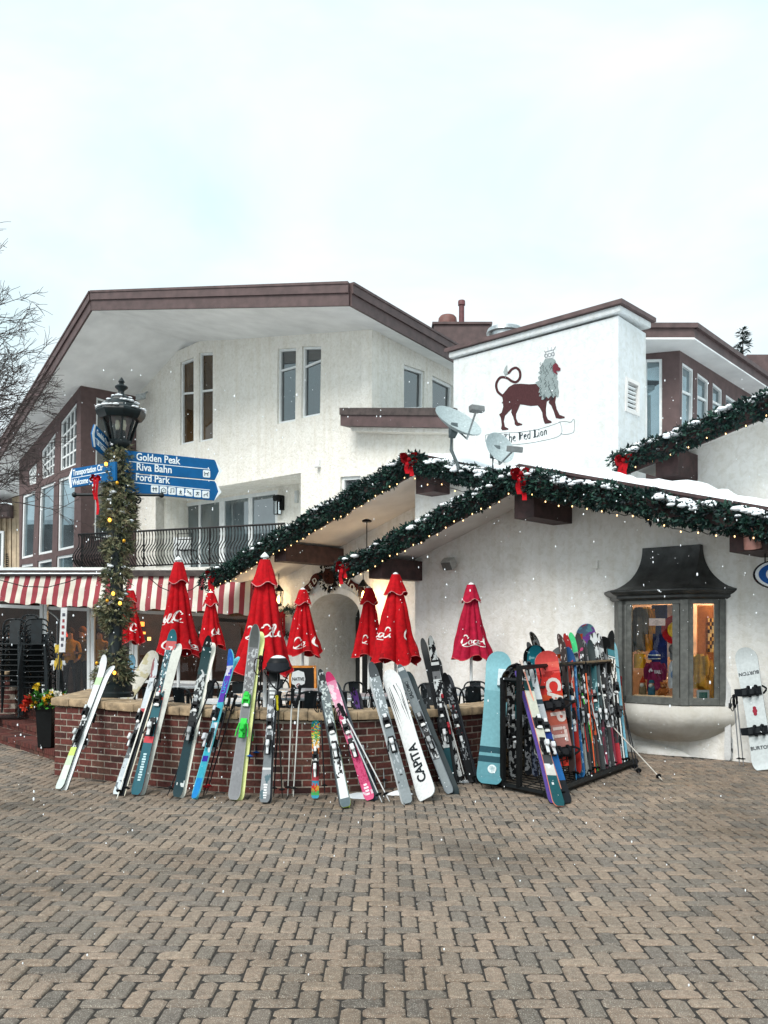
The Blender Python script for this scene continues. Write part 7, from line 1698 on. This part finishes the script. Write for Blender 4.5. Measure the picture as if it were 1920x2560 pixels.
def table(label, px, Y, kind, w=.75, rz=0.0, h=.74):
    p = at(px, 1700, Y); t = thing('patio_table', label, 'table', (p.x, Y, PZ), 'patio tables')
    m = MB()
    if kind == 'round': m.lathe([(0, h-.025), (w/2, h-.025), (w/2, h), (0, h)], (p.x, Y, PZ), 32); m.build('tabletop', plain('white_table', (206, 212, 214), .35, var=.05), t)
    else:
        u, v = V((math.cos(rz), math.sin(rz), 0)), V((-math.sin(rz), math.cos(rz), 0)); m.cbox((p.x, Y, PZ+h-.02), u*w*(1.5 if kind == 'long' else 1), v*w, UP*.04); m.build('tabletop', M['tabletop'], t, bevel=.01)
    m = MB(); m.lathe([(.03, .03), (.03, h-.05)], (p.x, Y, PZ), 10); m.build('pedestal', M['chair'], t); m = MB(); m.lathe([(.24, 0), (.24, .02), (.04, .05)], (p.x, Y, PZ), 16); m.build('foot', M['chair'], t)
table('white round patio table behind the blue violet ski', 568, 11.2, 'round', .75)
table('metal patio table under the tallest umbrella', 665, 12.2, 'square', .8, .3); table('metal patio table below the chalkboard sign', 752, 13.3, 'long', .75, -.1); table('metal patio table behind the pink ski and its poles', 800, 11.9, 'long', .7, -.1)
table('metal patio table behind the long grey ski', 950, 12.2, 'square', .75, .2); table('metal patio table at the crimson umbrella', 1176, 12.75, 'square', .75, -.6); table('metal patio table before the restaurant window', 470, 14.5, 'long', .75, .1)
ORD = ['topmost', 'second from the top', 'third from the top', 'fourth from the top', 'fifth from the top', 'sixth from the top', 'seventh from the top', 'eighth from the top', 'ninth from the top', 'tenth from the top']
for (px, Y, rz, n, lab) in ((88, 13.9, .25, 9, 'stack beside the flower planter'), (28, 14.3, .1, 9, 'left-edge stack behind the pier'), (58, 15.2, -.2, 10, 'rear stack against the glass'), (118, 15.0, .6, 6, 'short stack behind the standing skis')):
    p = at(px, 1700, Y)
    for k in range(n): put_chair(p.x+.004*k, Y-.012*k, .405+.085*k, rz, 'black metal chair %s in the %s' % (ORD[n-1-k], lab), 'stacked black metal chairs')
# ------------------------------------------------------------------ flower planter
fx, fy, fz = at(117, 1780, 12.15).x, 12.15, .14
fp = thing('flower_planter', 'tall black pot of yellow, red and white flowers beside the brick steps', 'planter', (fx, fy, fz))
m = MB(); m.lathe([(.13, 0), (.16, .50), (.18, .56), (.18, .60), (.15, .60), (.14, .54), (0, .54)], (fx, fy, fz), 4, off=.5); m.build('pot', M['black'], fp, bevel=.008)
rg = random.Random(31); lf, pt = MB(), {}
for i in range(170):
    a, r = rg.uniform(0, 2*PI), .20*math.sqrt(rg.random()); p = V((fx+r*math.cos(a)*1.3, fy+r*math.sin(a), fz+.62+rg.uniform(-.02, .16)-r*.4)); dv = V((math.cos(a)*rg.uniform(.2, 1), math.sin(a)*rg.uniform(.2, 1)-.3, rg.uniform(-.3, .9))).normalized()*.10; wv = dv.cross(UP).normalized()*.026
    lf.poly([p, p+dv*.5+wv, p+dv, p+dv*.5-wv], rg.choice([(44, 120, 40), (70, 150, 50), (36, 96, 36)]))
lf.build('leaves', M['foliage'], fp, recalc=False)
for (dx, dz, r, c, nm) in ((-.20, .66, .10, (206, 40, 24), 'red_blossom'), (-.26, .57, .08, (214, 50, 26), 'red_blossom'), (-.09, .84, .07, (240, 206, 40), 'yellow_blossom'), (.10, .70, .09, (238, 200, 36), 'yellow_blossom'), (.02, .64, .08, (236, 180, 30), 'yellow_blossom'), (.19, .72, .07, (240, 238, 226), 'white_blossom'), (.14, .60, .07, (240, 206, 40), 'yellow_blossom'), (-.12, .60, .07, (240, 170, 30), 'yellow_blossom'), (.28, .70, .06, (214, 130, 40), 'orange_blossom'), (.12, .76, .06, (236, 234, 222), 'white_blossom')):
    m = MB(); c0 = V((fx+dx, fy-.10-.03*rg.random(), fz+dz))
    for k in range(22):
        dv = V((rg.gauss(0, 1), rg.gauss(-.4, .8), rg.gauss(.1, 1))).normalized()*r; wv = dv.cross(V((rg.random(), rg.random(), rg.random()))).normalized()*r*.35
        m.poly([c0, c0+dv*.6+wv, c0+dv, c0+dv*.6-wv], mixcol(c, (255, 255, 255), rg.uniform(0, .2)))
    m.build(nm, M['cloth'], fp, recalc=False)
# ------------------------------------------------------------------ chalkboard sign
c = at(757, 1712, 14.3); sb = thing('sandwich_board', 'chalkboard A-frame sign with orange wooden frame and white badge on the patio', 'sign', (c.x, 14.3, PZ))
tz = at(757, 1664, 14.3).z; u = V((.97, .10, 0)); bk_ = V((0, .10, 0)); w2 = .22
for nm, y0, y1 in (('front_panel', -.14, 0), ('back_panel', .30, .02)):
    o0 = V((c.x, 14.3, PZ)); q = [o0-u*w2*1.12+V((0, y0, 0)), o0+u*w2*1.12+V((0, y0, 0)), o0+u*w2+V((0, y1, tz-PZ)), o0-u*w2+V((0, y1, tz-PZ))]
    m = MB(); m.prism(q, (0, .015, 0)); pn = m.build(nm, M['black'], sb)
    m = MB(); ringframe(m, [V(p) for p in q], V((0, -1, 0)), .035, .02, -.01); m.build('wood_frame', plain('orange_wood', (206, 128, 44), .6, var=.15), pn)
    if nm == 'front_panel':
        cc = (q[0]+q[1])*.18+(q[2]+q[3])*.32; cc = V((c.x-.07, 14.3-.052, tz-.24)); m = MB()
        pts = [cc+V((x*.115, -.004, z*.15)) for x, z in ((-.8, .9), (0, 1.1), (.8, .9), (1, .2), (.9, -.35), (.45, -.5), (.25, -1), (-.25, -1), (-.45, -.5), (-.9, -.35), (-1, .2))]; m.prism(pts, (0, .004, 0)); m.build('badge', M['frame'], pn)
        m = MB(); m.col = (40, 42, 44); m.add_text('NATIVE', cc+V((0, -.008, .0)), (1, 0, 0), (0, 0, 1), .075, align='CENTER', ext=.002, bold=.02, fit=.19); m.build('lettering', M['matte'], pn, recalc=False)
        m = MB(); m.col = (150, 40, 40); m.add_text('C', cc+V((0, -.008, -.11)), (1, 0, 0), (0, 0, 1), .09, align='CENTER', ext=.002, bold=.02); m.build('lettering', M['matte'], pn, recalc=False)
# ------------------------------------------------------------------ people behind the restaurant glass
def person(label, px, Y, ztop, top, hair, arm, yaw=0.0, skin=(196, 140, 110)):
    x = at(px, 1600, Y).x; o = thing('person', label, 'person', (x, Y, .12), 'guests inside the restaurant'); H_ = ztop-.12; k = H_/1.72; ca, sa = math.cos(yaw), math.sin(yaw)
    T = lambda a, b, c_: V((x+(a*ca-b*sa)*k, Y+(a*sa+b*ca)*k, .12+c_*k))
    J = [((0, 0, .95), .13), ((0, 0, 1.12), .125), ((0, .01, 1.32), .14), ((0, .01, 1.46), .06), ((0, -.01, 1.55), .07), ((0, -.02, 1.66), .082), ((-.19, 0, 1.40), .06), (arm[0], .046), (arm[1], .034), (arm[2], .03), ((.19, 0, 1.40), .06), (arm[3], .046), (arm[4], .034), (arm[5], .03), ((-.10, 0, .88), .09), ((-.11, -.01, .48), .06), ((-.11, .02, .07), .042), ((-.11, -.14, .03), .035), ((.10, 0, .88), .09), ((.11, -.02, .48), .06), ((.12, .02, .07), .042), ((.12, -.14, .03), .035)]
    E = [(0, 1), (1, 2), (2, 3), (3, 4), (4, 5), (2, 6), (6, 7), (7, 8), (8, 9), (2, 10), (10, 11), (11, 12), (12, 13), (0, 14), (14, 15), (15, 16), (16, 17), (0, 18), (18, 19), (19, 20), (20, 21)]
    me = bpy.data.meshes.new('skeleton'); me.from_pydata([tuple(T(*j)-V((x, Y, .12))) for j, r in J], E, []); ob = bpy.data.objects.new('skeleton', me); COL.objects.link(ob)
    md = ob.modifiers.new('skin', 'SKIN'); ob.modifiers.new('sub', 'SUBSURF').levels = 1
    for i, (j, r) in enumerate(J): me.skin_vertices[0].data[i].radius = (r*k, r*k*.85 if i < 3 else r*k)
    me.skin_vertices[0].data[0].use_root = True
    dg = bpy.context.evaluated_depsgraph_get(); dg.update(); e = ob.evaluated_get(dg); em = e.to_mesh(); m = MB(); m.v = [tuple(v.co+V((x, Y, .12))) for v in em.vertices]
    for f in em.polygons:
        z = (f.center.z)/k; hand = any((f.center-(T(*arm[q])-V((x, Y, .12)))).length < .07*k for q in (2, 5))
        m.face(tuple(f.vertices), skin if z > 1.49 or hand else (top if z > .93 else ((40, 42, 50) if z > .1 else (30, 28, 28))))
    e.to_mesh_clear(); bpy.data.objects.remove(ob); m.build('body', M['cloth'], o, smooth=180)
    m = MB(); hc_ = T(0, .02, 1.665); m.ball(hc_+V((0, .015, .02)), .098*k, 12, 8, hair, (1, 1.05, 1.1)); m.ball(hc_+V((0, .06, -.08)), .075*k, 10, 6, hair, (1.1, .7, 1.4)); m.build('hair', M['cloth'], o, smooth=180)
    m = MB(); f_ = lambda a, c_: T(a, -.105, c_)
    for sg in (-1, 1): m.ball(f_(sg*.03, 1.665), .010*k, 6, 4, (40, 30, 26))
    m.ball(f_(0, 1.645), .014*k, 6, 4, skin); m.ball(f_(0, 1.61), .016*k, 6, 4, (150, 80, 76), (1.3, .5, .4)); m.build('face', M['cloth'], o)
    for sg, h in ((0, arm[2]), (1, arm[5])):      # five fingers on each hand
        m = MB(); hp = T(*h); pv = T(*arm[1 if sg == 0 else 4]); d_ = (hp-pv).normalized(); s_ = d_.cross(V((0, 1, .2))).normalized()
        for q in range(4): b_ = hp+s_*((q-1.5)*.019)+d_*.01; m.tube([b_, b_+d_*(.045+.008*(1 if q in (1, 2) else 0)), b_+d_*.07+V((0, -.02, -.012))], [.009, .0085, .007], 5, skin)
        m.tube([hp+s_*.03, hp+s_*.05+d_*.02, hp+s_*.052+d_*.045], [.010, .009, .008], 5, skin); m.build('fingers', M['cloth'], o)
person('person in a mustard jacket with an arm bent, behind the glass beside the standing skis', 176, 21.7, 1.80, (206, 140, 46), (74, 46, 30), ((-.27, -.05, 1.14), (-.12, -.22, 1.08), (-.05, -.27, 1.10), (.25, -.04, 1.14), (.2, -.2, .98), (.16, -.27, .97)), .3)
person('person in a brown top with fair hair, middle guest behind the glass', 205, 21.9, 1.83, (112, 88, 64), (140, 84, 44), ((-.24, .02, 1.12), (-.22, -.06, .90), (-.21, -.09, .82), (.24, -.03, 1.14), (.10, -.22, 1.10), (.03, -.26, 1.13)), -.4)
person('person in an ochre sweater half hidden by the window post and lamp garland', 249, 21.6, 1.80, (178, 120, 50), (60, 38, 28), ((-.25, 0, 1.13), (-.2, -.14, .95), (-.17, -.2, .9), (.24, -.03, 1.14), (.22, -.1, .92), (.21, -.13, .84)), .1)
person('person in a dark jacket standing near the left restaurant pane', 20, 21.8, 1.78, (70, 44, 36), (40, 28, 24), ((-.25, 0, 1.13), (-.2, -.14, .95), (-.17, -.2, .9), (.24, -.03, 1.14), (.22, -.1, .92), (.21, -.13, .84)), .5)
# ------------------------------------------------------------------ goods in the bay window
PGd = Plane(FR, E1)
def gp(x, y, off): return PGd.hit(x, y, -off)
Z8 = lambda x, y: (1580+x/6.144, 1480+y/6.144)
def item(name, label, cat, mbs, group=None):
    """mbs = list of (part name, MB, material)"""
    c = V(mbs[0][1].v[0]); o = thing(name, label, cat, tuple(c), group)
    for pn, m_, mt in mbs: m_.build(pn, M[mt], o, smooth=60)
def garment(c, w, h, col, sleeves=True, seed=0, depth=.10):
    m = MB(); rows = []
    for i in range(11):
        t = i/10; hw = w*(.34+.16*min(1, t*5))*(1+.12*t); zz = c.z-h*t; rows.append([c+E1*(hw*math.cos(a))+E2*(depth*(.5+.5*t)*math.sin(a)*(1+.3*math.sin(5*a+seed)))-UP*(h*t+ (.02*math.cos(3*a) if t > .9 else 0)) for a in [2*PI*j/22 for j in range(23)]])
    m.grid(rows, col)
    if sleeves:
        for s in (-1, 1): m.tube([c+E1*s*w*.44-UP*.03, c+E1*s*w*.62-UP*h*.28, c+E1*s*w*.60-UP*h*.62], [.05, .045, .035], 8, tuple(int(v*.9) for v in col))
    return m
for i, (x, off, col, lab) in enumerate(((215, .55, (206, 150, 40), 'mustard jacket hanging deepest at the left of the shop window'), (165, .42, (196, 140, 44), 'mustard jacket hanging second from the glass at the left'), (105, .30, (96, 90, 80), 'grey-olive coat hanging nearest the glass at the left of the shop window'))):
    item('hanging_jacket', lab, 'jacket', [('body', garment(gp(*Z8(x, 235), off), .17, .62, col, True, i), 'cloth')], 'jackets hanging in the shop window')
m = MB(); q = [gp(*Z8(x, y), .62) for x, y in ((300, 200), (545, 200), (540, 1240), (300, 1240))]; m.prism(q, E2*.01, (26, 44, 104)); f1 = m
m = MB(); a_, b_ = gp(*Z8(535, 200), .60), gp(*Z8(740, 200), .60); m.prism([gp(*Z8(x, y), .60) for x, y in ((540, 200), (760, 200), (760, 1000), (540, 1000))], E2*.01, (222, 196, 186)); f2 = m
m = MB(); cc = gp(*Z8(660, 580), .57); R_ = (gp(*Z8(660, 360), .57)-cc).length; pen(m, [(R_*.79*math.cos(t), R_*.79*math.sin(t)) for t in [math.radians(45+270*i/30) for i in range(31)]], R_*.45, lambda x, y: cc+E1*x+UP*y, col=(170, 24, 34)); f3 = m
m = MB(); m.lathe([(0, 0), (R_*.54, 0), (R_*.54, .004)], cc-E2*.004, 28, (240, 196, 40), axis=-E2); f4 = m
item('flag', 'blue, white, red and gold flag hung behind the shop window goods', 'flag', [('blue_field', f1, 'cloth'), ('white_field', f2, 'cloth'), ('red_ring', f3, 'matte'), ('gold_disc', f4, 'matte')])
m = MB(); m.prism([gp(*Z8(x, y), .035) for x, y in ((262, 405), (508, 405), (508, 515), (262, 515))], E2*.004, (232, 206, 198)); n_ = MB()
for k, (x0, x1) in enumerate(((350, 405), (330, 440), (310, 470), (350, 420))): n_.prism([gp(*Z8(x, 436+k*19+d), .032) for x, d in ((x0, 0), (x1, 0), (x1, 5), (x0, 5))], E2*.001, (140, 110, 106))
item('notice_card', 'pale pink printed notice stuck inside the shop glass', 'notice', [('card', m, 'matte'), ('print', n_, 'matte')])
sh = gp(*Z8(355, 1075), .20); gm = garment(sh, .21, .40, (132, 34, 76), True, 3, .07); tx = MB(); tx.col = (222, 216, 222); tx.add_text('VAIL', gp(*Z8(338, 1250), .115), E1, UP, .065, ext=.002, bold=.03, fit=.105)
tx.prism([gp(*Z8(x, y), .115) for x, y in ((255, 1215), (275, 1175), (290, 1190), (272, 1240))], -E2*.002); tx.prism([gp(*Z8(x, y), .115) for x, y in ((290, 1165), (322, 1215), (300, 1225), (285, 1195))], -E2*.002)
item('shirt', 'maroon long-sleeved shirt with white lettering on a shop dummy', 'shirt', [('torso', gm, 'cloth'), ('lettering', tx, 'matte')])
hc_ = gp(*Z8(340, 985), .20); m = MB(); m.lathe([(.075, -.05), (.085, -.03), (.085, .0), (.075, .03), (.045, .075), (0, .09)], hc_, 16, (30, 62, 140)); b_ = MB()
for z, c_ in ((-.045, (206, 222, 226)), (-.02, (30, 40, 60)), (.003, (196, 214, 220))): b_.lathe([(.082, z), (.090, z+.01), (.082, z+.02)], hc_, 16, c_)
item('knit_hat', 'blue knit hat with pale stripes above the maroon shirt', 'hat', [('crown', m, 'cloth'), ('striped_cuff', b_, 'cloth')])
ts = gp(*Z8(672, 1060), .22); gm = garment(ts, .20, .36, (214, 220, 224), False, 5, .06); lg_ = MB(); cc = gp(*Z8(672, 1270), .145); lg_.prism([cc+E1*x+UP*z for x, z in ((-.05, -.02), (0, .07), (.05, -.02), (.04, -.05), (-.04, -.05))], -E2*.003, (34, 70, 150)); lg_.lathe([(.062, 0), (.074, 0), (.074, .003), (.062, .003)], cc, 22, (110, 140, 180), axis=-E2)
item('tee_shirt', 'white tee shirt with a blue mountain print at the right of the shop pane', 'shirt', [('torso', gm, 'cloth'), ('print', lg_, 'matte')])
hc_ = gp(*Z8(662, 880), .22); m = MB(); m.ball(hc_, .088, 14, 8, (96, 98, 100), (1, 1, .95)); b_ = MB(); b_.prism([hc_-E2*.02-UP*.05+E1*x+UP*z for x, z in ((-.055, 0), (.055, 0), (.06, -.10), (-.05, -.10))], -E2*.03, (110, 112, 114))
item('cap', 'grey peaked cap above the white tee shirt', 'cap', [('crown', m, 'cloth'), ('peak', b_, 'cloth')])
def bear(c, s, col, lab):
    c = V(c); parts = []
    m = MB(); m.ball(c+UP*s*.45, s*.42, 12, 8, col, (1, .85, 1.05)); parts.append(('body', m, 'cloth')); m = MB(); hd = c+UP*s*1.12-E2*s*.1; m.ball(hd, s*.36, 12, 8, col); m.ball(hd-E2*s*.30-UP*s*.08, s*.17, 8, 6, mixcol(col, (255, 220, 180), .4)); m.ball(hd-E2*s*.46-UP*s*.04, s*.05, 6, 4, (30, 20, 16)); m.ball(hd-E2*s*.33+UP*s*.1+E1*s*.12, s*.04, 6, 4, (20, 14, 12)); m.ball(hd-E2*s*.33+UP*s*.1-E1*s*.12, s*.04, 6, 4, (20, 14, 12)); parts.append(('head', m, 'cloth'))
    for sg in (-1, 1):
        m = MB(); m.ball(hd+E1*sg*s*.30+UP*s*.28, s*.13, 8, 5, col); parts.append(('ear', m, 'cloth')); m = MB(); m.tube([c+E1*sg*s*.35+UP*s*.75, c+E1*sg*s*.55+UP*s*.45-E2*s*.2, c+E1*sg*s*.40+UP*s*.3-E2*s*.4], [s*.14, s*.13, s*.10], 8, col); parts.append(('arm', m, 'cloth')); m = MB(); m.tube([c+E1*sg*s*.22+UP*s*.15, c+E1*sg*s*.40+UP*s*.12-E2*s*.5], [s*.17, s*.14], 8, col); parts.append(('leg', m, 'cloth'))
    item('teddy_bear', lab, 'soft toy', parts)
bz = zb+.115
p = gp(*Z8(490, 1600), .14); p.z = bz; bear(p, .125, (186, 108, 52), 'brown teddy bear sitting at the foot of the shop window')
p = gp(*Z8(395, 1600), .26); p.z = bz+.20; bear(p, .07, (120, 92, 60), 'small tan teddy bear perched behind the brown one')
for x, hatc, bodyc, lab in ((165, (176, 60, 30), (140, 120, 90), 'small figurine with a red hat at the left of the shop window'), (300, (50, 100, 120), (60, 110, 130), 'small blue figurine with a pale beard between shirt and teddy bear')):
    p = gp(*Z8(x, 1600), .12); p.z = bz; m = MB(); m.lathe([(.05, 0), (.055, .06), (.04, .13), (.0, .14)], p, 12, bodyc); h = MB(); h.ball(p+UP*.155, .036, 10, 6, (206, 160, 130)); h.ball(p+UP*.13-E2*.025, .032, 8, 5, (222, 218, 206)); t = MB(); t.lathe([(.045, .17), (.03, .21), (0, .27 if x == 165 else .20)], p, 10, hatc); item('figurine', lab, 'figurine', [('body', m, 'cloth'), ('head', h, 'cloth'), ('hat', t, 'cloth')])
m = MB(); p = gp(*Z8(120, 1060), .24); m.cbox(p, E1*.14, E2*.08, UP*.20, (226, 170, 40)); s_ = MB(); s_.tube([p+UP*.1-E1*.04, p+UP*.15-E2*.05, p+UP*.1+E1*.05], .008, 5, (240, 220, 160)); item('backpack', 'small yellow backpack beside the blue knit hat', 'bag', [('pack', m, 'cloth'), ('strap', s_, 'cloth')])
PRr = Plane(FR, dR); 
def rp(x, y, off): return PRr.hit(x, y, -off)
for i, (x, y, off, h) in enumerate(((1040, 950, .30, .46), (1110, 1020, .38, .50), (1190, 1090, .46, .52))):
    item('hanging_jacket', ['ochre jacket hanging at the left of the narrow shop pane', 'ochre jacket hanging in the middle of the narrow shop pane', 'ochre jacket hanging lowest in the narrow shop pane'][i], 'jacket', [('body', garment(rp(*Z8(x, y), off), .15, h, (206, 158, 60), True, i+7, .08), 'cloth')], 'jackets hanging in the shop window')
sh_ = thing('display_rack', 'lit wooden display rack of small goods behind the narrow shop pane', 'shelf', tuple(rp(*Z8(1210, 900), .6)))
m = MB(); q = [rp(*Z8(x, y), .62) for x, y in ((1000, 205), (1330, 205), (1330, 1300), (1000, 1300))]; m.prism(q, V((0, .02, 0)), (170, 104, 52)); m.build('backboard', M['matte'], sh_)
for k in range(9):
    y = 430+k*58; m = MB(); a, b = rp(*Z8(1160, y+40), .58), rp(*Z8(1310, y+40), .58); m.obox(a, b-a, V((0, .05, 0)), UP*.012, (206, 140, 70))
    m.build('shelf', M['matte'], sh_); m = MB()
    for j in range(5): c = a.lerp(b, (j+.5)/5)+UP*.035-V((0, .01, 0)); m.cbox(c, (.022, 0, 0), (0, .02, 0), (0, 0, .05), [(236, 206, 130), (90, 50, 30), (220, 170, 80), (60, 40, 30), (214, 190, 140)][(j+k) % 5])
    m.build('trinket', M['matte'], sh_)
m = MB(); c = rp(*Z8(1090, 1590), .06); m.cbox(c, dR*.17, -nRt*.012, UP*.15, (190, 194, 190)); n_ = MB(); n_.cbox(c+nRt*.009, dR*.11, nRt*.004, UP*.09, (60, 110, 96)); item('picture_frame', 'silver picture frame with a green picture standing in the narrow pane', 'picture', [('frame', m, 'matte'), ('picture', n_, 'matte')])
m = MB(); c = rp(*Z8(1342, 1590), .034); m.cbox(c, dR*.075, nRt*.002, UP*.15, (226, 230, 226)); n_ = MB(); n_.lathe([(0, 0), (.026, 0), (.026, .002)], c+nRt*.002+UP*.025, 16, (60, 130, 76), axis=nRt); n_.cbox(c+nRt*.003-UP*.035, dR*.05, nRt*.001, UP*.02, (60, 66, 64)); item('window_sticker', 'white sticker with a green tree emblem on the narrow pane', 'sticker', [('sheet', m, 'matte'), ('emblem', n_, 'matte')])
# ------------------------------------------------------------------ oval sign hanging at the right edge
c = at(1948, 1436, 10.9); os_ = thing('oval_sign', 'oval blue and white hanging shop sign cut by the right edge of the picture', 'sign', tuple(c))
m = MB()
for (a, b, d, col) in ((.315, .185, .0, (24, 26, 30)), (.300, .172, -.022, (232, 238, 242)), (.265, .145, -.026, (22, 84, 158)), (.175, .105, -.030, (234, 238, 240))):
    pts = [c+V((a*math.cos(t), d, b*math.sin(t))) for t in [2*PI*i/40 for i in range(40)]]; m.prism(pts, (0, .02 if d else .03, 0), col)
m.build('sign_face', M['paint'], os_)
for x in (-.17, .17): m = MB(); m.tube([c+V((x, .01, .14)), c+V((x, .01, .42))], .008, 5); m.build('hanger', M['black'], os_)
# ------------------------------------------------------------------ trees
def bare_tree(label, base, h, seed, aim, spread=.6, gen=6, r0=.16, col='bark', first=.35):
    rg = random.Random(seed); o = thing('bare_tree', label, 'tree', tuple(base), 'bare winter trees'); tr, tw = MB(), MB(); base = V(base); aim = V(aim)
    def grow(p, d, L, r, g):
        m = tr if g <= 1 else tw; pts = [p]; q = p; dd = d.copy()
        ns = 4 if g < 4 else 3
        for i in range(ns):
            dd = (dd+V((rg.gauss(0, .16), rg.gauss(0, .16), rg.gauss(.02, .12)))).normalized(); q = q+dd*L/ns; pts.append(q)
        m.tube(pts, [r*(1-.35*i/ns) for i in range(ns+1)], 7 if g < 2 else (4 if g < 4 else 3), cap=False)
        if g >= gen: return
        for k in range(rg.choice([2, 3, 3, 3]) if g < gen-1 else rg.choice([4, 5, 6])):
            t = rg.uniform(.35, 1) if k else 1.0; i = min(ns-1, int(t*ns)); b = pts[i].lerp(pts[i+1], t*ns-i)
            nd_ = (dd+V((rg.gauss(0, spread), rg.gauss(0, spread), rg.gauss(.05, spread*.8)))+aim*.28).normalized(); grow(b, nd_, L*rg.uniform(.58, .80), max(.006, r*.60), g+1)
    grow(base, V((0, 0, 1)), h*first, r0, 0)
    tr.build('trunk', M['bark'], o, smooth=60); tw.build('crown', M['bark'], o, recalc=False); return o
b = at(-560, 1585, 19.0); b.z = 0; bare_tree('leafless tree reaching in high at the left edge of the picture', b, 9.4, 4, V((.9, 0, .05)), .55, 8, .17, first=.40)
b = at(-25, 1585, 21.5); b.z = 0; bare_tree('low leafless tree in front of the glazed brown wing at the left edge', b, 7.6, 11, V((.45, 0, .1)), .6, 6, .11, first=.5)
for i, x in enumerate((-40, 16)): b = at(x, 1585, 38); b.z = 0; bare_tree(['dim leafless tree behind the tan building, left one', 'dim leafless tree behind the tan building, right one'][i], b, 8.0, 20+i, V((0, 0, .3)), .6, 6, .2)
def spruce(label, base, h, R_, seed, dense=1.0):
    rg = random.Random(seed); base = V(base); o = thing('spruce_tree', label, 'tree', tuple(base), 'dark spruce trees'); m = MB(); m.lathe([(.22, 0), (.12, h*.6), (.02, h)], base, 8); m.build('trunk', M['bark'], o)
    m = MB(); z = h*.99
    while z > h*.35:
        f = (h-z)/h; r = R_*(f*1.25)**.85+.08; n = 5+int(9*f)
        for k in range(n):
            a = rg.uniform(0, 2*PI); L = r*rg.uniform(.6, 1.1); dv = V((math.cos(a), math.sin(a), rg.uniform(-.25, .05)))
            for q in range(int(7+L*10*dense)):
                t = rg.uniform(.1, 1); p = base+UP*z+dv*L*t+UP*(.12*t*t*L); nd_ = (dv+V((rg.gauss(0, .5), rg.gauss(0, .5), rg.gauss(-.1, .4)))).normalized()*.34; wv = nd_.cross(UP).normalized()*.05
                m.poly([p, p+nd_*.5+wv, p+nd_, p+nd_*.5-wv], rg.choice([(40, 62, 56), (52, 74, 66), (30, 46, 44), (70, 88, 80)]))
        z -= .24+.25*f
    m.build('crown', M['foliage'], o, recalc=False)
b = at(1857, 1585, 46); b.z = 0; spruce('dark spruce top above the brown roof at the right', b, at(1857, 818, 46).z, 2.4, 3)
# ------------------------------------------------------------------ snow in the air and a few heaps on the ground
rg = random.Random(77); m = MB()
for i in range(1500):
    Y = rg.uniform(3.5, 15); p = V((rg.uniform(-.47, .47)*Y, Y, rg.uniform(.1, 1.7+.30*Y))); r = (.0012+.0044*rg.random()**2.2)*(.6+Y/14)
    m.ball(p, r, 5, 3, sq=(1, 1, rg.uniform(1, 2.2)))
tag(m.build('falling_snow', M['snow'], recalc=False), 'fine snowflakes drifting through the air', kind='stuff')
for i, (x, y, s_) in enumerate(((905, 1992, .13), (1000, 1985, .10), (1196, 1950, .09), (1160, 1955, .07))):
    p = ground(x, y); m = MB(); rows = []
    for k in range(7):
        t = k/6; rows.append([p+V((s_*t*1.4*math.cos(a)*(1+.4*noise.noise(V((math.cos(a), math.sin(a), i)))), s_*t*math.sin(a), s_*.32*(1-t*t)*(1+.5*noise.noise(V((math.cos(a)*2, math.sin(a)*2+t*2, i)))))) for a in [2*PI*j/18 for j in range(19)]])
    m.grid(rows); tag(m.build('snow_heap', M['snow'], smooth=180), ['small heap of old snow behind the pink ski', 'low heap of snow at the foot of the long grey ski', 'snow heap against the foot of the ski rack', 'little snow heap at the right end of the brick wall'][i], 'snow heap', 'snow heaps along the wall')

# ------------------------------------------------------------------ the house across the lane, seen only as reflections in the window panes
nb = thing('neighbour_house', 'brown house with snowy gable roof across the lane, mirrored in the chalet windows', 'house', (-38, 26, 0))
m = MB(); m.box((-44, 12, 0), (-34, 42, 8.0)); m.build('wall', M['wing'], nb)
m = MB(); m.prism([(-33, 11, 7.6), (-39, 11, 11.5), (-45, 11, 7.6)], (0, 32, 0)); r_ = m.build('roof', M['fascia'], nb)
m = MB(); m.prism([(-32.9, 11, 7.95), (-39, 11, 11.95), (-39, 11, 11.6), (-32.9, 11, 7.7)], (0, 32, 0)); m.build('roof_snow', M['snow'], r_)
for i in range(5): window(nb, [V((-33.99, 14+5.4*i+a, z)) for a, z in ((0, 6.4), (2, 6.4), (2, 4.2), (0, 4.2))], V((1, 0, 0)), 'pane', reveal=-.03)
